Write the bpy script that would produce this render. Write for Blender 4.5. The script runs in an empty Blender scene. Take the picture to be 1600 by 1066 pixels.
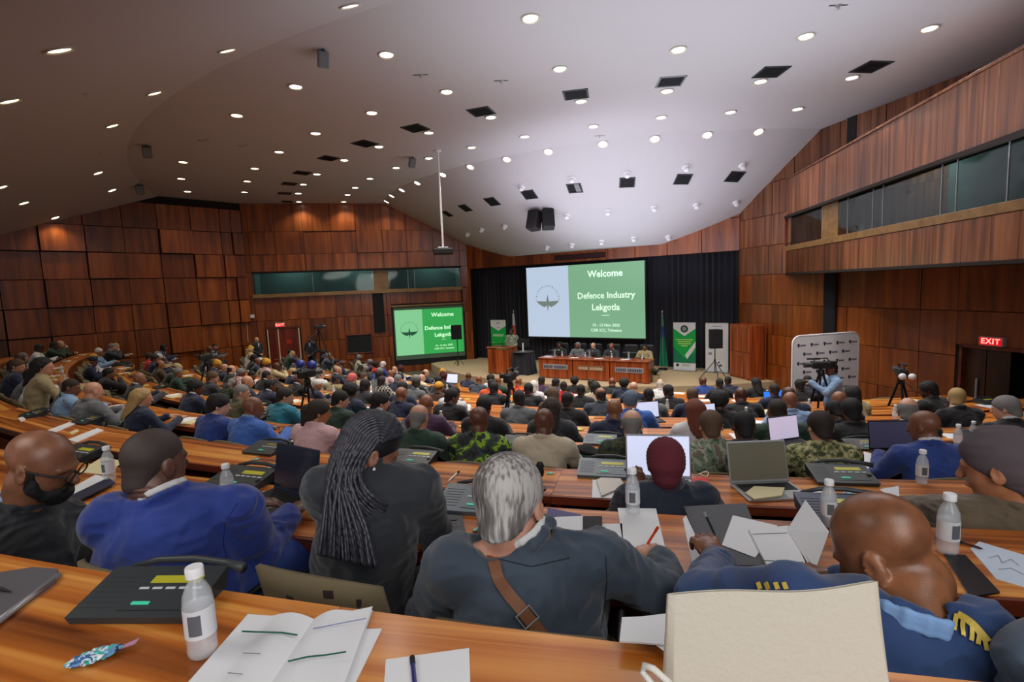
import bpy, math, random
import numpy as np
from mathutils import Vector, Matrix, Euler
random.seed(7)
rng = np.random.default_rng(7)
SC = bpy.context.scene
COL = SC.collection
PI = math.pi
CZ = 3.9                      # height of the lens above the lowest floor of the hall
F = 800.0                     # focal length in pixels of the 1600 px frame (18 mm)

# ------------------------------------------------------------------ camera
_d = np.array([320.0, 7667.0, F]); _d /= np.linalg.norm(_d)
_u = -_d
_y = np.array([0, 0, 1.0]) - _u[2] * _u; _y /= np.linalg.norm(_y)
_cv = lambda v: np.array([v[0], v[2], -v[1]])
_U, _Y = _cv(_u), _cv(_y)
R3 = np.array([np.cross(_Y, _U), _Y, _U])
cam_data = bpy.data.cameras.new('camera')
cam_data.lens = 18.0; cam_data.sensor_width = 36.0; cam_data.clip_start = 0.05; cam_data.clip_end = 200
cam = bpy.data.objects.new('camera', cam_data); COL.objects.link(cam)
_m = Matrix.Identity(4)
for _i in range(3):
    _m[_i][0] = R3[_i][0]; _m[_i][1] = R3[_i][2]; _m[_i][2] = -R3[_i][1]
_m[2][3] = CZ
cam.matrix_world = _m
SC.camera = cam

# ------------------------------------------------------------------ world, exposure, large lights
w = bpy.data.worlds.new('world'); SC.world = w; w.use_nodes = True
w.node_tree.nodes['Background'].inputs[0].default_value = (0.8, 0.85, 1, 1)
w.node_tree.nodes['Background'].inputs[1].default_value = 0.25
vs = SC.view_settings
SC.display_settings.display_device = 'sRGB'
vs.view_transform = 'Standard'; vs.look = 'None'; vs.gamma = 1.0; vs.use_curve_mapping = False
EXPOSURE = 0.0
vs.exposure = EXPOSURE
cy = SC.cycles
cy.max_bounces = 6; cy.diffuse_bounces = 3; cy.glossy_bounces = 3; cy.transmission_bounces = 6
cy.transparent_max_bounces = 8; cy.caustics_reflective = False; cy.caustics_refractive = False
cy.sample_clamp_indirect = 4.0

def area_light(name, loc, size, power, color, direction=(0, 0, -1), size_y=None, spread=PI):
    l = bpy.data.lights.new(name, 'AREA'); l.energy = power; l.color = color; l.spread = spread
    if size_y: l.shape = 'RECTANGLE'; l.size = size; l.size_y = size_y
    else: l.shape = 'DISK'; l.size = size
    o = bpy.data.objects.new(name, l); COL.objects.link(o)
    o.location = loc
    o.rotation_euler = Vector(direction).to_track_quat('-Z', 'Y').to_euler()
    return o
# added unseen fill discs that wash the ceiling and stage slope from mid-air, and a little general hall light; the downlights come with the ceiling
area_light('ceiling_wash_lamp', (3.2, 8.2, CZ + 1.6), 8.5, 250, (0.84, 0.9, 1.0), (0, 0, 1))
area_light('stage_wash_lamp', (3.4, 16.6, CZ + 1.15), 8, 280, (0.84, 0.86, 1.0), (0.2, 0.3, 1))
area_light('hall_lamp', (0.8, -3.6, CZ + 1.0), 3.4, 120, (1.0, 0.98, 0.96), (0, 1, -0.32))
area_light('hall_lamp', (1.2, -0.7, CZ + 1.75), 2.6, 75, (1.0, 0.98, 0.95), (0, 0.5, -1))
area_light('hall_lamp', (-3.6, 1.0, CZ + 1.8), 2.4, 60, (1.0, 0.95, 0.88), (0.1, 0.3, -1))
area_light('hall_lamp', (3.0, 5.0, CZ + 3.9), 5.0, 420, (1.0, 0.98, 0.95), (0, 0.1, -1))

# ------------------------------------------------------------------ pixel rays and the plan of the hall
def ray(x, y):
    return R3 @ np.array([(x - 800) / F, 1.0, -(y - 533) / F])
def at_z(x, y, z):            # z measured from the hall's lowest floor
    r = ray(x, y); t = (z - CZ) / r[2]
    return Vector((r[0] * t, r[1] * t, z))
def at_Y(x, y, Y):
    r = ray(x, y); t = Y / r[1]
    return Vector((r[0] * t, Y, r[2] * t + CZ))
def proj(p):
    q = R3.T @ np.array([p[0], p[1], p[2] - CZ])
    if q[1] < 0.05: return None
    return (800 + F * q[0] / q[1], 533 - F * q[2] / q[1])
CC = Vector((6.7, 28.0))      # centre of the curved rows
NROW = 11
ROW_Z = [CZ + v for v in (-.8, -1.13, -1.44, -1.66, -1.88, -2.1, -2.32, -2.54, -2.75, -2.95, -3.15)]
ROW_FAR = [27.7 - 1.4 * k for k in range(NROW)]
DESK_D = 0.53; DESK_H = 0.73
FLOOR_Z = [z - DESK_H for z in ROW_Z]
FLOOR_Z[-1] = 0.0; ROW_Z[-1] = DESK_H; 
def pol(R, a, z=0.0):
    return Vector((CC.x + R * math.sin(a), CC.y - R * math.cos(a), z))
def arc_px(R, px, z):         # angles where the arc of radius R crosses the pixel column px
    a = np.radians(np.linspace(-110, 60, 3400))
    P = np.stack([CC.x + R * np.sin(a), CC.y - R * np.cos(a), 0 * a + z - CZ], 1) @ R3
    ok = P[:, 1] > .25
    x = np.where(ok, 800 + F * P[:, 0] / np.where(ok, P[:, 1], 1), 1e9)
    out = []
    for j in range(1, len(a)):
        if ok[j] and ok[j-1] and (x[j] - px) * (x[j-1] - px) <= 0: out.append(float(a[j]))
    return out
def ceil_z(x, y):
    R = math.hypot(x - CC.x, y - CC.y)
    if R > 21.7: z = max(4.2 - 0.43 * (R - 21.7), 1.95)
    elif R < 12.9: z = max(4.2 - 0.514 * (12.9 - R), 1.45)
    else: z = 4.2
    return z + CZ
def at_ceiling(px, py):
    r = ray(px, py); lo = 0.5; prev = None
    t = 0.5
    while t < 40:
        p = r * t
        if p[2] + CZ > ceil_z(p[0], p[1]):
            return Vector((p[0], p[1], p[2] + CZ))
        t += 0.01
    return None

# ------------------------------------------------------------------ naming helpers
LABELS = {}
def tag(o, label=None, cat=None, group=None, kind=None):
    if label:
        n = len(label.split())
        if n > 16 or n < 4: print('LABEL LENGTH', n, label)
        if label in LABELS: print('DUP LABEL', label)
        LABELS[label] = 1
        o['label'] = label
    if cat: o['category'] = cat
    if group: o['group'] = group
    if kind: o['kind'] = kind
    return o
def empty(name, loc=(0, 0, 0), rz=0.0, label=None, cat=None, group=None, kind=None, parent=None, rot=None, scale=None):
    o = bpy.data.objects.new(name, None); COL.objects.link(o)
    o.empty_display_size = 0.1
    o.location = loc
    o.rotation_euler = rot if rot is not None else (0, 0, rz)
    if scale: o.scale = (scale,) * 3 if not hasattr(scale, '__len__') else scale
    if parent: o.parent = parent
    return tag(o, label, cat, group, kind)
def link(name, mesh, parent=None, mat=None, loc=None, rot=None, scale=None):
    o = bpy.data.objects.new(name, mesh); COL.objects.link(o)
    if parent: o.parent = parent
    if mat is not None:
        if len(mesh.materials) == 0: mesh.materials.append(None)
        o.material_slots[0].link = 'OBJECT'; o.material_slots[0].material = mat
    if loc is not None: o.location = loc
    if rot is not None: o.rotation_euler = rot
    if scale is not None: o.scale = (scale,) * 3 if not hasattr(scale, '__len__') else scale
    return o
ORD = ['zeroth', 'first', 'second', 'third', 'fourth', 'fifth', 'sixth', 'seventh', 'eighth', 'ninth', 'tenth', 'eleventh', 'twelfth',
       'thirteenth', 'fourteenth', 'fifteenth', 'sixteenth', 'seventeenth', 'eighteenth', 'nineteenth', 'twentieth']
def ordn(n):
    if n <= 20: return ORD[n]
    t = {2: 'twenty', 3: 'thirty', 4: 'forty', 5: 'fifty'}[n // 10]
    return t + '-' + ORD[n % 10] if n % 10 else {30: 'thirtieth', 40: 'fortieth', 50: 'fiftieth'}.get(n, str(n))

# ------------------------------------------------------------------ mesh builder
class MB:
    def __init__(s): s.v = []; s.f = []; s.m = []
    def add(s, verts, faces, mi=0, M=None):
        b = len(s.v)
        inv = M is not None and M.determinant() < 0
        for v in verts:
            v = Vector(v)
            if M is not None: v = M @ v
            s.v.append(v)
        for f in faces: s.f.append([i + b for i in (tuple(f)[::-1] if inv else f)]); s.m.append(mi)
        return s
    def box(s, lo, hi, mi=0, M=None):
        x0, y0, z0 = lo; x1, y1, z1 = hi
        return s.add([(x0, y0, z0), (x1, y0, z0), (x1, y1, z0), (x0, y1, z0), (x0, y0, z1), (x1, y0, z1), (x1, y1, z1), (x0, y1, z1)],
                     [(0, 3, 2, 1), (4, 5, 6, 7), (0, 1, 5, 4), (1, 2, 6, 5), (2, 3, 7, 6), (3, 0, 4, 7)], mi, M)
    def bbox(s, lo, hi, b=0.01, mi=0, M=None):      # box with chamfered edges
        lo = Vector(lo); hi = Vector(hi); c = (lo + hi) / 2; h = (hi - lo) / 2
        b = min(b, h.x * .9, h.y * .9, h.z * .9)
        vs_ = []; idx = {}
        for sx in (-1, 1):
            for sy in (-1, 1):
                for sz in (-1, 1):
                    for ax in range(3):
                        p = [sx * (h.x - b), sy * (h.y - b), sz * (h.z - b)]
                        p[ax] += (sx, sy, sz)[ax] * b
                        idx[(sx, sy, sz, ax)] = len(vs_); vs_.append(c + Vector(p))
        fs = []
        for ax in range(3):
            o = [a for a in range(3) if a != ax]
            for sgn in (-1, 1):
                q = []
                for (a, b2) in ((-1, -1), (1, -1), (1, 1), (-1, 1)):
                    k = [0, 0, 0]; k[ax] = sgn; k[o[0]] = a; k[o[1]] = b2
                    q.append(idx[(k[0], k[1], k[2], ax)])
                fs.append(q if (sgn > 0) == (ax != 1) else q[::-1])
        for ax in range(3):
            o = [a for a in range(3) if a != ax]
            for a in (-1, 1):
                for b2 in (-1, 1):
                    k1 = [0, 0, 0]; k1[ax] = -1; k1[o[0]] = a; k1[o[1]] = b2
                    k2 = list(k1); k2[ax] = 1
                    q = [idx[(*k1, o[0])], idx[(*k2, o[0])], idx[(*k2, o[1])], idx[(*k1, o[1])]]
                    fs.append(q)
        for sx in (-1, 1):
            for sy in (-1, 1):
                for sz in (-1, 1):
                    fs.append([idx[(sx, sy, sz, 0)], idx[(sx, sy, sz, 1)], idx[(sx, sy, sz, 2)]])
        # orient outward
        out = []
        for f in fs:
            p = [vs_[i] for i in f]; n = (p[1] - p[0]).cross(p[2] - p[0]); m = sum(p, Vector()) / len(p) - c
            out.append(f if n.dot(m) >= 0 else f[::-1])
        return s.add(vs_, out, mi, M)
    def lathe(s, prof, n=16, mi=0, M=None, cap=True):
        vs_ = []; fs = []
        for r, z in prof:
            for i in range(n):
                a = 2 * PI * i / n; vs_.append((r * math.cos(a), r * math.sin(a), z))
        for j in range(len(prof) - 1):
            for i in range(n):
                fs.append((j * n + i, j * n + (i + 1) % n, (j + 1) * n + (i + 1) % n, (j + 1) * n + i))
        if cap:
            fs.append(tuple(range(n))[::-1]); fs.append(tuple((len(prof) - 1) * n + i for i in range(n)))
        return s.add(vs_, fs, mi, M)
    def tube(s, pts, r, n=8, mi=0, M=None, closed=False):
        pts = [Vector(p) for p in pts]; m = len(pts)
        rs = r if hasattr(r, '__len__') else [r] * m
        vs_ = []; fs = []; up = None
        for i in range(m):
            if closed: t = pts[(i + 1) % m] - pts[i - 1]
            else: t = pts[min(i + 1, m - 1)] - pts[max(i - 1, 0)]
            t = t.normalized() if t.length > 1e-9 else Vector((0, 0, 1))
            if up is None:
                up = Vector((0, 0, 1)) if abs(t.z) < .9 else Vector((1, 0, 0))
            x = up.cross(t)
            if x.length < 1e-6: x = Vector((1, 0, 0)).cross(t)
            x.normalize(); up = t.cross(x)
            for k in range(n):
                a = 2 * PI * k / n
                vs_.append(pts[i] + (x * math.cos(a) + up * math.sin(a)) * rs[i])
        mm = m if closed else m - 1
        for i in range(mm):
            j = (i + 1) % m
            for k in range(n):
                fs.append((i * n + k, i * n + (k + 1) % n, j * n + (k + 1) % n, j * n + k))
        if not closed:
            fs.append(tuple(range(n))[::-1]); fs.append(tuple((m - 1) * n + k for k in range(n)))
        return s.add(vs_, fs, mi, M)
    def cyl(s, a, b, r, n=12, mi=0, M=None, r2=None):
        return s.tube([a, b], [r, r2 if r2 is not None else r], n, mi, M)
    def grid(s, fn, nu, nv, mi=0, M=None, flip=False):
        vs_ = [fn(i / nu, j / nv) for j in range(nv + 1) for i in range(nu + 1)]
        fs = []
        for j in range(nv):
            for i in range(nu):
                a = j * (nu + 1) + i
                q = (a, a + 1, a + nu + 2, a + nu + 1)
                fs.append(q[::-1] if flip else q)
        return s.add(vs_, fs, mi, M)
    def prism(s, poly, z0, z1, mi=0, M=None):       # poly: list of (x, y) counter-clockwise
        n = len(poly)
        vs_ = [(x, y, z0) for x, y in poly] + [(x, y, z1) for x, y in poly]
        fs = [tuple(range(n))[::-1], tuple(range(n, 2 * n))]
        for i in range(n): fs.append((i, (i + 1) % n, n + (i + 1) % n, n + i))
        return s.add(vs_, fs, mi, M)
    def mesh(s, name, mats=None, smooth=False, uv=None):
        me = bpy.data.meshes.new(name)
        me.from_pydata([tuple(v) for v in s.v], [], s.f)
        for m in (mats or []): me.materials.append(m)
        if mats and len(mats) > 1: me.polygons.foreach_set('material_index', s.m)
        if smooth == 'auto' or smooth is True:
            me.polygons.foreach_set('use_smooth', [True] * len(me.polygons))
            if smooth == 'auto':
                try: me.set_sharp_from_angle(angle=math.radians(35))
                except Exception: pass
        me.update()
        return me
    def build(s, name, mat, parent=None, smooth=False, **k):
        mats = mat if isinstance(mat, (list, tuple)) else [mat]
        return link(name, s.mesh(name, mats, smooth), parent, **k)

# ------------------------------------------------------------------ materials
def srgb(r, g, b):
    f = lambda c: (c / 255 / 12.92) if c / 255 <= .04045 else ((c / 255 + .055) / 1.055) ** 2.4
    return (f(r), f(g), f(b), 1)
MATS = {}
def newmat(name):
    m = bpy.data.materials.new(name); m.use_nodes = True
    return m, m.node_tree.nodes, m.node_tree.links, m.node_tree.nodes['Principled BSDF']
def plain(name, col, rough=.6, metal=0.0, spec=None, sheen=0, emit=None, es=0, coat=0, bump=0, bscale=200):
    if name in MATS: return MATS[name]
    m, N, L, B = newmat(name)
    B.inputs['Base Color'].default_value = col if len(col) == 4 else srgb(*col)
    B.inputs['Roughness'].default_value = rough; B.inputs['Metallic'].default_value = metal
    if spec is not None: B.inputs['Specular IOR Level'].default_value = spec
    if sheen: B.inputs['Sheen Weight'].default_value = sheen
    if coat: B.inputs['Coat Weight'].default_value = coat; B.inputs['Coat Roughness'].default_value = .1
    if emit: B.inputs['Emission Color'].default_value = emit if len(emit) == 4 else srgb(*emit); B.inputs['Emission Strength'].default_value = es
    if bump:
        t = N.new('ShaderNodeTexNoise'); t.inputs['Scale'].default_value = bscale
        c = N.new('ShaderNodeTexCoord'); L.new(c.outputs['Object'], t.inputs['Vector'])
        b = N.new('ShaderNodeBump'); b.inputs['Strength'].default_value = bump; b.inputs['Distance'].default_value = .003
        L.new(t.outputs[0], b.inputs['Height']); L.new(b.outputs[0], B.inputs['Normal'])
    MATS[name] = m
    return m
def ramp(N, stops, interp='LINEAR'):
    r = N.new('ShaderNodeValToRGB'); cr = r.color_ramp; cr.interpolation = interp
    while len(cr.elements) > 1: cr.elements.remove(cr.elements[-1])
    cr.elements[0].position = stops[0][0]; cr.elements[0].color = stops[0][1]
    for p, c in stops[1:]:
        e = cr.elements.new(p); e.color = c
    return r
def wood(name, dark, mid, light, grain_axis='Z', scale=1.0, rough=.32, coat=.3, fine=9.0, rnd=.25, contrast=(.3, .7)):
    m, N, L, B = newmat(name)
    tc = N.new('ShaderNodeTexCoord'); mp = N.new('ShaderNodeMapping')
    info = N.new('ShaderNodeObjectInfo')
    sc = {'Z': (fine, fine, .35), 'X': (.35, fine, fine), 'Y': (fine, .35, fine)}[grain_axis]
    mp.inputs['Scale'].default_value = [c * scale for c in sc]
    add = N.new('ShaderNodeVectorMath'); add.operation = 'ADD'
    mul = N.new('ShaderNodeMath'); mul.operation = 'MULTIPLY'; mul.inputs[1].default_value = 37.0
    L.new(info.outputs['Random'], mul.inputs[0])
    L.new(tc.outputs['Object'], mp.inputs['Vector']); L.new(mp.outputs[0], add.inputs[0]); L.new(mul.outputs[0], add.inputs[1])
    n1 = N.new('ShaderNodeTexNoise'); n1.inputs['Scale'].default_value = 1.0; n1.inputs['Detail'].default_value = 5; n1.inputs['Distortion'].default_value = .6
    L.new(add.outputs[0], n1.inputs['Vector'])
    r = ramp(N, [(contrast[0], srgb(*dark)), (.5, srgb(*mid)), (contrast[1], srgb(*light))])
    L.new(n1.outputs[0], r.inputs[0])
    hs = N.new('ShaderNodeHueSaturation')
    mr = N.new('ShaderNodeMapRange'); mr.inputs[3].default_value = 1 - rnd; mr.inputs[4].default_value = 1 + rnd
    L.new(info.outputs['Random'], mr.inputs[0]); L.new(mr.outputs[0], hs.inputs['Value'])
    L.new(r.outputs[0], hs.inputs['Color']); L.new(hs.outputs[0], B.inputs['Base Color'])
    B.inputs['Roughness'].default_value = rough
    B.inputs['Coat Weight'].default_value = coat; B.inputs['Coat Roughness'].default_value = .18
    MATS[name] = m
    return m
M_PANEL = wood('wall_panel_wood', (74, 30, 6), (130, 62, 16), (162, 88, 30), 'Z', fine=5, rough=.36, coat=.35, contrast=(.22, .8))
M_PANEL_R = wood('gallery_panel_wood', (70, 38, 22), (118, 68, 40), (152, 98, 62), 'Z', fine=9, rough=.36, coat=.3, contrast=(.3, .75))
M_DESK = wood('desk_wood', (104, 48, 12), (184, 102, 34), (226, 156, 74), 'X', fine=12, rough=.33, coat=.25, rnd=.08, contrast=(.34, .66))
M_EDGE = wood('desk_edge_wood', (60, 20, 10), (104, 40, 20), (130, 58, 28), 'X', fine=9, rough=.4, coat=.3, rnd=.12)
M_FRONT = wood('desk_front_wood', (92, 40, 14), (140, 70, 28), (176, 98, 44), 'Z', fine=7, rough=.42, coat=.2, rnd=.12)
M_STAGEWOOD = wood('stage_furniture_wood', (90, 34, 12), (150, 66, 26), (180, 92, 40), 'Z', fine=8, rough=.35, coat=.35, rnd=.05)
M_BACKING = plain('dark_joint', (26, 13, 8), .9)
M_BLACK = plain('black_matte', (14, 14, 15), .7)
M_BLACKMETAL = plain('black_metal', (18, 18, 20), .4, .2)
M_DARKGREY = plain('dark_grey_plastic', (48, 52, 56), .45)
M_GREY = plain('grey_plastic', (128, 132, 136), .5)
M_SILVER = plain('silver_metal', (176, 178, 182), .35, .6)
M_CEIL = plain('ceiling_plaster', (186, 184, 188), .92, bump=.15, bscale=60)
M_CARPET = plain('hall_carpet', (92, 84, 70), .95, bump=.6, bscale=400)
M_STAGECARPET = plain('stage_carpet', (178, 156, 122), .95, bump=.5, bscale=300)
M_WHITE = plain('white_paint', (225, 225, 228), .5)
M_CURTAIN = plain('black_curtain', (20, 22, 34), .9, sheen=.15)
M_TRIMWOOD = wood('pale_sill_wood', (104, 74, 40), (136, 102, 58), (156, 120, 74), 'X', fine=5, rough=.45, coat=.1, rnd=.03, contrast=(.2, .8))

# ------------------------------------------------------------------ floor: terraces concentric with the rows
def ring(mb, R0, R1, a0, a1, z0, z1, n=60, mi=0):
    """annular block R0..R1, top at z1, bottom z0"""
    for i in range(n):
        a = a0 + (a1 - a0) * i / n; b = a0 + (a1 - a0) * (i + 1) / n
        p = [pol(R0, a, z0), pol(R1, a, z0), pol(R1, b, z0), pol(R0, b, z0), pol(R0, a, z1), pol(R1, a, z1), pol(R1, b, z1), pol(R0, b, z1)]
        mb.add(p, [(4, 5, 6, 7), (0, 4, 7, 3), (1, 2, 6, 5)], mi)
    return mb
A0, A1 = math.radians(-100), math.radians(56)
fl = MB()
ring(fl, 0.5, ROW_FAR[NROW - 1] + 1.35, math.radians(-179), math.radians(179), -.05, 0.0, 90)
for k in range(NROW - 1):
    R0 = ROW_FAR[k] - 0.05
    R1 = ROW_FAR[k - 1] - .05 if k else 32
    ring(fl, R0, R1, A0, A1, 0, FLOOR_Z[k], 70)
tag(fl.build('floor', M_CARPET), kind='structure')

# ------------------------------------------------------------------ ceiling: flat ring, sloping back ring, cone over the stage
ce = MB()
def ce_pt(R, a):
    p = pol(R, a); p.z = ceil_z(p.x, p.y); return p
radii = [4.5, 7.55, 8.9, 10.2, 11.5, 12.9, 15, 18, 21.7, 24, 26, 29, 33]
NA = 96
for j in range(len(radii) - 1):
    for i in range(NA):
        a = 2 * PI * i / NA; b = 2 * PI * (i + 1) / NA
        R0, R1 = radii[j], radii[j + 1]
        q = [ce_pt(R0, a), ce_pt(R1, a), ce_pt(R1, b), ce_pt(R0, b)]
        ce.add(q, [(0, 3, 2, 1)])
        q2 = [v + Vector((0, 0, .15)) for v in q]
        ce.add(q2, [(0, 1, 2, 3)])
tag(ce.build('ceiling', M_CEIL), kind='structure')

# ------------------------------------------------------------------ walls
SL = Vector((-2.06, 25.75)); SR = Vector((8.45, 18.9))       # left and right ends of the stage wall
SD = (SR - SL).normalized(); SN = Vector((-SD.y, SD.x)) * -1  # towards the audience
if SN.y > 0: SN = -SN
WL = Vector((-11.8, 23.2))                                    # corner of the two left walls
WA = Vector((-18.2, 15.8))
RWD = Vector((.208, -.978)).normalized()                      # right wall runs back from the stage
GWD = Vector((-.17, -.985)).normalized()                      # gallery box runs back
RG = SR + RWD * 2.3
def wall_px(P0, D, px, z=CZ):      # distance along the wall line where pixel column px meets it (at eye height)
    s0, s1 = -3, 60
    best = None
    for i in range(4000):
        s = s0 + (s1 - s0) * i / 4000
        p = P0 + D * s
        q = proj((p.x, p.y, z))
        if q is None: continue
        if best is None or abs(q[0] - px) < best[0]: best = (abs(q[0] - px), s)
    return best[1]
class Wall:
    def __init__(s, name, P0, P1, z0, z1, inward, thick=.25, mat=None, kind='structure'):
        s.P0, s.P1 = P0, P1; s.D = (P1 - P0).normalized(); s.len = (P1 - P0).length
        n = Vector((-s.D.y, s.D.x))
        if n.dot(inward) < 0: n = -n
        s.n = n; s.name = name
        # local frame: x along the wall, y inward, z up
        s.flip = (s.D.x * n.y - s.D.y * n.x) < 0
        s.obj = empty(name, (P0.x, P0.y, 0), kind=kind)
        s.M = Matrix(((s.D.x, n.x, 0, 0), (s.D.y, n.y, 0, 0), (0, 0, 1, 0), (0, 0, 0, 1)))
        s.holes = []
        s.z0, s.z1, s.thick = z0, z1, thick
    def backing(s, rects, mat=None):
        mb = MB()
        for (x0, x1, z0, z1) in rects:
            mb.box((x0, -s.thick, z0), (x1, -.03, z1), 0, s.M)
        mb.build('backing', mat or M_BACKING, s.obj)
    def panel(s, x0, x1, z0, z1, out=0.0, mat=None, gap=.012, name='panel', th=.03, bev=.004):
        mb = MB(); w_, h_ = x1 - x0 - 2 * gap, z1 - z0 - 2 * gap
        mb.bbox((-w_ / 2, -th, -h_ / 2), (w_ / 2, out, h_ / 2), bev)
        me = mb.mesh(name, [mat or M_PANEL])
        o = link(name, me, s.obj)
        c = s.M @ Vector(((x0 + x1) / 2, 0, (z0 + z1) / 2))
        M = s.M.copy(); M.translation = c
        if s.flip:   # mirrored frame: bake into the mesh so that the object keeps positive scale
            me.transform(Matrix.Diagonal((-1, 1, 1, 1)))
            M2 = M @ Matrix.Diagonal((-1, 1, 1, 1)); me.flip_normals()
            o.matrix_local = M2
        else: o.matrix_local = M
        return o
    def box(s, name, lo, hi, mat, parent=None, b=.006):
        mb = MB(); mb.bbox(lo, hi, b, 0, s.M); o = mb.build(name, mat, parent or s.obj)
        return o
    def at(s, x, y, z): return s.M @ Vector((x, y, z)) + Vector((s.P0.x, s.P0.y, 0))
    def rz(s): return math.atan2(s.n.y, s.n.x) - PI / 2   # rotation so local +Y = inward normal

AUD = Vector((-.548, -.837))
ZROWS = [CZ + v for v in (-3.9, -3.13, -2.1, -1.05, -.05, .95, 1.93, 2.9, 3.9)]
# ================================================================== walls in detail
GLASS = plain('booth_glass', (190, 214, 208), .04)
_b = GLASS.node_tree.nodes['Principled BSDF']
_b.inputs['Transmission Weight'].default_value = 1.0; _b.inputs['IOR'].default_value = 1.3
_b.inputs['Base Color'].default_value = srgb(196, 220, 212)
M_BOOTHBACK = plain('booth_back_wall', (112, 138, 134), .6)

def panel_grid(W, xs, zs, skip=None, mat=None, merge=None, jitter=.05, zmax=None, th=.05):
    """one panel object per cell; skip(xm, zm) leaves a hole"""
    r = random.Random(sum(map(ord, W.name)))
    for j in range(len(zs) - 1):
        for i in range(len(xs) - 1):
            xm, zm = (xs[i] + xs[i + 1]) / 2, (zs[j] + zs[j + 1]) / 2
            if skip and skip(xm, zm): continue
            p = W.at(xm, 0, 0)
            if zs[j] > ceil_z(p.x, p.y) + .15: continue
            out = r.choice([0, 0, .02, jitter, jitter * 1.6]) if jitter else 0
            W.panel(xs[i], xs[i + 1], zs[j], zs[j + 1], out, mat, gap=.012 if out < .03 else .02, th=th)

# ---- far left wall of proud and flush square panels
WLF = Wall('wall_left', WL, WA, 0, 8.4, Vector((.7, -.7)))
xs = [0, .45] + [wall_px(WL, WLF.D, p) for p in (355, 310, 259, 205, 145, 74, 4)]
xs = sorted(set(round(x, 3) for x in xs))
xs += [xs[-1] + 1.25, xs[-1] + 2.5, xs[-1] + 3.75]
WLF.len = xs[-1]
WLF.backing([(-.1, xs[-1], 0, 8.6)])
panel_grid(WLF, xs, ZROWS, jitter=.11, th=.02)

# ---- left side wall with the interpreters' booth, the projection screen and the door
WLS = Wall('wall_left_side', WL, SL, 0, 8.4, Vector((.3, -1)))
L = WLS.len
px2 = lambda p: wall_px(WL, WLS.D, p)
def zpx(W, px, py):           # height on wall W under pixel (px, py)
    s = wall_px(W.P0, W.D, px); p = W.P0 + W.D * s
    r = ray(px, py); return CZ + r[2] * (p.y / r[1])
bx0, bx1 = px2(398), px2(719.5)
bz0, bz1 = CZ + .16, CZ + 1.12
cx = [0, px2(397), px2(437), px2(481), px2(524), px2(563), px2(603), px2(640), px2(680), px2(720), L]
drx0, drx1 = px2(414), px2(462)
drz1 = zpx(WLS, 438, 514)
scx0, scx1 = px2(613), px2(721); scz0, scz1 = zpx(WLS, 665, 553), zpx(WLS, 665, 483)
vbx0, vbx1 = px2(537), px2(575); vbz0, vbz1 = zpx(WLS, 556, 551), zpx(WLS, 556, 524)
def skip_ls(x, z):
    if bx0 - .1 < x < bx1 + .1 and bz0 - .1 < z < bz1 + .1: return True
    return False
zs = [0, CZ - 3.1, CZ - 2.1, CZ - 1.05, bz0 - .06, bz1 + .05, CZ + 1.93, CZ + 2.95, CZ + 4.3]
WLS.backing([(-.1, bx0, 0, 8.4), (bx1, L, 0, 8.4), (bx0, bx1, 0, bz0), (bx0, bx1, bz1, 8.4)])
def minus(rects, hole, m=.06):
    out = []; h0, h1, k0, k1 = hole
    for a, b, c, d in rects:
        if b <= h0 or a >= h1 or d <= k0 or c >= k1: out.append((a, b, c, d)); continue
        for r_ in ((a, h0, c, d), (h1, b, c, d), (max(a, h0), min(b, h1), c, k0), (max(a, h0), min(b, h1), k1, d)):
            if r_[1] - r_[0] > m and r_[3] - r_[2] > m: out.append(r_)
    return out
for j in range(len(zs) - 1):
    for i in range(len(cx) - 1):
        rs = [(cx[i], cx[i + 1], zs[j], zs[j + 1])]
        if skip_ls((cx[i] + cx[i + 1]) / 2, (zs[j] + zs[j + 1]) / 2): continue
        for h in ((drx0 - .1, drx1 + .1, -1, drz1 + .08), (scx0 - .1, scx1 + .02, scz0 - .5, scz1 + .3), (vbx0 - .06, vbx1 + .06, vbz0 - .06, vbz1 + .06)): rs = minus(rs, h)
        for (a, b, c, d) in rs:
            WLS.panel(a, b, c, d, random.choice([0, 0, 0, .03]) if not (i == 5 and j == 6) else .09, gap=.008, th=.04)
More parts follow.
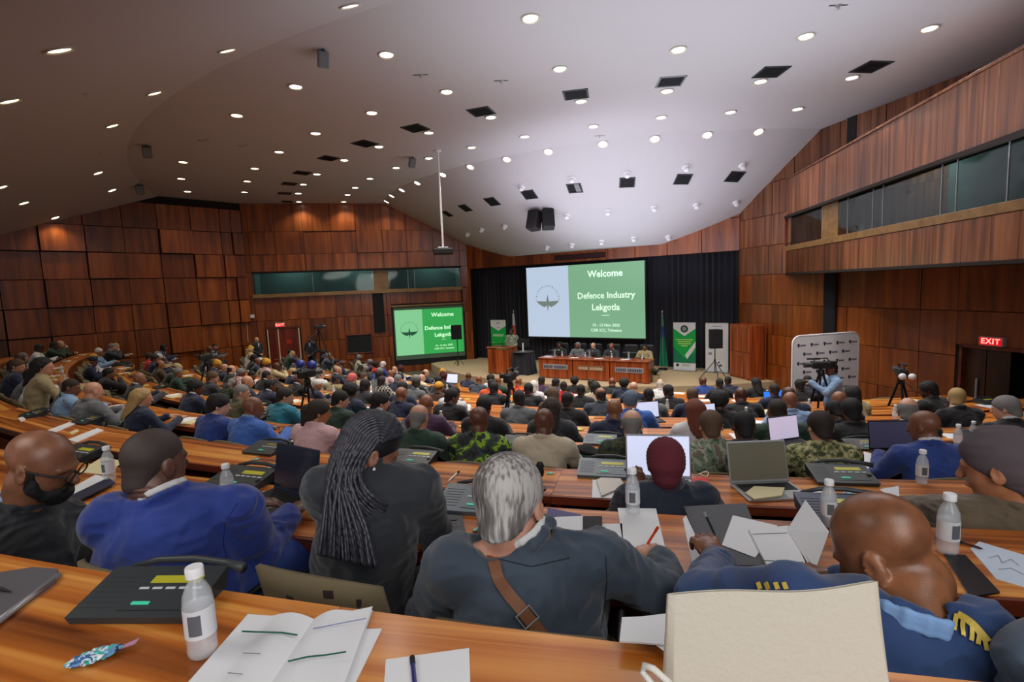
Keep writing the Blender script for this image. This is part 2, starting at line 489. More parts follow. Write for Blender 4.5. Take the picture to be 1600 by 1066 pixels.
# booth window
def booth(W, x0, x1, z0, z1, name, sill_out=.16, depth=1.5, posts=(), block=None, back=None):
    e = empty(name, W.at((x0 + x1) / 2, 0, z0), kind='structure')
    def bx(nm, lo, hi, mat, b=.006):
        mb = MB(); mb.bbox(lo, hi, b, 0, Matrix.Translation(Vector((W.P0.x, W.P0.y, 0)) - e.location) @ W.M); return mb.build(nm, mat, e)
    bx('frame', (x0 - .05, -.03, z1 - .03), (x1 + .05, .08, z1 + .05), M_BACKING)
    bx('sill', (x0 - .05, -.25, z0 - .16), (x1 + .05, sill_out, z0), M_TRIMWOOD)
    bx('frame', (x0 - .06, -.2, z0), (x0, .06, z1), M_EDGE)
    bx('frame', (x1, -.2, z0), (x1 + .06, .06, z1), M_EDGE)
    # glass panes lean slightly inward
    edges = [x0] + list(posts) + [x1]
    for a, b in zip(edges[:-1], edges[1:]):
        if block and abs((a + b) / 2 - block) < .01:
            bx('pale_board', (a, -.14, z0), (b, -.06, z1), M_TRIMWOOD); continue
        bx('pane', (a + .008, -.075, z0), (b - .008, -.067, z1), GLASS, .001)
        bx('glazing_bar', (b - .008, -.08, z0), (b + .008, -.055, z1), M_SILVER, .002)
    bx('booth_back', (x0, -depth, z0 - .6), (x1, -depth + .05, z1 + .9), back or M_BOOTHBACK)
    bx('booth_ceiling', (x0, -depth, z1 + .85), (x1, -.1, z1 + .9), M_BOOTHBACK)
    bx('booth_floor', (x0, -depth, z0 - .65), (x1, -.1, z0 - .6), M_DARKGREY)
    bx('booth_side', (x0 - .05, -depth, z0 - .6), (x0, -.1, z1 + .9), M_BOOTHBACK)
    bx('booth_side', (x1, -depth, z0 - .6), (x1 + .05, -.1, z1 + .9), M_BOOTHBACK)
    return e
booth(WLS, bx0, bx1, bz0, bz1, 'window_1', posts=[px2(490), px2(585), px2(608), px2(639), px2(649)], block=(px2(585) + px2(608)) / 2)
# ceiling tubes inside the booths
def tube_lamp(p, d, l, label, power=9):
    t = empty('strip_lamp', p, label=label, cat='lamp')
    mb = MB(); mb.bbox((-l / 2, -.05, -.03), (l / 2, .05, .03), .01)
    mb.build('casing', M_WHITE, t); mb = MB(); mb.cyl((-l / 2 + .03, 0, -.045), (l / 2 - .03, 0, -.045), .015)
    mb.build('tube', plain('tube_glow', (235, 245, 255), .5, emit=(225, 240, 255), es=6), t)
    t.rotation_euler = (0, 0, math.atan2(d.y, d.x))
    a = area_light('booth_lamp', (p[0], p[1], p[2] - .07), l * .9, power, (.8, 1, .96), (0, 0, -1), .15)
for k, (px_, lab) in enumerate([(455, 'left strip lamp inside the left wall booth window'), (560, 'middle strip lamp inside the left wall booth window'), (680, 'right strip lamp inside the left wall booth window')]):
    p = WLS.at(px2(px_), -.9, bz1 + .8); tube_lamp(p, WLS.D, 1.4, lab)

# black acoustic column below the booth, black opening and door
mb = MB(); x0, x1 = px2(581), px2(598)
e = empty('column_loudspeaker', WLS.at((x0 + x1) / 2, .0, CZ - 1.8), label='tall black column loudspeaker on the wall under the left booth window', cat='speaker')
Ml = Matrix.Translation(Vector((WLS.P0.x, WLS.P0.y, 0)) - e.location) @ WLS.M
mb.bbox((x0, -.02, zpx(WLS, 590, 519)), (x1, .1, bz0 - .17), .01, 0, Ml); mb.build('cabinet', M_BLACK, e)
mb = MB(); mb.bbox((x0 + .02, .1, zpx(WLS, 590, 519) + .03), (x1 - .02, .112, bz0 - .2), .004, 0, Ml); mb.build('grille', plain('speaker_cloth', (20, 20, 24), .95, bump=.5, bscale=300), e)
e = empty('black_hatch', WLS.at((vbx0 + vbx1) / 2, 0, vbz0), label='square black opening in the left side wall beside the screen', cat='hatch')
Ml = Matrix.Translation(Vector((WLS.P0.x, WLS.P0.y, 0)) - e.location) @ WLS.M
mb = MB(); mb.bbox((vbx0, 0, vbz0), (vbx1, .02, vbz1), .003, 0, Ml); mb.build('opening', M_BLACK, e)
mb = MB()
for lo, hi in (((vbx0 - .06, 0, vbz0 - .06), (vbx1 + .06, .05, vbz0)), ((vbx0 - .06, 0, vbz1), (vbx1 + .06, .05, vbz1 + .06)), ((vbx0 - .06, 0, vbz0), (vbx0, .05, vbz1)), ((vbx1, 0, vbz0), (vbx1 + .06, .05, vbz1))):
    mb.bbox(lo, hi, .006, 0, Ml)
mb.build('frame', M_EDGE, e)
# door_1: dark red double door with pale edges
d1 = empty('door_1', WLS.at((drx0 + drx1) / 2, 0, 0), kind='structure')
Ml = Matrix.Translation(Vector((WLS.P0.x, WLS.P0.y, 0)) - d1.location) @ WLS.M
M_DOOR = wood('door_wood', (70, 16, 8), (104, 30, 14), (124, 44, 22), 'Z', fine=6, rough=.4)
M_PALE = plain('pale_strip', (214, 196, 160), .5)
dxm = drx0 + (drx1 - drx0) * .33
for a, b in ((drx0, dxm), (dxm, drx1)):
    mb = MB(); mb.bbox((a + .01, -.02, .02), (b - .01, .04, drz1), .006, 0, Ml); lf = mb.build('leaf', M_DOOR, d1)
    mb = MB(); mb.cyl((b - .12, .04, 1.05), (b - .12, .09, 1.05), .015, 8, 0, Ml); mb.cyl((b - .12, .085, 1.05), (b - .25, .085, 1.05), .01, 8, 0, Ml)
    mb.build('handle', M_SILVER, lf)
mb = MB()
for x in (drx0 - .02, dxm, drx1 + .02): mb.bbox((x - .025, 0, 0), (x + .025, .06, drz1), .004, 0, Ml)
mb.build('edge_strip', M_PALE, d1)
mb = MB(); mb.bbox((drx0 - .1, 0, drz1), (drx1 + .1, .06, drz1 + .08), .004, 0, Ml); mb.build('lintel', M_EDGE, d1)
mb = MB(); xm = (dxm + drx1) / 2; mb.bbox((xm - .1, .04, 1.75), (xm + .1, .05, 1.95), .003, 0, Ml)
mb.build('red_notice', plain('red_notice', (190, 40, 30), .5), d1)

def text_mesh(txt, size, mat, parent, M, name='lettering', align='CENTER', bold=.0, ext=.002, spacing=1.0, line=1.0):
    cu = bpy.data.curves.new('txt', 'FONT'); cu.body = txt; cu.size = size; cu.align_x = align; cu.align_y = 'CENTER'
    cu.offset = bold * size; cu.extrude = ext; cu.space_character = spacing; cu.space_line = line; cu.resolution_u = 2
    o = bpy.data.objects.new('txt', cu); COL.objects.link(o)
    dg = bpy.context.evaluated_depsgraph_get(); dg.update()
    me = bpy.data.meshes.new_from_object(o.evaluated_get(dg))
    bpy.data.objects.remove(o)
    me.materials.clear(); me.materials.append(mat)
    ob = link(name, me, parent); ob.matrix_local = M
    return ob
def face_frame(W, e, x, y, z, flipx=True):
    """matrix for text that lies on wall W: x along reading direction, y up, z out of the wall"""
    out = W.n; right = Vector((-out.y, out.x)) * -1   # reading direction for a viewer in front of the wall
    right = Vector((out.y, -out.x)) * -1
    M = Matrix(((right.x, 0, out.x, 0), (right.y, 0, out.y, 0), (0, 1, 0, 0), (0, 0, 0, 1)))
    M.translation = W.at(x, y, z) - e.location
    return M
# exit signs
def exit_sign(W, x, z, w_, h_, label, y=.1):
    e = empty('exit_sign', W.at(x, 0, z), label=label, cat='sign')
    Ml = Matrix.Translation(Vector((W.P0.x, W.P0.y, 0)) - e.location) @ W.M
    mb = MB(); mb.bbox((x - w_ / 2, 0, z - h_ / 2), (x + w_ / 2, y, z + h_ / 2), .01, 0, Ml); mb.build('case', plain('sign_case', (170, 160, 160), .5), e)
    mb = MB(); mb.bbox((x - w_ / 2 + .02, y, z - h_ / 2 + .02), (x + w_ / 2 - .02, y + .006, z + h_ / 2 - .02), .002, 0, Ml)
    mb.build('red_face', plain('exit_red', (150, 14, 20), .4, emit=(190, 10, 24), es=1.1), e)
    text_mesh('EXIT', h_ * .8, plain('exit_letters', (255, 120, 110), .4, emit=(255, 120, 110), es=3.0), e, face_frame(W, e, x, y + .01, z), bold=.02, spacing=1.12)
exit_sign(WLS, px2(434), zpx(WLS, 434, 508), .42, .2, 'small red exit sign over the dark red double door on the left')

# projection screen on the left side wall
M_SLG = plain('slide_green_side', (20, 60, 30), .5, emit=(52, 172, 82), es=.85)
M_SLL = plain('slide_mint_side', (60, 90, 66), .5, emit=(134, 212, 152), es=.85)
M_SLT = plain('slide_text_side', (200, 245, 205), .5, emit=(190, 240, 198), es=.95)
M_SLK = plain('slide_logo_side', (30, 80, 50), .5, emit=(28, 84, 52), es=.6)
def rounded(w_, h_, r, n=5):
    pts = []
    for cx_, cy_, a0 in ((w_ / 2 - r, h_ / 2 - r, 0), (-w_ / 2 + r, h_ / 2 - r, 90), (-w_ / 2 + r, -h_ / 2 + r, 180), (w_ / 2 - r, -h_ / 2 + r, 270)):
        for i in range(n + 1):
            a = math.radians(a0 + 90 * i / n); pts.append((cx_ + r * math.cos(a), cy_ + r * math.sin(a)))
    return pts
def flat(e, poly, M, z, mat, name, th=.003):
    mb = MB(); mb.prism(poly, z, z + th, 0, M); return mb.build(name, mat, e)
def rect(x0, y0, x1, y1): return [(x0, y0), (x1, y0), (x1, y1), (x0, y1)]
def winged_emblem(e, M, cx_, cy_, s, mat, z):
    for sg in (-1, 1):
        poly = [(cx_, cy_ + .02 * s), (cx_ + sg * .5 * s, cy_ + .04 * s), (cx_ + sg * .34 * s, cy_ - .1 * s), (cx_ + sg * .14 * s, cy_ - .2 * s), (cx_, cy_ - .1 * s)]
        flat(e, poly if sg > 0 else poly[::-1], M, z, mat, 'emblem_wing')
    flat(e, [(cx_ - .06 * s, cy_), (cx_, cy_ - .36 * s), (cx_ + .06 * s, cy_), (cx_, cy_ + .3 * s)], M, z + .001, mat, 'emblem_star')
    mb = MB()
    for k in range(15):
        a = math.radians(-6 + 192 * k / 14); x_, y_ = cx_ + .48 * s * math.cos(a), cy_ + .14 * s + .46 * s * math.sin(a)
        T = M @ Matrix.Translation((x_, y_, z)) @ Matrix.Rotation(a - PI / 2, 4, 'Z')
        mb.box((-.022 * s, -.03 * s, 0), (-.008 * s, .03 * s, .003), 0, T); mb.box((.006 * s, -.03 * s, 0), (.022 * s, .03 * s * (1 if k % 2 else -.1), .003), 0, T)
    mb.build('emblem_ring_letters', mat, e)
def slide(e, M, w_, h_, cols, split=.4):
    g, l, t, k = cols
    flat(e, rect(-w_ / 2, -h_ / 2, -w_ / 2 + w_ * split, h_ / 2), M, .004, l, 'slide_left_field')
    flat(e, rect(-w_ / 2 + w_ * split, -h_ / 2, w_ / 2, h_ / 2), M, .004, g, 'slide_green_field')
    xc = -w_ / 2 + w_ * (split + (1 - split) / 2)
    def T(x, y): return M @ Matrix.Translation((x, y, .009))
    text_mesh('Welcome', h_ * .125, t, e, T(xc, h_ * .36), bold=.022)
    text_mesh('Defence Industry', h_ * .118, t, e, T(xc, h_ * .07), bold=.022)
    text_mesh('Lekgotla', h_ * .118, t, e, T(xc, -h_ * .09), bold=.022)
    flat(e, rect(xc - .03 * w_, -.2 * h_, xc + .03 * w_, -.193 * h_), M, .008, t, 'rule')
    text_mesh('10 - 12 Nov 2025', h_ * .055, t, e, T(xc, -h_ * .33), bold=.01)
    text_mesh('CSIR ICC, Tshwane', h_ * .055, t, e, T(xc, -h_ * .40), bold=.01)
    winged_emblem(e, M, -w_ / 2 + w_ * split * .5, 0, h_ * .38, k, .008)
xc, zc = (scx0 + scx1) / 2, (scz0 + scz1) / 2
e = empty('projection_screen', WLS.at(xc, 0, scz0), label='bright green projected slide on the smaller screen at the left side wall', cat='screen')
Ml = Matrix.Translation(Vector((WLS.P0.x, WLS.P0.y, 0)) - e.location) @ WLS.M
mb = MB(); mb.bbox((scx0 - .1, -.02, scz0 - .5), (scx1 + .1, .0, scz1 + .3), .004, 0, Ml); mb.build('recess', M_BLACK, e)
mb = MB(); mb.bbox((scx0 - .02, .02, scz0 - .22), (scx1 + .02, .03, scz1 + .14), .004, 0, Ml); mb.build('cloth', plain('screen_cloth_dim', (90, 120, 100), .8), e)
mb = MB(); mb.bbox((scx0 - .12, .0, scz1 + .16), (scx1 + .12, .1, scz1 + .24), .01, 0, Ml); mb.build('roller_case', M_TRIMWOOD, e)
slide(e, face_frame(WLS, e, xc, .035, zc), scx1 - scx0 - .06, scz1 - scz0, (M_SLG, M_SLL, M_SLT, M_SLK), .4)

# ---- stage wall: header, pilasters, curtain, screen
WS = Wall('wall_stage', SL, SR, 0, 8, AUD)
LS = WS.len
px3 = lambda p: wall_px(SL, WS.D, p)
OZ = CZ + 1.0                  # top of the stage opening
x_l, x_r = px3(735.5), px3(1156)
WS.backing([(-.6, x_l, 0, 8), (x_r, LS + .3, 0, 8), (x_l, x_r, OZ, 8)])
hx = [0, .9, 2.0, 3.1, px3(868), px3(947), 7.4, 8.6, 9.9, 11.2, LS]
for a, b in zip(hx[:-1], hx[1:]):
    if abs(a - px3(868)) < .01:
        WS.panel(a, b, OZ, OZ + .12, 0); WS.panel(a, b, OZ + .33, OZ + 1.2, 0)
        WS.box('projection_slot', (a, -.02, OZ + .12), (b, .0, OZ + .33), plain('dark_red_slot', (48, 12, 16), .8))
    else: WS.panel(a, b, OZ, OZ + 1.2, 0)
    WS.panel(a, b, OZ + 1.2, OZ + 2.4, 0)
for z0, z1 in ((0, 1.8), (1.8, 2.85), (2.85, OZ)):
    WS.panel(-.02, x_l, z0, z1, 0, gap=.006); WS.panel(x_r, LS, z0, z1, 0, gap=.006)
# stage floor
STZ = .38
st = MB()
def stage_line(s, y): p = SL + WS.D * s + WS.n * y; return (p.x, p.y)
arc = [pol(11.15, math.radians(a)) for a in np.linspace(-74, 13, 30)]
poly = [(p.x, p.y) for p in arc] + [stage_line(LS + .2, -1.4), stage_line(-.3, -1.4)]
st.prism(poly, 0, STZ)
tag(st.build('trim_1', M_STAGECARPET), kind='structure'); bpy.data.objects['trim_1'].name = 'floor_stage'
# curtain with folds
cu = MB()
def cur(u, v):
    s = x_l - .3 + (x_r - x_l + .6) * u
    y = -.62 + .07 * math.sin(s * 2 * PI / .23 + .8 * math.sin(s * 1.7)) * (.6 + .4 * math.sin(s * 5.1)) + .03 * math.sin(s * 3.3 + v * 2)
    p = WS.at(s, y, STZ + (OZ + .3 - STZ) * v); return p
cu.grid(cur, 560, 5)
tag(cu.build('stage_curtain', M_CURTAIN, smooth=True), 'long black pleated curtain hung across the back of the stage', 'curtain')
# big screen
M_BG = plain('slide_green', (50, 70, 56), .6, emit=(124, 174, 136), es=.95)
M_BL = plain('slide_pale_blue', (70, 76, 84), .6, emit=(188, 204, 226), es=.95)
M_BT = plain('slide_text', (215, 240, 220), .6, emit=(206, 240, 216), es=.9)
M_BK = plain('slide_logo', (120, 134, 128), .6, emit=(118, 132, 124), es=.7)
x0, x1 = px3(820.5), px3(1005.5)
z1s, z0s = zpx(WS, 912, 413), zpx(WS, 912, 528)
e = empty('projection_screen', WS.at((x0 + x1) / 2, 0, z0s), label='huge stage screen with pale blue left part and soft green welcome slide', cat='screen')
Ml = Matrix.Translation(Vector((WS.P0.x, WS.P0.y, 0)) - e.location) @ WS.M
mb = MB(); mb.bbox((x0 - .1, -.2, z0s - .06), (x1 + .06, -.16, z1s + .03), .01, 0, Ml); mb.build('black_border', M_BLACK, e)
slide(e, face_frame(WS, e, (x0 + x1) / 2, -.155, (z0s + z1s) / 2), x1 - x0, z1s - z0s, (M_BG, M_BL, M_BT, M_BK), .385)

# ---- right wall under and over the gallery
RP1 = SR + RWD * 22
WR = Wall('wall_right', SR, RP1, 0, 9, Vector((-1, 0)))
pr = lambda p: wall_px(SR, RWD, p)
rx = [0, pr(1176), pr(1205), pr(1239), pr(1278), pr(1308), pr(1325), pr(1377), pr(1440), pr(1500)]
rx = sorted(rx); dx0, dx1 = rx[-1] + .12, rx[-1] + 2.3
dz1 = zpx(WR, 1510, 542)
rx += [dx1 + .1, dx1 + 1.5, dx1 + 2.9, dx1 + 4.3, dx1 + 5.7, dx1 + 7.1]
WR.backing([(-.3, dx0, 0, 9.5), (dx0, dx1, dz1, 9.5), (dx1, 22, 0, 9.5)])
zr = [0, CZ - 2.97, CZ - 1.95, CZ - .93, CZ + .08, CZ + 1.05, CZ + 2.05, CZ + 3.1, CZ + 4.2, CZ + 5.2]
for j in range(len(zr) - 1):
    for i in range(len(rx) - 1):
        a, b, c, d = rx[i], rx[i + 1], zr[j], zr[j + 1]
        if b > dx0 and a < dx1 and c < dz1:
            if d <= dz1: continue
            c = dz1 + .05
        if a > 7 and c > CZ + .2 and d < CZ + 3.2: continue      # hidden behind the gallery
        WR.panel(a, b, c, d, random.choice([0, 0, .015]), M_PANEL if c < CZ else M_PANEL_R, gap=.007, th=.04)
# black strip for the shade inside a vertical gap in the upper wall
WR.box('dark_gap', (pr(1319), .0, CZ + 3.05), (pr(1333), .03, CZ + 5.2), M_BLACK)
# black acoustic column
x0, x1 = pr(1291), pr(1310)
e = empty('column_loudspeaker', WR.at((x0 + x1) / 2, 0, CZ - 2), label='tall black column loudspeaker on the right wall above the white backdrop', cat='speaker')
Ml = Matrix.Translation(Vector((WR.P0.x, WR.P0.y, 0)) - e.location) @ WR.M
mb = MB(); mb.bbox((x0, 0, CZ - 2.1), (x1, .09, CZ + .02), .01, 0, Ml); mb.build('cabinet', M_BLACK, e)
mb = MB(); mb.bbox((x0 + .02, .09, CZ - 2.05), (x1 - .02, .1, CZ - .02), .004, 0, Ml); mb.build('grille', MATS['speaker_cloth'], e)
# door_2 (double door, one leaf open to the dark)
d2 = empty('door_2', WR.at((dx0 + dx1) / 2, 0, 0), kind='structure')
Ml = Matrix.Translation(Vector((WR.P0.x, WR.P0.y, 0)) - d2.location) @ WR.M
M_DARKDOOR = wood('dark_door_wood', (36, 18, 10), (58, 30, 16), (74, 42, 24), 'Z', fine=6, rough=.4)
dw = (dx1 - dx0) * .42
mb = MB(); mb.bbox((dx0 + .06, -.12, .02), (dx0 + dw * .5, -.06, dz1), .006, 0, Ml); lf = mb.build('leaf', M_DARKDOOR, d2)
mb = MB(); mb.bbox((dx0 + dw * .5 + .02, -.12, .02), (dx0 + dw, -.06, dz1), .006, 0, Ml); lf2 = mb.build('leaf', M_DARKDOOR, d2)
mb = MB(); mb.bbox((dx0 + dw * .5 - .16, -.055, .9), (dx0 + dw * .5 - .12, -.01, 1.5), .01, 0, Ml); mb.build('handle', M_SILVER, lf)
mb = MB(); mb.bbox((dx0 + dw, -1.6, 0), (dx1, -1.5, dz1 + .1), .006, 0, Ml); mb.bbox((dx0 - 1, -1.6, 0), (dx0 - .9, -.1, 4), .006, 0, Ml); mb.bbox((dx1 + .4, -1.6, 0), (dx1 + .5, -.1, 4), .006, 0, Ml); mb.bbox((dx0 - 1, -1.6, 3.9), (dx1 + .5, -.1, 4), .006, 0, Ml); mb.bbox((dx0 - 1, -1.7, 0), (dx1 + .5, -1.6, 4), .006, 0, Ml)
mb.build('dark_lobby_wall', M_BLACK, d2)  # black enclosure added behind the doorway; its darkness is put into the colour
mb = MB()
mb.bbox((dx0, -.1, 0), (dx0 + .06, .07, dz1 + .06), .005, 0, Ml); mb.bbox((dx1 - .06, -.1, 0), (dx1, .07, dz1 + .06), .005, 0, Ml)
mb.bbox((dx0, -.1, dz1), (dx1, .07, dz1 + .08), .005, 0, Ml); mb.build('frame', M_EDGE, d2)
exit_sign(WR, pr(1561), zpx(WR, 1561, 533), .46, .2, 'glowing red exit sign above the dark doorway at far right', .12)

# ---- gallery box with the long interpreters' window on the right
GP1 = RG + GWD * 14
WG = Wall('wall_gallery', RG, GP1, CZ, CZ + 3.1, Vector((-1, 0)))
gz = [CZ + .1, CZ + .80, CZ + 1.86, CZ + 3.04]
WG.backing([(0, 14, gz[0], gz[1]), (0, 14, gz[2], gz[3])])
gx = [0] + [wall_px(RG, GWD, p) for p in (1277, 1318, 1372, 1420, 1455, 1500, 1545, 1590)]
gx += [gx[-1] + 1.0, gx[-1] + 2, gx[-1] + 3, gx[-1] + 4, gx[-1] + 5]
gx = [g for g in gx if g < 14] + [14]
for a, b in zip(gx[:-1], gx[1:]):
    WG.panel(a, b, gz[0], gz[1], 0, M_PANEL_R, gap=.003, th=.04)
    WG.panel(a, b, gz[2] + .05, gz[3], .0, M_PANEL_R, gap=.003, th=.04)
WG.box('soffit', (0, -2.6, gz[0] - .06), (14, .02, gz[0]), M_BACKING)
WG.box('parapet_cap', (0, -2.6, gz[3]), (14, .03, gz[3] + .05), M_PANEL_R)
WG.box('gallery_end', (-.05, -1.2, gz[0]), (0.0, .0, gz[3]), M_PANEL_R)
gpx = lambda p: wall_px(RG, GWD, p)
booth(WG, .08, 13.9, gz[1] + .16, gz[2], 'window_2', sill_out=.02, depth=1.9, back=plain('booth_back_dark', (96, 128, 122), .6), posts=[gpx(1279), gpx(1303), gpx(1318), gpx(1356), gpx(1371), gpx(1459), gpx(1482), gpx(1560)], block=(gpx(1279) + gpx(1303)) / 2)
tube_lamp(WG.at(4.5, -1.2, gz[2] + .8), GWD, 1.4, 'far strip lamp inside the right gallery window')
tube_lamp(WG.at(8.0, -1.2, gz[2] + .8), GWD, 1.4, 'near strip lamp inside the right gallery window')
# side cupboard by the stage on the right
def box_thing(name, label, cat, loc, rz): return empty(name, loc, rz, label, cat)
c0 = WR.at(pr(1156) + .1, .45, STZ)
# ================================================================== implicit surfaces for people
class Field:
    def __init__(s, lo, hi, h):
        s.lo = np.array(lo, float); s.h = h
        n = np.ceil((np.array(hi) - s.lo) / h).astype(int) + 1
        s.n = n; s.f = np.full(n, 1.0, np.float32)
        s.ax = [s.lo[i] + h * np.arange(n[i]) for i in range(3)]
    def block(s, lo, hi):
        i0 = np.clip(np.floor((np.array(lo) - s.lo) / s.h).astype(int), 0, s.n)
        i1 = np.clip(np.ceil((np.array(hi) - s.lo) / s.h).astype(int) + 1, 0, s.n)
        sl = tuple(slice(a, b) for a, b in zip(i0, i1))
        g = np.meshgrid(*[s.ax[i][sl[i]] for i in range(3)], indexing='ij', sparse=True)
        return sl, g
    def put(s, sl, d, k, sub=False):
        a = s.f[sl]
        if a.size == 0: return
        if sub:
            d = -d; h = np.maximum(k - np.abs(a - d), 0) / k; s.f[sl] = np.maximum(a, d) + h * h * k * .25
        else:
            h = np.maximum(k - np.abs(a - d), 0) / k; s.f[sl] = np.minimum(a, d) - h * h * k * .25
    def cone(s, a, b, ra, rb, k=.02, sub=False, sq=None):
        a = np.array(a, float); b = np.array(b, float); m = max(ra, rb) + k + 2 * s.h
        sl, (X, Y, Z) = s.block(np.minimum(a, b) - m, np.maximum(a, b) + m)
        ab = b - a; L2 = max(ab @ ab, 1e-9)
        px, py, pz = X - a[0], Y - a[1], Z - a[2]
        t = np.clip((px * ab[0] + py * ab[1] + pz * ab[2]) / L2, 0, 1)
        d = np.sqrt((px - ab[0] * t) ** 2 + (py - ab[1] * t) ** 2 + (pz - ab[2] * t) ** 2) - (ra + (rb - ra) * t)
        s.put(sl, d.astype(np.float32), k, sub)
    def ell(s, c, r, R=None, k=.02, sub=False):
        c = np.array(c, float); r = np.array(r, float); m = max(r) + k + 2 * s.h
        sl, (X, Y, Z) = s.block(c - m, c + m)
        x, y, z = X - c[0], Y - c[1], Z - c[2]
        if R is not None:
            R = np.array(R)[:3, :3]
            x, y, z = (x * R[0, 0] + y * R[1, 0] + z * R[2, 0], x * R[0, 1] + y * R[1, 1] + z * R[2, 1], x * R[0, 2] + y * R[1, 2] + z * R[2, 2])
        k0 = np.sqrt((x / r[0]) ** 2 + (y / r[1]) ** 2 + (z / r[2]) ** 2)
        k1 = np.sqrt((x / r[0] ** 2) ** 2 + (y / r[1] ** 2) ** 2 + (z / r[2] ** 2) ** 2) + 1e-9
        d = k0 * (k0 - 1) / k1
        s.put(sl, d.astype(np.float32), k, sub)
    def cut(s, p, n, keep_neg=True):       # keep the half space n.(x-p) < 0
        p = np.array(p, float); n = np.array(n, float); n /= np.linalg.norm(n)
        X, Y, Z = np.meshgrid(*s.ax, indexing='ij', sparse=True)
        d = (X - p[0]) * n[0] + (Y - p[1]) * n[1] + (Z - p[2]) * n[2]
        s.f = np.maximum(s.f, d.astype(np.float32))
    def surf(s):
        f = s.f; f = np.pad(f, 1, constant_values=1.0); lo = s.lo - s.h
        ins = f < 0
        n = np.array(f.shape)
        c = np.zeros(n - 1, np.int8)
        for i in (0, 1):
            for j in (0, 1):
                for k in (0, 1):
                    c += ins[i:n[0] - 1 + i, j:n[1] - 1 + j, k:n[2] - 1 + k]
        act = (c > 0) & (c < 8)
        I = np.argwhere(act)
        idx = np.full(n - 1, -1, np.int64); idx[act] = np.arange(len(I))
        V = {}
        for i in (0, 1):
            for j in (0, 1):
                for k in (0, 1): V[i, j, k] = f[I[:, 0] + i, I[:, 1] + j, I[:, 2] + k]
        acc = np.zeros((len(I), 3)); cnt = np.zeros(len(I))
        cs = list(V)
        for a in cs:
            for ax in range(3):
                if a[ax] == 0:
                    b = list(a); b[ax] = 1; b = tuple(b)
                    va, vb = V[a], V[b]; m = (va < 0) != (vb < 0)
                    t = np.where(m, va / np.where(m, va - vb, 1), 0)
                    p = np.tile(np.array(a, float), (len(I), 1)); p[:, ax] += t
                    acc += p * m[:, None]; cnt += m
        P = lo + s.h * (I + acc / cnt[:, None])
        Q = []
        for ax in range(3):
            o = [(ax + 1) % 3, (ax + 2) % 3]
            sa = [slice(0, n[i]) for i in range(3)]; sb = list(sa); sa[ax] = slice(0, n[ax] - 1); sb[ax] = slice(1, n[ax])
            A, B = ins[tuple(sa)], ins[tuple(sb)]
            E = np.argwhere(A != B)
            E = E[(E[:, o[0]] > 0) & (E[:, o[1]] > 0) & (E[:, o[0]] < n[o[0]] - 1) & (E[:, o[1]] < n[o[1]] - 1)]
            q = []
            for (du, dv) in ((-1, -1), (0, -1), (0, 0), (-1, 0)):
                e = E.copy(); e[:, o[0]] += du; e[:, o[1]] += dv
                q.append(idx[e[:, 0], e[:, 1], e[:, 2]])
            q = np.stack(q, 1)
            fl = ~A[E[:, 0], E[:, 1], E[:, 2]]
            q[fl] = q[fl][:, ::-1]
            Q.append(q)
        return P, np.concatenate(Q)
def vnoise(p, seed=0):
    """smooth value noise on Nx3 points, about -1..1"""
    i = np.floor(p).astype(np.int64); f = p - i; f = f * f * (3 - 2 * f)
    def hsh(a, b, c):
        h = (a * 374761393 + b * 668265263 + c * 2147483647 + seed * 974711) & 0xffffffff
        h = ((h ^ (h >> 13)) * 1274126177) & 0xffffffff
        return ((h ^ (h >> 16)) & 0xffff) / 32767.5 - 1
    r = 0
    for a in (0, 1):
        for b in (0, 1):
            for c in (0, 1):
                w_ = (f[:, 0] if a else 1 - f[:, 0]) * (f[:, 1] if b else 1 - f[:, 1]) * (f[:, 2] if c else 1 - f[:, 2])
                r = r + w_ * hsh(i[:, 0] + a, i[:, 1] + b, i[:, 2] + c)
    return r
def np_mesh(name, P, Q, smooth=True):
    me = bpy.data.meshes.new(name)
    me.vertices.add(len(P)); me.vertices.foreach_set('co', np.asarray(P, np.float32).ravel())
    me.loops.add(Q.size); me.loops.foreach_set('vertex_index', Q.ravel().astype(np.int32))
    me.polygons.add(len(Q)); me.polygons.foreach_set('loop_start', (np.arange(len(Q)) * Q.shape[1]).astype(np.int32))
    me.polygons.foreach_set('loop_total', np.full(len(Q), Q.shape[1], np.int32)) if False else None
    me.update(calc_edges=True); me.validate()
    me.polygons.foreach_set('use_smooth', np.ones(len(me.polygons), bool))
    me.materials.append(None)
    return me
def normals(P, Q):
    n = np.cross(P[Q[:, 2]] - P[Q[:, 0]], P[Q[:, 3]] - P[Q[:, 1]]); N = np.zeros_like(P)
    for k in range(4): np.add.at(N, Q[:, k], n)
    return N / (np.linalg.norm(N, axis=1)[:, None] + 1e-12)
def folds(P, Q, amp=.006, fx=(9, 9, 14), seed=1, ridged=True):
    v = vnoise(P * np.array(fx) + 1.3 * vnoise(P * 6, seed + 5)[:, None], seed)
    if ridged: v = 1 - 2.2 * np.abs(v)
    return P + normals(P, Q) * (v * amp)[:, None]

def rotm(yaw=0, pitch=0, roll=0):      # yaw about z (left +), pitch about x (looking down negative), roll about y
    return np.array(Euler((pitch, roll, yaw), 'XYZ').to_matrix()) if False else np.array((Matrix.Rotation(yaw, 3, 'Z') @ Matrix.Rotation(pitch, 3, 'X') @ Matrix.Rotation(roll, 3, 'Y')))

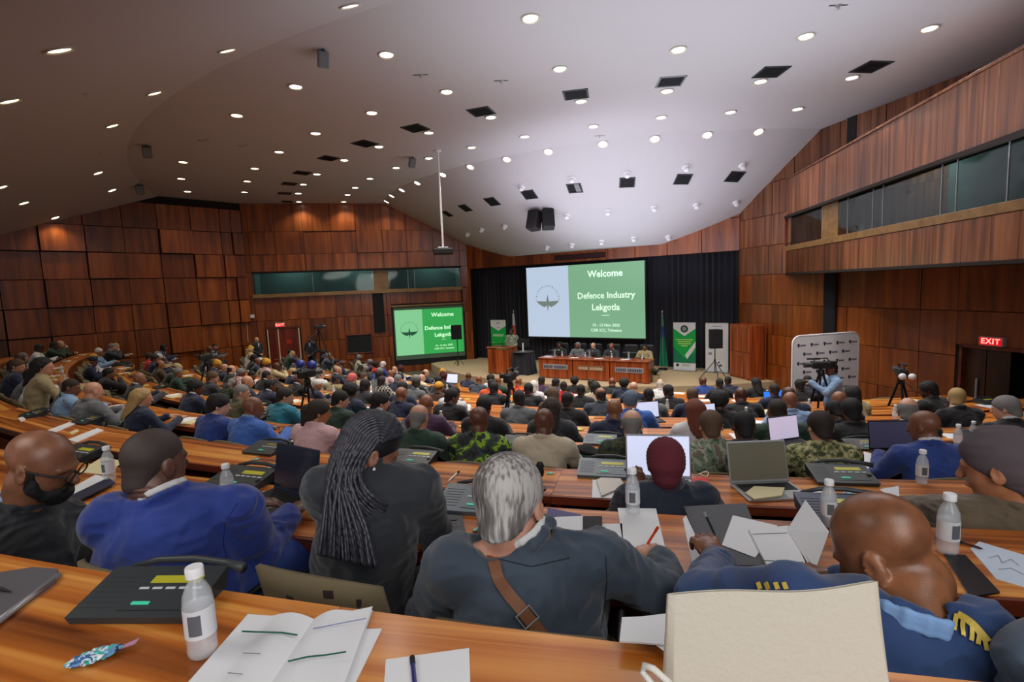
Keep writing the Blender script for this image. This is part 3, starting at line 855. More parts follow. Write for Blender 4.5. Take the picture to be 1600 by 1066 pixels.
def head_field(F_, c, R, s=1.0, ears=True, nose=1.0, fat=0.0, bumps=True, long=1.0):
    c = np.array(c, float)
    W = lambda x, y, z: c + R @ (np.array([x, y, z]) * s)
    F_.ell(W(0, -.014, .034), np.array([.077, .097, .084 * long]) * s, R, .02 * s)
    F_.ell(W(0, .028, -.028), np.array([.064 + fat * .01, .066, .084]) * s, R, .03 * s)
    F_.cone(W(0, .015, -.062), W(0, .06, -.088), (.05 + fat * .012) * s, .026 * s, .03 * s)
    F_.ell(W(0, .078, .018), np.array([.05, .02, .012]) * s, R, .015 * s)
    F_.cone(W(0, .094, .004), W(0, .112, -.026), .008 * s, .014 * s * nose, .012 * s)
    F_.ell(W(0, .094, -.057), np.array([.026, .012, .010]) * s, R, .01 * s)
    if bumps:
        for sg in (-1, 1): F_.ell(W(sg * .033, .1, .002), np.array([.017, .014, .012]) * s, R, .012 * s, sub=True)
    if ears:
        for sg in (-1, 1):
            Re = R @ rotm(sg * -.35, 0.15, 0)
            F_.ell(W(sg * .081, -.012, -.012), np.array([.0085, .021, .033]) * s, Re, .008 * s)
            F_.ell(W(sg * .092, -.006, -.006), np.array([.007, .010, .017]) * s, Re, .006 * s, sub=True)

def hand_field(F_, w_, d, n, side, s=1.0, curl=.5, k=.006, pinch=False):
    """w_: wrist, d: direction along the hand, n: back-of-hand normal, side: +1 thumb towards +x'"""
    w_ = np.array(w_, float); d = np.array(d, float); d /= np.linalg.norm(d); n = np.array(n, float); n -= (n @ d) * d; n /= np.linalg.norm(n)
    x = np.cross(d, n) * side
    P = lambda a, b, c: w_ + (x * a + d * b + n * c) * s
    R = np.stack([x * (1 if side else 1), d, n], 1)
    F_.cone(P(0, -.02, 0), P(0, .03, 0), .027 * s, .029 * s, .02)
    F_.ell(P(0, .055, 0), np.array([.043, .046, .018]) * s, R, .014)
    L_ = [.072, .082, .076, .06]
    for i in range(4):
        bx = .031 - .0205 * i
        b0 = P(bx, .085 - .004 * abs(i - 1), .002); th = curl * (.9 if i else (.7 if pinch else .9))
        seg = L_[i] * s; dirv = d * math.cos(th * .5) - n * math.sin(th * .5)
        p1 = b0 + dirv * seg * .45; d2 = d * math.cos(th * 1.5) - n * math.sin(th * 1.5)
        p2 = p1 + d2 * seg * .32; d3 = d * math.cos(th * 2.3) - n * math.sin(th * 2.3)
        p3 = p2 + d3 * seg * .24
        F_.cone(P(bx * .8, .05, .0), b0, .0105 * s, .0100 * s, k); F_.cone(b0, p1, .0098 * s, .009 * s, k); F_.cone(p1, p2, .009 * s, .0082 * s, k * .6); F_.cone(p2, p3, .0082 * s, .007 * s, k * .6)
    t0 = P(.03, .02, -.006); t1 = P(.056, .052, -.012 - .012 * curl); t2 = P(.058 - .012 * curl, .083, -.018 - .02 * curl)
    F_.cone(P(.012, .012, 0), t0, .017 * s, .015 * s, .012); F_.cone(t0, t1, .0135 * s, .0108 * s, k); F_.cone(t1, t2, .0108 * s, .0085 * s, k)

def person_meshes(J, h_body=.012, h_top=.012, key='p', want=('body', 'jacket', 'trousers', 'shoes', 'collar'), fold=.006, seed=1):
    """J holds joints: hip, neck, shl, shr, ell, elr, wrl, wrr, head, headR, hs (head size), girth, kneel, kneer, footl, footr, hands(curl)"""
    V = lambda k_: np.array(J[k_], float)
    hip, neck, shl, shr = V('hip'), V('neck'), V('shl'), V('shr')
    sc = J.get('s', 1.0); g = J.get('girth', 1.0); hs = J.get('hs', sc)
    xa = shr - shl; sw = np.linalg.norm(xa); xa = xa / sw
    za = neck - hip; tl = np.linalg.norm(za); za = za - (za @ xa) * xa; za /= np.linalg.norm(za); ya = np.cross(za, xa)
    RT = np.stack([xa, ya, za], 1)
    mid = (shl + shr) / 2
    head, HR = V('head'), np.array(J.get('headR', np.eye(3)))
    nd = head + HR @ (np.array([0, -.02, -.07]) * hs) - neck; nd = nd / np.linalg.norm(nd) * .6 + za * .4; nd /= np.linalg.norm(nd)   # the collar follows the neck
    xn = xa - (xa @ nd) * nd; xn /= np.linalg.norm(xn); yn = np.cross(nd, xn)
    pts = np.array([hip, neck, shl, shr, V('ell'), V('elr'), V('wrl'), V('wrr'), head] + [V(k_) for k_ in ('kneel', 'kneer', 'footl', 'footr') if k_ in J])
    lo, hi = pts.min(0) - .26 * max(sc, g), pts.max(0) + .26 * max(sc, g)
    def torso(F_, e, shrink=1.0):
        q = shrink
        F_.ell(hip + za * .02 * sc, np.array([.175 * g * sc, .135 * g * sc, .13 * sc]) * q + e, RT, .05)
        F_.ell(hip + za * tl * .38, np.array([.158 * g * sc, .118 * g * sc, .19 * sc]) * q + e, RT, .06)
        F_.ell(mid - za * .13 * sc - ya * .01, np.array([sw * .45, .118 * g * sc, .19 * sc]) * q + e, RT, .06)
        F_.cone(shl * .93 + mid * .07 - za * .012, shr * .93 + mid * .07 - za * .012, .056 * sc * q + e, .056 * sc * q + e, .05)
        for s_, q2 in ((shl, -1), (shr, 1)):
            F_.cone(neck - za * .018 + xa * .03 * q2, s_ * .9 + mid * .1, .052 * sc * q + e, .05 * sc * q + e, .05)
    def arm(F_, a, b, c, r, e, kk=.03, cuff=0.0):
        F_.cone(a, b, r * 1.02 + e, r * .82 + e, kk)
        F_.cone(b, c, r * .84 + e, r * .56 + e + cuff, kk)
    out = {}
    ar = .058 * sc * J.get('armr', 1.0)
    if 'body' in want:
        B = Field(lo, hi, h_body)
        torso(B, 0, .84)
        arm(B, shl, V('ell'), V('wrl'), ar * .72, 0); arm(B, shr, V('elr'), V('wrr'), ar * .72, 0)
        nb = head + HR @ (np.array([0, -.02, -.07]) * hs)
        nr = J.get('neckr', .056) * hs
        B.cone(neck - za * .03, nb, nr * 1.12, nr, .035)
        for i_ in range(J.get('rolls', 0)):
            B.ell(nb + (neck - nb) * (.1 + .38 * i_) + HR @ np.array([0, -.016, 0]) * hs, np.array([nr * .98, nr * .98, .017 * hs]), HR, .006)
        head_field(B, head, HR, hs, fat=J.get('fat', 0), long=J.get('long', 1.0))
        for sd, wk, ek in ((-1, 'wrl', 'ell'), (1, 'wrr', 'elr')):
            if J.get('nohand' + wk[-1]): continue
            w_ = V(wk); d = V('hd' + wk[-1]) if ('hd' + wk[-1]) in J else w_ - V(ek)
            d = d / np.linalg.norm(d); n = V('hn' + wk[-1]) if ('hn' + wk[-1]) in J else np.array([0, 0, 1.0])
            if ('hd' + wk[-1]) not in J: d = d * np.array([1, 1, .3])
            hand_field(B, w_, d, n, -sd, hs * .98, J.get('curl', .45), k=max(.006, h_body * .4))
        for sd in 'lr':
            if 'knee' + sd in J:
                o_ = xa * (.09 if sd == 'r' else -.09) * sc
                B.cone(hip + o_, V('knee' + sd), .07 * sc, .05 * sc, .03); B.cone(V('knee' + sd), V('foot' + sd), .048 * sc, .036 * sc, .03)
        P, Q = B.surf(); out['body'] = np_mesh(key + '_body', P, Q)
    if 'jacket' in want:
        T = Field(lo, hi, h_top)
        e = J.get('coat', .012)
        torso(T, e)
        tr = ar * 1.1
        cut = J.get('sleeve', .94)
        el, er, wl, wr = V('ell'), V('elr'), V('wrl'), V('wrr')
        arm(T, shl, el, el + (wl - el) * cut, tr, e * .5, .03, J.get('cuff', .006)); arm(T, shr, er, er + (wr - er) * cut, tr, e * .5, .03, J.get('cuff', .006))
        # opening for the neck
        nb = head + HR @ (np.array([0, -.02, -.07]) * hs)
        T.cone(neck + za * .02, nb + (nb - neck) * .6, J.get('neckr', .056) * hs * 1.06, J.get('neckr', .056) * hs * 1.3, .008, sub=True)
        if J.get('collar', True):     # folded jacket collar round the back of the neck
            cr = (J.get('neckr', .056) * hs + .018)
            for i_ in range(9):
                a = math.radians(-150 + 300 * i_ / 9 - 90); b = math.radians(-150 + 300 * (i_ + 1) / 9 - 90)
                f_ = lambda t: neck + nd * (J.get('colz', .045) - .015 + .012 * -math.sin(t)) * sc + xn * cr * math.cos(t) + yn * (cr * .95 * math.sin(t) - .005)
                T.cone(f_(a), f_(b), .013, .013, .012)
        if J.get('hood'):
            T.ell(neck - ya * .1 * sc + za * .02, np.array([.12, .06, .07]) * sc, RT, .04)
        P, Q = T.surf()
        if fold:
            P = folds(P, Q, fold, (8, 8, 13), seed); P = folds(P, Q, fold * .6, (17, 17, 26), seed + 3)
        out['jacket'] = np_mesh(key + '_jacket', P, Q)
    if 'collar' in want:
        C_ = Field(neck - .16, neck + .16, min(h_top, .007))
        cr = (J.get('neckr', .056) * hs + .008)
        for i_ in range(12):
            a = 2 * PI * i_ / 12; b = 2 * PI * (i_ + 1) / 12
            f_ = lambda t: neck + nd * (J.get('colz', .045) - .014 * math.sin(t)) * sc + xn * cr * math.cos(t) + yn * (cr * math.sin(t) - .002)
            C_.cone(f_(a), f_(b), .0085, .0085, .004); C_.cone(f_(a) + nd * .012, f_(b) + nd * .012, .0065, .0065, .004)
        C_.ell(neck - za * .09 * sc + ya * (.112 * g * sc), np.array([.036, .022, .1]) * sc, RT, .01)
        P, Q = C_.surf(); out['collar'] = np_mesh(key + '_collar', P, Q)
    if 'trousers' in want and 'kneel' in J:
        T = Field(lo, hi, h_top * 1.3)
        for sd in 'lr':
            o_ = xa * (.09 if sd == 'r' else -.09) * sc
            T.cone(hip + o_, V('knee' + sd), .088 * sc * g, .068 * sc, .03); T.cone(V('knee' + sd), V('foot' + sd) + np.array([0, 0, .04]), .066 * sc, .055 * sc, .03)
        T.ell(hip, np.array([.18 * g * sc, .14 * g * sc, .12 * sc]), RT, .04)
        P, Q = T.surf(); out['trousers'] = np_mesh(key + '_trousers', folds(P, Q, .004, (10, 10, 16), 4) if fold else P, Q)
    if 'shoes' in want and 'footl' in J:
        T = Field(lo, hi, h_top * 1.2)
        fd = np.array(J.get('footd', (0, 1, 0)), float)
        for sd in 'lr':
            f_ = V('foot' + sd); T.cone(f_ + np.array([0, 0, -.035]), f_ + fd * .16 * sc + np.array([0, 0, -.045]), .042 * sc, .036 * sc, .02)
        P, Q = T.surf(); out['shoes'] = np_mesh(key + '_shoes', P, Q)
    return out

# hair pieces are built once in the frame of the head (origin between the ears, +y the face)
def hair_mesh(kind, h=.006):
    Fh = Field((-.2, -.24, -.5 if kind in ('long', 'braided', 'scarf') else -.2), (.2, .2, .26), h)
    def cap(t=.008, hl=-.0135, n=(0, -.603, .797), ear=True, top=1.0):
        Fh.ell((0, -.014, .034), (.077 + t, .097 + t, .084 * top + t), None, .01)
        Fh.cone((0, -.05, -.03), (0, -.055, -.06), .052 + t, .048 + t, .02)
        nn = np.array(n, float); Fh.cut(nn * hl / (nn @ nn), -nn)
    if kind == 'cropped': cap(.0025)
    elif kind == 'short': cap(.009)
    elif kind == 'full': cap(.016, -.02)
    elif kind == 'trim': cap(.013, -.006)
    elif kind == 'fringe':
        Fh.ell((0, -.014, .02), (.077 + .006, .097 + .006, .08), None, .01); Fh.cone((0, -.05, -.03), (0, -.055, -.06), .054, .05, .02)
        Fh.cut((0, -.05, .052), (0, .3, 1)); Fh.cut((0, -.01, 0), (0, 1, -.15)); 
    elif kind == 'afro':
        Fh.ell((0, -.03, .045), (.115, .125, .115), None, .01); Fh.cut((0, .05, .0), (0, .9, -.6))
    elif kind == 'bob':
        Fh.ell((0, -.02, .03), (.095, .115, .1), None, .01)
        for sg in (-1, 1): Fh.cone((sg * .07, -.03, .02), (sg * .08, -.02, -.11), .035, .03, .03)
        Fh.cone((0, -.07, 0), (0, -.08, -.12), .07, .06, .04); Fh.cut((0, .045, .02), (0, .95, -.5))
    elif kind in ('long', 'braided'):
        Fh.ell((0, -.02, .03), (.093, .112, .098), None, .01)
        Fh.cone((0, -.06, 0), (0, -.11, -.26), .078, .07, .04)
        for sg in (-1, 1): Fh.cone((sg * .065, -.05, .02), (sg * .06, -.1, -.3), .035, .04, .03)
        Fh.cut((0, .04, .03), (0, .95, -.6))
    elif kind == 'bun':
        cap(.012); Fh.ell((0, -.12, .06), (.045, .045, .045), None, .02)
    elif kind == 'tied':
        cap(.014, -.02); Fh.ell((0, -.13, .02), (.035, .04, .045), None, .02); Fh.cone((0, -.14, 0), (0, -.13, -.13), .028, .018, .02)
    elif kind == 'beanie':
        Fh.ell((0, -.018, .045), (.093, .115, .1), None, .01); Fh.cone((0, -.06, 0), (0, -.06, -.02), .075, .07, .02); Fh.cut((0, 0, -.012), (0, .35, -1))
    elif kind == 'beret':
        Fh.ell((.03, -.01, .085), (.125, .125, .035), rotm(0, .1, .25), .01); Fh.cone((0, -.014, .05), (0, -.014, .06), .09, .09, .02)
    elif kind == 'cap':
        Fh.ell((0, -.014, .05), (.09, .11, .085), None, .01); Fh.cut((0, 0, .025), (0, .1, -1))
        Fh.ell((0, .12, .035), (.065, .075, .007), rotm(0, -.15, 0), .006)
    elif kind == 'hat':
        Fh.ell((0, -.014, .07), (.088, .105, .08), None, .01); Fh.ell((0, -.014, .035), (.15, .17, .012), None, .02)
    elif kind == 'scarf':
        Fh.ell((0, -.01, .03), (.1, .118, .11), None, .01); Fh.cone((0, -.03, -.04), (0, -.05, -.16), .095, .12, .05); Fh.cut((0, .055, .0), (0, 1, -.25))
    elif kind == 'headwrap':
        Fh.ell((0, -.03, .06), (.1, .12, .1), rotm(0, .3, 0), .01); Fh.ell((0, -.07, .12), (.07, .07, .06), None, .03); Fh.cut((0, .05, .0), (0, .7, -.9))
    P, Q = Fh.surf()
    if kind in ('afro', 'full', 'bob', 'long'): P = folds(P, Q, .004, (60, 60, 40), 3, False)
    if kind in ('scarf', 'headwrap', 'beanie'): P = folds(P, Q, .004, (14, 14, 30), 3)
    if kind == 'braided':
        th = np.arctan2(P[:, 0], -P[:, 1]); N_ = normals(P, Q); P = P + N_ * (.006 * np.abs(np.sin(th * 15)))[:, None]
    return np_mesh('hair_' + kind, P, Q)
# ================================================================== desks, chairs, desk things
SEG_A = {}
def local_arc(R, da, y0):       # point on the arc of radius R, angle da from the segment's middle, in the segment's frame (y towards the stage)
    return R * math.sin(da), y0 - R * math.cos(da)
def desk_meshes(k):
    Rf = ROW_FAR[k]; Rn = Rf + DESK_D; Rm = (Rf + Rn) / 2
    half = 1.4 / Rm * .9985; H = DESK_H if k else ROW_Z[0] - FLOOR_Z[0]
    n = 8
    def slab(R0, R1, z0, z1, h=half):
        mb = MB(); 
        for i in range(n):
            a = -h + 2 * h * i / n; b = -h + 2 * h * (i + 1) / n
            P = []
            for z in (z0, z1):
                for (R, t) in ((R0, a), (R1, a), (R1, b), (R0, b)):
                    x, y = local_arc(R, t, Rm); P.append((x, y, z))
            fs = [(4, 5, 6, 7), (3, 2, 1, 0), (0, 4, 7, 3), (1, 2, 6, 5)]
            if i == 0: fs.append((0, 1, 5, 4))
            if i == n - 1: fs.append((3, 7, 6, 2))
            mb.add(P, fs)
        return mb
    d = {}
    d['desktop'] = slab(Rf, Rn - .012, H - .03, H).mesh('desktop')
    d['edge_band'] = slab(Rn - .012, Rn + .006, H - .06, H - .003).mesh('edge_band')
    mb = slab(Rf + .03, Rf + .05, .02, H - .03)
    d['modesty_panel'] = mb.mesh('modesty_panel')
    mb = slab(Rf + .05, Rn - .06, H - .2, H - .18); d['under_shelf'] = mb.mesh('under_shelf')
    mb = MB(); mb.bbox((-.02, -DESK_D / 2 + .06, 0), (.02, DESK_D / 2 - .06, H - .03), .004); d['support'] = mb.mesh('support')
    for m in d.values(): m.materials.append(None)
    return d, half, Rm
AISLE = math.radians(-61.5)
def in_hall(p, m=1.0):           # clear of the side walls
    q = Vector((p[0], p[1]))
    for P0, D, n in ((SR, RWD, WR.n), (WL, WLF.D, WLF.n), (WL, WLS.D, WLS.n)):
        v = q - P0
        if v.x * n.x + v.y * n.y < m: return False
    return True
def visible(p, m=60):
    q = proj(p)
    return q is not None and -m < q[0] < 1600 + m
SIDEW = ['leftmost', 'second from left', 'third from left']
desks = {}
PHASE = {1: None}
row_a = {}
for k in range(NROW):
    d, half, Rm = desk_meshes(k)
    a_ref = None
    if k == 1:      # the joint seen beside the grey-haired man's elbow
        a_ref = min(arc_px(Rm, 739, ROW_Z[1]), key=lambda a: abs(a + .25))
    elif k == 2: a_ref = min(arc_px(Rm, 398, ROW_Z[2]), key=lambda a: abs(a + .4))
    else: a_ref = math.radians(-15 - 3.1 * k)
    segs = []
    for i in range(-16, 17):
        a = a_ref + half * (2 * i + 1) * 1.001
        if a < math.radians(-92) or a > math.radians(34): continue
        if k > 3 and abs(a - AISLE) < half + .25 / Rm * 2: continue
        c = pol(Rm, a, FLOOR_Z[k])
        if not (in_hall(pol(Rm, a - half), 1.1) and in_hall(pol(Rm, a + half), 1.1)): continue
        if c.y < -.8 and k: continue
        if k == 0 and abs(a - math.radians(-15)) > .2: continue
        if not (visible(pol(Rm, a - half, ROW_Z[k])) or visible(pol(Rm, a + half, ROW_Z[k])) or visible(c)): continue
        segs.append(a)
    segs.sort()
    row_a[k] = segs
    for i, a in enumerate(segs):
        c = pol(Rm, a, FLOOR_Z[k])
        lab = f'long curved wooden desk in the {ordn(k + 1)} row ahead, {ordn(i + 1)} segment from left'
        e = empty('long_desk', c, a, lab, 'desk', f'curved desks of the {ordn(k + 1)} row')
        link('desktop', d['desktop'], e, M_DESK); link('edge_band', d['edge_band'], e, M_EDGE)
        link('modesty_panel', d['modesty_panel'], e, M_FRONT)
        link('under_shelf', d['under_shelf'], e, M_EDGE)
        for s in (-1, 1):
            x, y = local_arc(Rm, s * (half - .035 / Rm), Rm)
            link('support', d['support'], e, M_FRONT, loc=(x, y, 0), rot=(0, 0, s * half))
# place things on desks: row, angle, radial offset from the far edge
def on_desk(k, a, off): p = pol(ROW_FAR[k] + off, a, ROW_Z[k]); return p, a
def desk_a(k, px, off=.3):
    c = arc_px(ROW_FAR[k] + off, px, ROW_Z[k])
    if not c: return None
    return max(c)          # the nearer crossing lies at the larger angle
def ang_of(p): return math.atan2(p.x - CC.x, CC.y - p.y)

# ---- chairs
M_UPH = plain('chair_fabric', (112, 100, 74), .95)
def chair_fabric(name, base, spot1, spot2, scale):
    m, N, L, B = newmat(name)
    tc = N.new('ShaderNodeTexCoord'); v = N.new('ShaderNodeTexVoronoi'); v.distance = 'CHEBYCHEV'; v.inputs['Scale'].default_value = scale; v.inputs['Randomness'].default_value = .55
    L.new(tc.outputs['Object'], v.inputs['Vector'])
    r = ramp(N, [(0, (1, 1, 1, 1)), (.17, (0, 0, 0, 1))], 'CONSTANT'); L.new(v.outputs['Distance'], r.inputs[0])
    r2 = ramp(N, [(0, srgb(*spot1)), (.5, srgb(*spot2)), (.75, srgb(*base))], 'CONSTANT'); L.new(v.outputs['Color'], r2.inputs[0])
    mx = N.new('ShaderNodeMix'); mx.data_type = 'RGBA'; L.new(r.outputs[0], mx.inputs[0]); mx.inputs[6].default_value = srgb(*base); L.new(r2.outputs[0], mx.inputs[7])
    L.new(mx.outputs[2], B.inputs['Base Color']); B.inputs['Roughness'].default_value = .95
    n = N.new('ShaderNodeTexNoise'); n.inputs['Scale'].default_value = 500; b = N.new('ShaderNodeBump'); b.inputs['Strength'].default_value = .4; b.inputs['Distance'].default_value = .002
    L.new(n.outputs[0], b.inputs['Height']); L.new(b.outputs[0], B.inputs['Normal'])
    MATS[name] = m; return m
M_UPH2 = chair_fabric('patterned_chair_fabric', (124, 112, 86), (48, 36, 34), (92, 72, 52), 11)
def chair_meshes():
    def back(u, v):
        x = (u - .5) * .5 * (1 - .06 * v); c = 1 - (2 * u - 1) ** 2
        top = .40 + .05 * c
        return Vector((x, -.03 - .07 * c - .09 * v, .47 + (top) * v))
    mb = MB(); T = .045
    nu, nv = 10, 6
    F0 = [[back(i / nu, j / nv) for i in range(nu + 1)] for j in range(nv + 1)]
    n = (nu + 1) * (nv + 1)
    vs_ = [p + Vector((0, T * (0.5 if i in (0, nu) or j in (0, nv) else 1) / 2, 0)) for j, r in enumerate(F0) for i, p in enumerate(r)] + \
          [p - Vector((0, T * (0.5 if i in (0, nu) or j in (0, nv) else 1) / 2, 0)) for j, r in enumerate(F0) for i, p in enumerate(r)]
    fs = []
    for j in range(nv):
        for i in range(nu):
            a = j * (nu + 1) + i
            fs.append((a, a + nu + 1, a + nu + 2, a + 1)); fs.append((n + a, n + a + 1, n + a + nu + 2, n + a + nu + 1))
    for i in range(nu):
        a = i; fs.append((a, a + 1, n + a + 1, n + a)); a = nv * (nu + 1) + i; fs.append((a + 1, a, n + a, n + a + 1))
    for j in range(nv):
        a = j * (nu + 1); fs.append((a + nu + 1, a, n + a, n + a + nu + 1)); a += nu; fs.append((a, a + nu + 1, n + a + nu + 1, n + a))
    mb.add(vs_, fs)
    b = mb.mesh('backrest', None, True); b.materials.append(None)
    mb = MB(); mb.bbox((-.24, -.04, .39), (.24, .43, .47), .03); s = mb.mesh('seat', None, 'auto'); s.materials.append(None)
    mb = MB(); mb.cyl((0, .2, .06), (0, .2, .39), .03, 10)
    for i in range(5):
        t = 2 * PI * i / 5; mb.cyl((0, .2, .07), (.26 * math.cos(t), .2 + .26 * math.sin(t), .03), .022, 6, r2=.014)
    p = mb.mesh('base', None, 'auto'); p.materials.append(None)
    mb = MB()
    mb.tube([(-.26, 0, .48), (-.27, .02, .64), (-.27, .28, .66), (-.26, .32, .62)], .014, 6)
    al = mb.mesh('armrest', None, True); al.materials.append(None)
    return b, s, p, al
CH = chair_meshes()
NCH = [0]
def chair(p, rz, label, group='upholstered conference chairs', near=False, z=None):
    e = empty('conference_chair', p, rz, label, 'chair', group)
    m = M_UPH2 if near else M_UPH
    link('backrest', CH[0], e, m); link('seat', CH[1], e, m); link('base', CH[2], e, M_BLACKMETAL)
    link('armrest', CH[3], e, M_BLACKMETAL); link('armrest', CH[3], e, M_BLACKMETAL, loc=(.53, 0, 0))
    return e

# ---- delegate microphone unit
M_UNIT = plain('console_plastic', (44, 50, 54), .42)
M_LCD = plain('console_display', (150, 146, 40), .3, emit=(150, 146, 30), es=.35)
M_LCDDIM = plain('console_display_dim', (104, 98, 30), .3, emit=(110, 104, 30), es=.15)
M_BTN = plain('console_button', (190, 198, 204), .4)
M_TEAL = plain('talk_button', (60, 190, 150), .4, emit=(60, 190, 150), es=.3)
def unit_meshes():
    w_, d_ = .34, .21
    def top(x, y): return .022 + (y + d_ / 2) / d_ * .045
    mb = MB()
    V_ = []
    for z0 in (0, 1):
        for (x, y) in ((-w_ / 2, -d_ / 2), (w_ / 2, -d_ / 2), (w_ / 2, d_ / 2), (-w_ / 2, d_ / 2)):
            V_.append((x * (1 if z0 else .96), y * (1 if z0 else .94), top(x, y) if z0 else 0.0))
    mb.add(V_, [(3, 2, 1, 0), (4, 5, 6, 7), (0, 1, 5, 4), (1, 2, 6, 5), (2, 3, 7, 6), (3, 0, 4, 7)])
    hb = mb.mesh('housing')
    sl = math.atan2(.045, d_)
    T = Matrix.Translation((0, 0, top(0, 0))) @ Matrix.Rotation(sl, 4, 'X')
    def bx(lo, hi, nm, b=.001): m = MB(); m.bbox(lo, hi, b, 0, T); return m.mesh(nm)
    disp = bx((-.02, .03, 0), (.125, .062, .002), 'display')
    but = [bx((-.036 + .038 * i, .003, 0), (-.008 + .038 * i, .012, .003), 'button') for i in range(5)]
    talk = bx((-.02, -.06, 0), (.03, -.048, .004), 'talk_button')
    bar = bx((-.045, -.082, 0), (.13, -.079, .0015), 'groove')
    m = MB()
    for i in range(7): m.bbox((-.155, -.07 + i * .021, 0), (-.065, -.066 + i * .021, .001), .0004, 0, T)
    gr = m.mesh('loudspeaker_slots')
    m = MB(); m.lathe([(.0, 0), (.013, 0), (.012, .01), (.0, .011)], 12, 0, T @ Matrix.Translation((.145, -.02, 0))); kn = m.mesh('knob')
    m = MB(); m.tube([(-.13, d_ / 2 + .012, .06), (-.05, d_ / 2 + .02, .078), (.06, d_ / 2 + .02, .08), (.16, d_ / 2 + .01, .07), (.22, d_ / 2 - .01, .062)], [.009, .011, .012, .012, .017], 8)
    mic = m.mesh('microphone_arm', None, True)
    return dict(housing=(hb, M_UNIT), display=(disp, M_LCD), talk_button=(talk, M_TEAL), groove=(bar, M_BLACK), loudspeaker_slots=(gr, plain('slot_grey', (36, 41, 45), .6)), knob=(kn, M_DARKGREY), microphone_arm=(mic, M_DARKGREY)), but
UNIT, UBUT = unit_meshes()
for mm, _ in UNIT.values(): mm.materials.append(None)
for mm in UBUT: mm.materials.append(None)
M_UNITL = plain('console_plastic_lit', (86, 98, 108), .4)  # paler copy of the console plastic; the lit look is put into the colour
def unit(p, rz, label, near=True, mat=None, s=1.0, lcd=None, group='desk microphone units'):
    e = empty('delegate_unit', p, rz, label, 'microphone unit', group, scale=s)
    for nm, (me, mt) in UNIT.items():
        if not near and nm in ('groove', 'knob', 'loudspeaker_slots', 'talk_button'): continue
        link(nm, me, e, (mat or mt) if nm == 'housing' else (lcd or mt) if nm == 'display' else mt)
    if near:
        for b in UBUT: link('button', b, e, M_BTN)
    return e

# ---- bottle
M_PET = plain('clear_bottle_plastic', (225, 232, 238), .06)
_b = M_PET.node_tree.nodes['Principled BSDF']; _b.inputs['Alpha'].default_value = .38; _b.inputs['Roughness'].default_value = .08; _b.inputs['Coat Weight'].default_value = .6
M_LABEL = plain('bottle_label', (214, 218, 224), .5)
M_LABELD = plain('bottle_label_dark', (92, 98, 106), .5)
M_CAP = plain('bottle_cap', (236, 238, 242), .4)
def bottle_meshes(n=20):
    mb = MB(); prof = [(.0, .004), (.022, 0), (.029, .006), (.031, .02), (.0295, .03), (.031, .045), (.031, .125), (.0285, .145), (.02, .165), (.0125, .178), (.0125, .19)]
    mb.lathe(prof, n, cap=False); b = mb.mesh('body', None, True)
    mb = MB(); mb.lathe([(.0135, .183), (.0185, .184), (.0185, .203), (.017, .206), (.0, .206)], n, cap=False); c = mb.mesh('cap', None, 'auto')
    mb = MB(); mb.lathe([(.0315, .052), (.0315, .118)], n, cap=False); l = mb.mesh('label', None, True)
    mb = MB()
    for i in range(7):
        a = -.7 + i * .12; b2 = a + .12
        mb.add([(.0319 * math.sin(a), -.0319 * math.cos(a), .062), (.0319 * math.sin(b2), -.0319 * math.cos(b2), .062), (.0319 * math.sin(b2), -.0319 * math.cos(b2), .108), (.0319 * math.sin(a), -.0319 * math.cos(a), .108)], [(0, 1, 2, 3)])
    k_ = mb.mesh('label_print', None, True)
    for m in (b, c, l, k_): m.materials.append(None)
    return b, c, l, k_
BOT = bottle_meshes(); BOTL = bottle_meshes(8)
def bottle(p, label, s=1.0, near=True, group='small water bottles', rz=0):
    e = empty('water_bottle', p, rz, label, 'bottle', group, scale=s)
    Bm = BOT if near else BOTL
    link('body', Bm[0], e, M_PET); link('cap', Bm[1], e, M_CAP); link('label', Bm[2], e, M_LABEL)
    if near: link('label_print', Bm[3], e, M_LABELD)
    return e
# ---- paper things
M_PAPER = plain('white_paper', (222, 224, 228), .7)
M_CREAM = plain('cream_paper', (214, 204, 160), .7)
M_LIME = plain('yellow_green_card', (206, 206, 108), .6)
M_INK = plain('print_grey', (120, 124, 130), .7)
M_GREENINK = plain('print_green', (20, 96, 74), .6)
M_NAVY = plain('navy_cover', (30, 34, 60), .5)
def sheet_mesh(w_, d_, t=.0025, lines=0):
    mb = MB(); mb.box((-w_ / 2, -d_ / 2, 0), (w_ / 2, d_ / 2, t)); return mb.mesh('sheet', None)
SHEET = {k_: sheet_mesh(*k_) for k_ in ((.21, .297), (.15, .21), (.1, .3), (.3, .21))}
SHEET['card'] = sheet_mesh(.09, .055); SHEET['pad'] = sheet_mesh(.16, .22, .015)
for m in SHEET.values(): m.materials.append(None)
def tilt_paper(p, rz, kind, mat, label, cat='paper', name='paper_sheet', group=None):
    o = link(name, SHEET[kind], None, mat, loc=p + Vector((0, 0, .0005)), rot=(0, 0, rz)); return tag(o, label, cat, group)
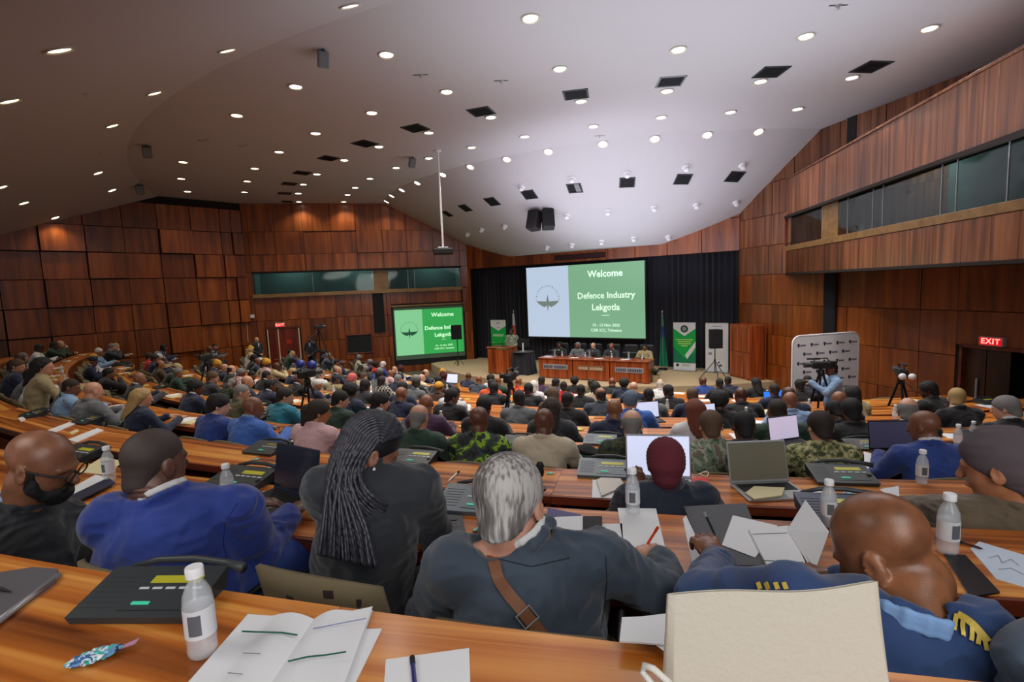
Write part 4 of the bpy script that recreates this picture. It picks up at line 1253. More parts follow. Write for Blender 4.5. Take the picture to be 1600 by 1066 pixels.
# ---- laptop
def laptop_meshes(w_=.34, d_=.235):
    mb = MB(); mb.bbox((-w_ / 2, -d_, 0), (w_ / 2, 0, .014), .004); b = mb.mesh('base', None, 'auto')
    mb = MB(); mb.bbox((-w_ / 2 + .02, -d_ * .55, .014), (w_ / 2 - .02, -d_ * .1, .0152), .0005); k_ = mb.mesh('keyboard')
    mb = MB(); mb.bbox((-.05, -d_ + .015, .014), (.05, -d_ * .62, .0148), .0005); t = mb.mesh('touchpad')
    mb = MB(); mb.bbox((-w_ / 2, -.004, 0), (w_ / 2, .003, d_), .003); l = mb.mesh('lid', None, 'auto')
    mb = MB(); mb.box((-w_ / 2 + .008, -.0062, .016), (w_ / 2 - .008, -.0052, d_ - .01)); s = mb.mesh('screen')
    for m in (b, k_, t, l, s): m.materials.append(None)
    return b, k_, t, l, s
LAP = laptop_meshes()
M_SCRW = plain('screen_white', (200, 210, 235), .3, emit=(205, 212, 240), es=.75)
M_SCRB = plain('screen_blue', (40, 110, 220), .3, emit=(50, 120, 235), es=1.0)
M_SCRD = plain('screen_dark', (96, 92, 78), .25, emit=(90, 86, 72), es=.25)
M_SCRK = plain('screen_off', (30, 32, 48), .15)
def laptop(p, rz, label, body=None, screen=None, open_=100, s=1.0):
    e = empty('laptop', p, rz, label, 'laptop', None, scale=s)
    body = body or M_SILVER
    link('base', LAP[0], e, body); link('keyboard', LAP[1], e, M_BLACK if body != M_BLACK else M_DARKGREY); link('touchpad', LAP[2], e, M_GREY)
    ld = link('lid', LAP[3], e, body, loc=(0, 0, .012), rot=(math.radians(90 - open_), 0, 0))
    link('screen', LAP[4], ld, screen or M_SCRW)
    return e

# ================================================================== the crowd
SKIN = [plain('skin_%d' % i, c, .42) for i, c in enumerate([(74, 44, 32), (94, 58, 42), (116, 74, 54), (136, 90, 66), (202, 156, 132), (188, 138, 112), (160, 106, 72)])]
for m in SKIN: m.node_tree.nodes['Principled BSDF'].inputs['Subsurface Weight'].default_value = 0.0
def cloth(name, c, weave=.3): return plain('cloth_' + name, c, .88, sheen=.2, bump=weave, bscale=700)
def patterned(name, cols, scale, kind='noise', rough=.9, stretch=(1, 1, 1)):
    m, N, L, B = newmat(name)
    tc = N.new('ShaderNodeTexCoord'); mp = N.new('ShaderNodeMapping'); mp.inputs['Scale'].default_value = stretch
    L.new(tc.outputs['Object'], mp.inputs[0])
    if kind == 'noise':
        t = N.new('ShaderNodeTexNoise'); t.inputs['Scale'].default_value = scale; t.inputs['Detail'].default_value = 2.5; t.inputs['Distortion'].default_value = .6
    elif kind == 'digital':
        sn = N.new('ShaderNodeVectorMath'); sn.operation = 'SNAP'; sn.inputs[1].default_value = (.011, .011, .011); L.new(mp.outputs[0], sn.inputs[0])
        t = N.new('ShaderNodeTexNoise'); t.inputs['Scale'].default_value = scale; t.inputs['Detail'].default_value = 2; mp = sn
    elif kind == 'check':
        t = N.new('ShaderNodeTexChecker'); t.inputs['Scale'].default_value = scale; t.inputs[1].default_value = srgb(*cols[0][1]); t.inputs[2].default_value = srgb(*cols[1][1])
        L.new(mp.outputs[0], t.inputs['Vector']); L.new(t.outputs[0], B.inputs['Base Color']); B.inputs['Roughness'].default_value = rough; MATS[name] = m; return m
    elif kind == 'voronoi':
        t = N.new('ShaderNodeTexVoronoi'); t.inputs['Scale'].default_value = scale
    L.new(mp.outputs[0], t.inputs['Vector'])
    r = ramp(N, [(p, srgb(*c)) for p, c in cols], 'CONSTANT'); L.new(t.outputs[0], r.inputs[0])
    L.new(r.outputs[0], B.inputs['Base Color']); B.inputs['Roughness'].default_value = rough
    MATS[name] = m; return m
CL = {}
for n_, c in dict(black=(22, 22, 26), charcoal=(42, 44, 50), slate=(58, 66, 78), navy=(24, 32, 60), grey=(96, 100, 104), lightgrey=(140, 146, 150), blue=(34, 60, 130),
                  brightblue=(56, 100, 180), green=(28, 54, 42), olive=(80, 78, 54), khaki=(150, 136, 100), beige=(184, 172, 150), white=(212, 212, 214), red=(190, 34, 40),
                  orange=(214, 84, 40), pink=(206, 168, 172), teal=(30, 116, 136), brown=(76, 56, 42), purple=(70, 40, 72), maroon=(92, 30, 36), lightblue=(130, 160, 196), cream=(206, 198, 168)).items():
    CL[n_] = cloth(n_, c)
CL['camo_green'] = patterned('camo_green_black', [(0, (30, 34, 34)), (.42, (48, 56, 60)), (.5, (60, 84, 40)), (.56, (132, 168, 48)), (.63, (40, 46, 50))], 9)
CL['camo_grey'] = patterned('camo_grey_green', [(0, (70, 84, 66)), (.4, (112, 134, 110)), (.5, (160, 170, 150)), (.57, (128, 108, 98)), (.64, (96, 118, 96))], 13)
CL['camo_digital'] = patterned('camo_digital', [(0, (62, 70, 44)), (.42, (108, 112, 74)), (.5, (158, 154, 108)), (.58, (186, 180, 138)), (.66, (90, 92, 60))], 24, 'digital')
CL['camo_dark'] = patterned('camo_dark', [(0, (26, 34, 28)), (.45, (48, 60, 44)), (.53, (72, 76, 52)), (.6, (34, 38, 32))], 12)
CL['checked'] = patterned('checked_cloth', [(0, (24, 24, 26)), (1, (170, 168, 160))], 22, 'check')
CL['floral'] = patterned('floral_cloth', [(0, (176, 36, 34)), (.5, (196, 60, 40)), (.6, (210, 170, 60))], 30)
CL['cream_print'] = patterned('cream_print', [(0, (196, 180, 140)), (.5, (150, 126, 84)), (.58, (206, 196, 160))], 30)
HC = {n_: plain('hair_' + n_, c, .75, bump=.8, bscale=260) for n_, c in dict(black=(14, 13, 14), darkbrown=(38, 28, 22), brown=(84, 62, 44), blond=(168, 140, 90), grey=(120, 118, 116), white=(198, 196, 192), red=(104, 50, 34), maroon=(70, 26, 34), blue=(80, 96, 116), tan=(170, 150, 104), yellow=(206, 150, 40), pink=(200, 96, 96), navy=(20, 26, 46), beige=(170, 160, 130)).items()}
HAIR = {}
def hair_for(kind):
    if kind not in HAIR: HAIR[kind] = hair_mesh(kind, .009)
    return HAIR[kind]
PASTES = dict(short='short', cropped='closely cropped')
def tmpl(key, **k):
    J = dict(hip=(0, -.02, .52), neck=(0, .09, .955), shl=(-.19, .075, .9), shr=(.19, .075, .9), ell=(-.27, .2, .7), elr=(.27, .2, .7), wrl=(-.13, .46, .775), wrr=(.14, .45, .775),
             head=(0, .13, 1.09), yaw=0, pitch=-.25, kneel=(-.12, .4, .47), kneer=(.12, .4, .47), footl=(-.13, .36, .1), footr=(.13, .36, .1), curl=.5)
    J.update(k); J['headR'] = rotm(J['yaw'], J['pitch'], J.get('roll', 0))
    m = person_meshes(J, .013, .014, key, fold=.006, seed=len(key) * 7 + 1)
    return dict(J=J, m=m)
TM = {}
TM['desk'] = tmpl('desk')
TM['desk_left'] = tmpl('desk_left', yaw=.6, head=(-.015, .14, 1.09))
TM['desk_right'] = tmpl('desk_right', yaw=-.65, head=(.015, .14, 1.09))
TM['write'] = tmpl('write', neck=(.01, .17, .94), shl=(-.17, .17, .89), shr=(.2, .13, .9), head=(.0, .24, 1.05), pitch=-.7, yaw=.15, wrl=(-.16, .5, .775), wrr=(.2, .5, .78), elr=(.3, .25, .74), curl=.9)
TM['lean_left'] = tmpl('lean_left', neck=(-.06, .1, .95), shl=(-.24, .1, .88), shr=(.13, .07, .93), head=(-.09, .14, 1.085), yaw=.3, roll=.12, wrl=(-.2, .46, .775))
TM['lean_right'] = tmpl('lean_right', neck=(.07, .1, .95), shl=(-.13, .07, .93), shr=(.25, .1, .88), head=(.1, .13, 1.085), yaw=-.35, roll=-.12, wrr=(.2, .46, .775))
TM['back'] = tmpl('back', neck=(0, -.02, .97), shl=(-.2, -.02, .915), shr=(.2, -.02, .915), head=(0, .02, 1.11), pitch=-.05, ell=(-.27, .1, .68), elr=(.27, .1, .68), wrl=(-.1, .34, .66), wrr=(.1, .36, .67))
TM['chin'] = tmpl('chin', neck=(0, .13, .945), shl=(-.18, .13, .9), shr=(.19, .11, .9), head=(.01, .19, 1.07), yaw=-.3, pitch=-.2, elr=(.24, .38, .76), wrr=(.07, .36, .93), curl=1.3, hdr=(-.25, -.1, 1), hnr=(.3, .9, .2))
TM['heavy'] = tmpl('heavy', girth=1.28, fat=1, neckr=.066, rolls=2, shl=(-.215, .06, .9), shr=(.215, .06, .9), hs=1.04, armr=1.2, ell=(-.31, .2, .7), elr=(.31, .2, .7))
TM['slim'] = tmpl('slim', girth=.82, shl=(-.165, .075, .9), shr=(.165, .075, .9), neckr=.047, armr=.82, hs=.96, yaw=.2)
TM['slim_right'] = tmpl('slim_right', girth=.82, shl=(-.165, .075, .9), shr=(.165, .075, .9), neckr=.047, armr=.82, hs=.96, yaw=-.5)
ST = dict(hip=(0, 0, .93), neck=(0, .01, 1.45), shl=(-.19, 0, 1.39), shr=(.19, 0, 1.39), head=(0, .04, 1.6), kneel=(-.1, .02, .5), kneer=(.1, .02, .5), footl=(-.11, 0, .1), footr=(.11, 0, .1), pitch=-.05)
TM['stand'] = tmpl('stand', **{**ST, **dict(ell=(-.27, .0, 1.12), elr=(.27, .0, 1.12), wrl=(-.08, .2, .95), wrr=(.08, .2, .95))})
TM['stand_shoot'] = tmpl('stand_shoot', **{**ST, **dict(ell=(-.25, .2, 1.2), elr=(.25, .2, 1.15), wrl=(-.08, .42, 1.38), wrr=(.1, .36, 1.3), curl=1.0, yaw=0)})
TM['sit_face'] = tmpl('sit_face', yaw=.0, pitch=-.05, neck=(0, .04, .97), head=(0, .07, 1.11), wrl=(-.1, .42, .78), wrr=(.1, .43, .78))
PEOPLE = []
EYEW = None
def person(p, rz, T, skin, jacket, hair=None, hairc='black', collar=None, trousers='charcoal', s=1.05, label=None, group=None, sink=0.0):
    e = empty('person', p, rz, label, 'person', group, scale=s)
    t = TM[T]
    link('body', t['m']['body'], e, SKIN[skin] if isinstance(skin, int) else skin)
    link('jacket', t['m']['jacket'], e, CL[jacket])
    link('trousers', t['m']['trousers'], e, CL[trousers]); link('shoes', t['m']['shoes'], e, M_BLACK)
    if collar: link('shirt_collar', t['m']['collar'], e, CL[collar])
    if hair:
        J = t['J']; M = Matrix(np.array(J['headR']).tolist()).to_4x4()
        hs_ = J.get('hs', 1.0)
        nm = {'beanie': 'beanie', 'beret': 'beret', 'cap': 'cap', 'hat': 'hat', 'scarf': 'headscarf', 'headwrap': 'headwrap'}.get(hair, 'hair')
        o = link(nm, hair_for(hair), e, HC[hairc])
        o.matrix_local = Matrix.Translation(J['head']) @ M @ Matrix.Scale(hs_, 4)
    return e
SEATS = []                       # (row, angle) already taken
OFF_SEAT = 1.02
HTOP = 1.2                      # head top of the seated templates
def seat_pos(k, a): return pol(ROW_FAR[k] + OFF_SEAT, a, FLOOR_Z[k])
def snap(px, Y):                 # slide a standing thing along its line of sight into the lane between two desk rows
    r = ray(px, 560); best = None
    for i in range(-90, 91):
        y = Y + i * .01; x = r[0] / r[1] * y; R = math.hypot(x - CC.x, y - CC.y)
        d_ = min(abs(R - (ROW_FAR[k] + .97)) for k in range(NROW))
        if R < ROW_FAR[-1] - .3: d_ = 0
        if best is None or d_ + abs(i) * .0004 < best[0]: best = (d_ + abs(i) * .0004, y)
    return best[1]
BLOCK = []
for _px, _Y in ((1283, 9.1), (1303, 9.3), (1408, 8.6), (797, 8.8), (480, 9.6), (322, 12.6), (498, 15.5), (400, 20.9), (485, 21.6), (1468, 8.2)):
    _y = snap(_px, _Y); _r = ray(_px, 560); BLOCK.append(Vector((_r[0] / _r[1] * _y, _y)))
def free(k, a, d=.62):
    R = ROW_FAR[k] + OFF_SEAT
    q = pol(R, a).to_2d()
    if any((q - b).length < .72 for b in BLOCK): return False
    return all(not (kk == k and abs(aa - a) * R < d) for kk, aa in SEATS)
def find_seat(px, ytop, s=1.05, rows=None):
    best = None
    for k in (rows or range(3, NROW)):
        z = FLOOR_Z[k] + HTOP * s
        for a in arc_px(ROW_FAR[k] + OFF_SEAT - .12, px, z):
            p = pol(ROW_FAR[k] + OFF_SEAT - .12, a, z)
            if not in_hall(p, .9): continue
            q = proj(p)
            d_ = abs(q[1] - ytop) + (0 if free(k, a, .6) else 25)
            if best is None or d_ < best[0]: best = (d_, k, a)
    return best[1], best[2]
COLN = dict(black='black', charcoal='charcoal', slate='slate grey', navy='navy', grey='grey', lightgrey='light grey', blue='royal blue', brightblue='bright blue', green='dark green', olive='olive', khaki='khaki', beige='beige',
            white='white', red='red', orange='orange', pink='pale pink', teal='teal', brown='brown', purple='purple', maroon='maroon', lightblue='light blue', cream='cream', camo_green='bright green camouflage', camo_grey='grey-green camouflage',
            camo_digital='yellow-green camouflage', camo_dark='dark camouflage', checked='black and white checked', floral='red floral', cream_print='cream patterned')
HN = {None: 'bald head', 'cropped': 'cropped {} hair', 'short': 'short {} hair', 'full': 'thick {} hair', 'fringe': 'balding {} hair', 'afro': '{} afro hair', 'bob': '{} bobbed hair', 'long': 'long {} hair', 'braided': 'long {} braids', 'bun': '{} hair bun',
      'tied': 'tied {} hair', 'beanie': '{} beanie', 'beret': '{} beret', 'cap': '{} cap', 'hat': '{} hat', 'scarf': '{} headscarf', 'headwrap': '{} headwrap'}
PEND = []                        # people are listed first, then named by look and place
def seated(k, a, T='desk', skin=1, jacket='black', hair='short', hairc='black', collar=None, s=1.05, turn=0.0, chair_=True):
    SEATS.append((k, a)); PEND.append((k, a, T, skin, jacket, hair, hairc, collar, s, turn, chair_))
def at_px(px, ytop, T, skin, jacket, hair=None, hairc='black', collar=None, s=1.05, turn=0.0, rows=None, chair_=True):
    k, a = find_seat(px, ytop, s, rows); seated(k, a, T, skin, jacket, hair, hairc, collar, s, turn, chair_)
# people one can tell apart, by where they sit
L_ = [
 # fourth row
 (335, 640, 'desk_right', 4, 'blue', 'full', 'black', None), (388, 653, 'desk_right', 2, 'brightblue', None, 'black', 'lightblue'),
 (745, 647, 'desk', 1, 'camo_green', None, 'black', None), (848, 660, 'desk', 1, 'beige', None, 'black', None),
 (985, 653, 'desk', 4, 'camo_dark', 'fringe', 'grey', None), (1110, 645, 'desk', 5, 'camo_grey', 'short', 'brown', None), (1283, 640, 'desk', 5, 'camo_digital', 'short', 'darkbrown', None),
 (1448, 657, 'desk_left', 2, 'blue', None, 'black', 'white'),
 # fifth
 (490, 627, 'desk_right', 6, 'pink', 'tied', 'darkbrown', None), (527, 628, 'desk_right', 5, 'green', 'short', 'black', None), (650, 636, 'desk', 5, 'green', 'fringe', 'grey', None), (588, 632, 'desk_right', 5, 'charcoal', 'full', 'black', 'white'),
 (957, 653, 'desk', 3, 'navy', None, 'black', None), (1083, 638, 'slim', 5, 'white', 'braided', 'red', None), (1122, 640, 'desk', 1, 'black', 'afro', 'black', None), (1159, 644, 'desk', 1, 'charcoal', 'cropped', 'black', None),
 (1215, 636, 'heavy', 1, 'green', 'cropped', 'darkbrown', None), (1233, 638, 'desk_right', 3, 'lightblue', None, 'black', None), (1315, 657, 'write', 0, 'black', 'cropped', 'black', None),
 (1417, 633, 'desk_right', 4, 'black', 'fringe', 'grey', 'white'), (1495, 637, 'desk_right', 4, 'black', 'short', 'blond', 'white'), (1578, 627, 'desk_left', 4, 'black', 'short', 'grey', 'white'),
 (440, 625, 'desk_right', 5, 'teal', 'short', 'darkbrown', None), (753, 632, 'desk', 0, 'black', 'short', 'black', None),
 (884, 640, 'desk', 2, 'black', 'cropped', 'black', None), (860, 627, 'desk', 2, 'charcoal', 'long', 'darkbrown', None),
 (938, 637, 'desk_left', 3, 'slate', 'fringe', 'darkbrown', None), (809, 631, 'desk_left', 2, 'grey', 'short', 'black', None),
 (701, 633, 'desk_right', 2, 'black', 'short', 'black', None), (664, 632, 'desk_left', 3, 'purple', None, 'black', None), (624, 617, 'desk', 3, 'navy', None, 'black', None),
 (546, 613, 'desk', 0, 'navy', 'afro', 'black', None), (569, 625, 'desk', 0, 'charcoal', 'full', 'black', None), (598, 592, 'lean_left', 1, 'checked', 'short', 'black', None), (627, 605, 'desk', 1, 'navy', 'short', 'black', None),
 (771, 611, 'heavy', 0, 'black', 'short', 'black', None), (825, 614, 'heavy', 0, 'black', 'short', 'black', 'red'), (833, 606, 'slim', 5, 'white', 'bob', 'white', None), (809, 600, 'desk', 3, 'floral', None, 'black', None),
 (766, 598, 'desk', 1, 'orange', 'cropped', 'black', None), (777, 597, 'desk', 3, 'green', None, 'black', None), (863, 614, 'slim', 4, 'brown', 'long', 'brown', None),
 (907, 614, 'desk', 1, 'black', 'cropped', 'black', None), (930, 616, 'slim', 1, 'beige', 'bob', 'black', None), (983, 612, 'heavy', 5, 'brightblue', 'beanie', 'blue', None), (1012, 613, 'desk', 1, 'grey', 'cropped', 'black', None),
 (1044, 631, 'desk_left', 0, 'black', 'short', 'black', None), (1081, 621, 'desk', 3, 'navy', 'short', 'brown', None),
 (840, 587, 'lean_right', 0, 'purple', 'short', 'black', None), (867, 592, 'desk_right', 1, 'slate', 'short', 'black', None), (880, 597, 'slim', 2, 'red', 'cropped', 'black', None), (897, 605, 'slim', 0, 'black', 'afro', 'black', None),
 (923, 595, 'desk', 3, 'olive', 'short', 'darkbrown', None), (956, 592, 'heavy', 2, 'black', None, 'black', None), (974, 592, 'desk', 0, 'navy', 'afro', 'black', None), (990, 595, 'desk', 4, 'navy', None, 'black', None),
 (1031, 596, 'desk', 4, 'white', 'fringe', 'white', None), (1099, 590, 'desk_left', 1, 'blue', None, 'black', None), (1124, 589, 'desk', 1, 'black', 'cropped', 'black', None), (1137, 590, 'desk_right', 1, 'navy', 'cropped', 'black', None),
 (1156, 606, 'heavy', 0, 'black', None, 'black', None), (1181, 592, 'slim', 0, 'black', 'long', 'black', None), (1210, 601, 'desk', 2, 'navy', 'cropped', 'darkbrown', None), (1233, 611, 'desk_left', 0, 'navy', None, 'black', None),
 (1250, 600, 'desk', 0, 'black', 'short', 'black', None), (1262, 606, 'desk', 0, 'charcoal', 'cropped', 'black', None), (1295, 603, 'desk_left', 2, 'black', 'short', 'black', None), (1311, 612, 'desk_right', 3, 'black', None, 'black', None),
 (1332, 603, 'slim', 2, 'cream_print', 'bob', 'black', None), (1330, 622, 'heavy', 0, 'black', 'short', 'black', None),
 (747, 589, 'desk', 3, 'slate', None, 'black', None), (731, 577, 'desk_left', 1, 'navy', None, 'black', None),
 (526, 570, 'desk_right', 5, 'navy', None, 'black', 'white'), (549, 609, 'desk', 5, 'charcoal', 'beanie', 'pink', None), (692, 584, 'desk', 1, 'charcoal', 'headwrap', 'maroon', None), (691, 569, 'slim', 1, 'orange', 'headwrap', 'yellow', None),
 # left part
 (60, 556, 'slim_right', 5, 'khaki', 'long', 'black', None), (105, 594, 'desk_right', 2, 'lightblue', 'cropped', 'darkbrown', None), (22, 572, 'desk_right', 5, 'navy', 'short', 'brown', None),
 (218, 605, 'slim_right', 5, 'navy', 'long', 'blond', None), (300, 598, 'desk_right', 1, 'navy', 'full', 'black', 'white'), (372, 619, 'desk_right', 5, 'olive', 'cropped', 'grey', None), (382, 606, 'desk_right', 5, 'navy', None, 'black', None),
 (142, 592, 'heavy', 5, 'grey', None, 'black', None), (170, 530, 'chin', 4, 'charcoal', 'short', 'grey', 'white'), (103, 524, 'desk_right', 4, 'black', 'fringe', 'grey', 'white'), (212, 545, 'desk_right', 3, 'charcoal', None, 'black', 'white'),
]
for t in L_:
    px, yt, T, sk, jk, hr, hc, co = t
    rows = None
    if (px, yt) in ((1448, 657), (1110, 645), (1283, 640), (745, 647), (848, 660), (985, 653), (388, 653)): rows = [3]
    if px in (60, 105, 22): rows = [3]
    at_px(px, yt, T, sk, jk, hr, hc, co, s={60: 1.3, 22: 1.15}.get(px, 1.08), rows=rows)
# ... and everybody else on the crowded left side
rc = random.Random(11)
poses = ['desk', 'desk', 'desk_right', 'desk_left', 'write', 'lean_left', 'lean_right', 'back', 'chin', 'heavy', 'slim', 'slim_right', 'desk_right']
cols = ['black'] * 5 + ['charcoal'] * 4 + ['navy'] * 4 + ['slate', 'grey', 'olive', 'khaki', 'beige', 'white', 'white', 'green', 'brown', 'purple', 'lightblue', 'camo_dark', 'red', 'blue', 'pink', 'cream', 'cream_print']
EMPTYCH = []
for k in range(3, NROW):
    R = ROW_FAR[k] + OFF_SEAT; n = int(math.radians(95) * R / .72)
    for i in range(n):
        a = math.radians(-90) + i * .72 / R + (k % 3) * .2 / R
        p = pol(R, a, FLOOR_Z[k] + 1.0)
        q = proj(p)
        if q is None or not (-20 < q[0] < 1640) or not in_hall(p, 1.0): continue
        if k > 3 and abs(a - AISLE) * R < .75: continue
        if not free(k, a): continue
        if k == 3 and q[0] > 130: continue
        prob = .93 if q[0] < 700 and k > 4 else .55 if q[0] < 700 else .3 if q[0] < 1000 else .08
        if k == 3: prob = .6
        if k == 4 and 480 > q[0] > 300: prob = .0
        if rc.random() > prob:
            if rc.random() < .75 and k > 3: EMPTYCH.append((k, a))
            continue
        sk = rc.choice([0, 0, 1, 1, 2, 2, 3, 6, 4, 4, 5, 5]); T = rc.choice(poses)
        if q[0] < 420 and rc.random() < .6: T = rc.choice(['desk_right', 'slim_right', 'chin'])
        if T.startswith('slim') and rc.random() < .8: hr = rc.choice(['long', 'bob', 'bun', 'tied', 'afro', 'braided', 'headwrap', 'scarf'])
        else: hr = rc.choice([None, None, 'cropped', 'cropped', 'short', 'short', 'short', 'full', 'fringe', 'cap' if rc.random() < .3 else 'short', 'beret' if rc.random() < .3 else 'cropped'])
        hc = rc.choice(['grey', 'white', 'brown', 'darkbrown', 'blond']) if sk >= 4 else rc.choice(['black', 'black', 'black', 'darkbrown', 'grey'])
        if hr in ('cap', 'beret', 'headwrap', 'scarf'): hc = rc.choice(['navy', 'maroon', 'tan', 'black', 'yellow'])
        jk = rc.choice(cols)
        seated(k, a, T, sk, jk, hr, hc, 'white' if jk in ('black', 'charcoal', 'navy', 'slate', 'grey') and rc.random() < .6 else None, 1.05 + rc.uniform(-.04, .05), rc.uniform(-.25, .25))
PEND.sort(key=lambda t: (t[0], proj(seat_pos(t[0], t[1]) + Vector((0, 0, 1)))[0]))
cnt = {}
for (k, a, T, sk, jk, hr, hc, co, s, turn, ch) in PEND:
    cnt[k] = cnt.get(k, 0) + 1
    hcn = {'darkbrown': 'dark brown', 'tan': 'tan'}.get(hc, hc)
    look = f'{COLN[jk]} {"uniform" if jk.startswith("camo") else "top"}, {HN[hr].format(hcn)}'
    lab = f'seated person, {look}, {ordn(k + 1)} row, {ordn(cnt[k])} from left'
    p = seat_pos(k, a)
    e = person(p, a + turn, T, sk, jk, hr, hc, co, s=s, label=lab, group=f'delegates seated in the {ordn(k + 1)} row')
    e['seat_row'] = k
    if ch:
        chair(pol(ROW_FAR[k] + OFF_SEAT + .06, a, FLOOR_Z[k]), a + turn * .5, f'olive chair under the {ordn(cnt[k])} seated person from left, {ordn(k + 1)} row', f'occupied chairs of the {ordn(k + 1)} row')
EMPTYCH.sort(key=lambda t: (t[0], t[1]))
cnt = {}
for k, a in EMPTYCH:
    cnt[k] = cnt.get(k, 0) + 1
    chair(pol(ROW_FAR[k] + OFF_SEAT, a, FLOOR_Z[k]), a + rc.uniform(-.3, .3), f'empty olive chair in the {ordn(k + 1)} row, {ordn(cnt[k])} empty one from left', f'empty chairs of the {ordn(k + 1)} row')
print('people', len(PEND), 'empty chairs', len(EMPTYCH))
# ================================================================== ceiling fixtures
M_LENS = plain('lamp_lens', (255, 246, 230), .4, emit=(255, 248, 236), es=7)
M_LENSW = plain('lamp_lens_warm', (255, 240, 200), .4, emit=(255, 236, 196), es=6)
M_RIM = plain('lamp_rim', (214, 208, 190), .35, .4)
def ceil_frame(p):
    e_ = .05
    nx = (ceil_z(p.x + e_, p.y) - ceil_z(p.x - e_, p.y)) / (2 * e_); ny = (ceil_z(p.x, p.y + e_) - ceil_z(p.x, p.y - e_)) / (2 * e_)
    n = Vector((nx, ny, -1)).normalized()         # points down into the room
    z = -n; x = Vector((1, 0, 0)); x = (x - z * x.dot(z)).normalized(); y = z.cross(x)
    M = Matrix((x, y, z)).transposed().to_4x4(); M.translation = p; return M
mb = MB(); mb.lathe([(.105, -.002), (.15, -.004), (.152, -.022), (.135, -.026), (.112, -.012), (.105, .02)], 20, cap=False); RIM = mb.mesh('rim', None, 'auto'); RIM.materials.append(None)
mb = MB(); mb.lathe([(0, -.0125), (.11, -.0125), (.115, -.008)], 20, cap=False); LENS = mb.mesh('lens', None, True); LENS.materials.append(None)
DOWN = [(92,77),(355,78),(547,8),(14,157),(241,145),(175,196),(462,135),(604,85),(370,180),(698,143),(581,176),(493,208),(436,237),(398,263),(767,183),(670,207),(592,229),(538,250),(495,272),(474,288),(466,302),(467,315),
 (286,253),(283,279),(293,299),(312,314),(386,283),(382,300),(153,270),(175,297),(204,320),(86,340),(37,317),(2,292),(737,230),(792,249),(735,261),(692,273),(670,247),(619,262),(652,286),(578,279),(628,297),(555,293),(612,306),(543,304),(604,315),(537,315),
 (829,28),(875,107),(1060,77),(1259,56),(1452,44),(1331,121),(1188,127),(1042,142),(908,158),(1033,183),(1141,175),(1246,170),(927,197),(820,213),(857,237),(942,225),(1023,217),(1105,211),(1185,206)]
DOWN.sort(key=lambda t: (-t[1]))
BUILT = []
for i, (px, py) in enumerate(sorted(DOWN)):
    p = at_ceiling(px, py)
    if p is None: continue
    BUILT.append((px, py, p))
side = {}
for px, py, p in BUILT:
    zone = 'left' if px < 400 else 'middle' if px < 800 else 'right'
    side.setdefault(zone, []).append((py, px, p))
for zone, l in side.items():
    l.sort(key=lambda t: t[0])
    for n_, (py, px, p) in enumerate(l):
        M = ceil_frame(p)
        wz = {'left': 'left third', 'middle': 'middle', 'right': 'right half'}[zone]
        e = empty('downlight', (0, 0, 0), label=f'round recessed ceiling downlight, {wz} of ceiling, {ordn(n_ + 1)} from the top', cat='lamp', group='round recessed downlights')
        e.matrix_world = M
        warm = px < 420
        link('rim', RIM, e, M_RIM); link('lens', LENS, e, M_LENSW if warm else M_LENS)
        l_ = bpy.data.lights.new('downlight_beam', 'SPOT'); l_.energy = 190 if p.y < 12 else 150
        l_.color = (1.0, .86, .62) if px < 330 else (1.0, .95, .87); l_.spot_size = math.radians(125); l_.spot_blend = .7; l_.shadow_soft_size = .09
        if px < 330: l_.energy *= .3
        elif p.x < -4: l_.energy *= .6
        lo = bpy.data.objects.new('downlight_beam', l_); COL.objects.link(lo); lo.location = p + Vector((0, 0, -.06))
        if py in ():
            pass
# unlit eyeball spots over the stage
EYE = [(894,279),(815,292),(980,271),(1072,261),(1160,258),(950,330),(1022,324),(1088,320),(1150,316),(886,336),(990,372),(940,377),(1044,370),(894,382),(789,353),(753,358),(731,365),(855,386)]
mb = MB(); mb.lathe([(.12, 0), (.12, -.02), (.09, -.04), (.085, -.13), (.05, -.16), (0, -.16)], 16, cap=False); EB = mb.mesh('shade', None, 'auto'); EB.materials.append(None)
n_ = 0
for px, py in sorted(EYE):
    p = at_ceiling(px, py)
    if p is None: continue
    n_ += 1
    e = empty('stage_spotlight', (0, 0, 0), label=f'small white stage spotlight on the pale ceiling, {ordn(n_)} from the left', cat='lamp', group='white spotlights over the stage'); e.matrix_world = ceil_frame(p)
    link('shade', EB, e, M_WHITE); mb = MB(); mb.lathe([(0, -.161), (.045, -.158)], 12, cap=False)
    if n_ == 1: EL = mb.mesh('lens', None); EL.materials.append(None)
    link('lens', EL, e, plain('warm_small_lens', (240, 210, 160), .4, emit=(255, 214, 150), es=.6))
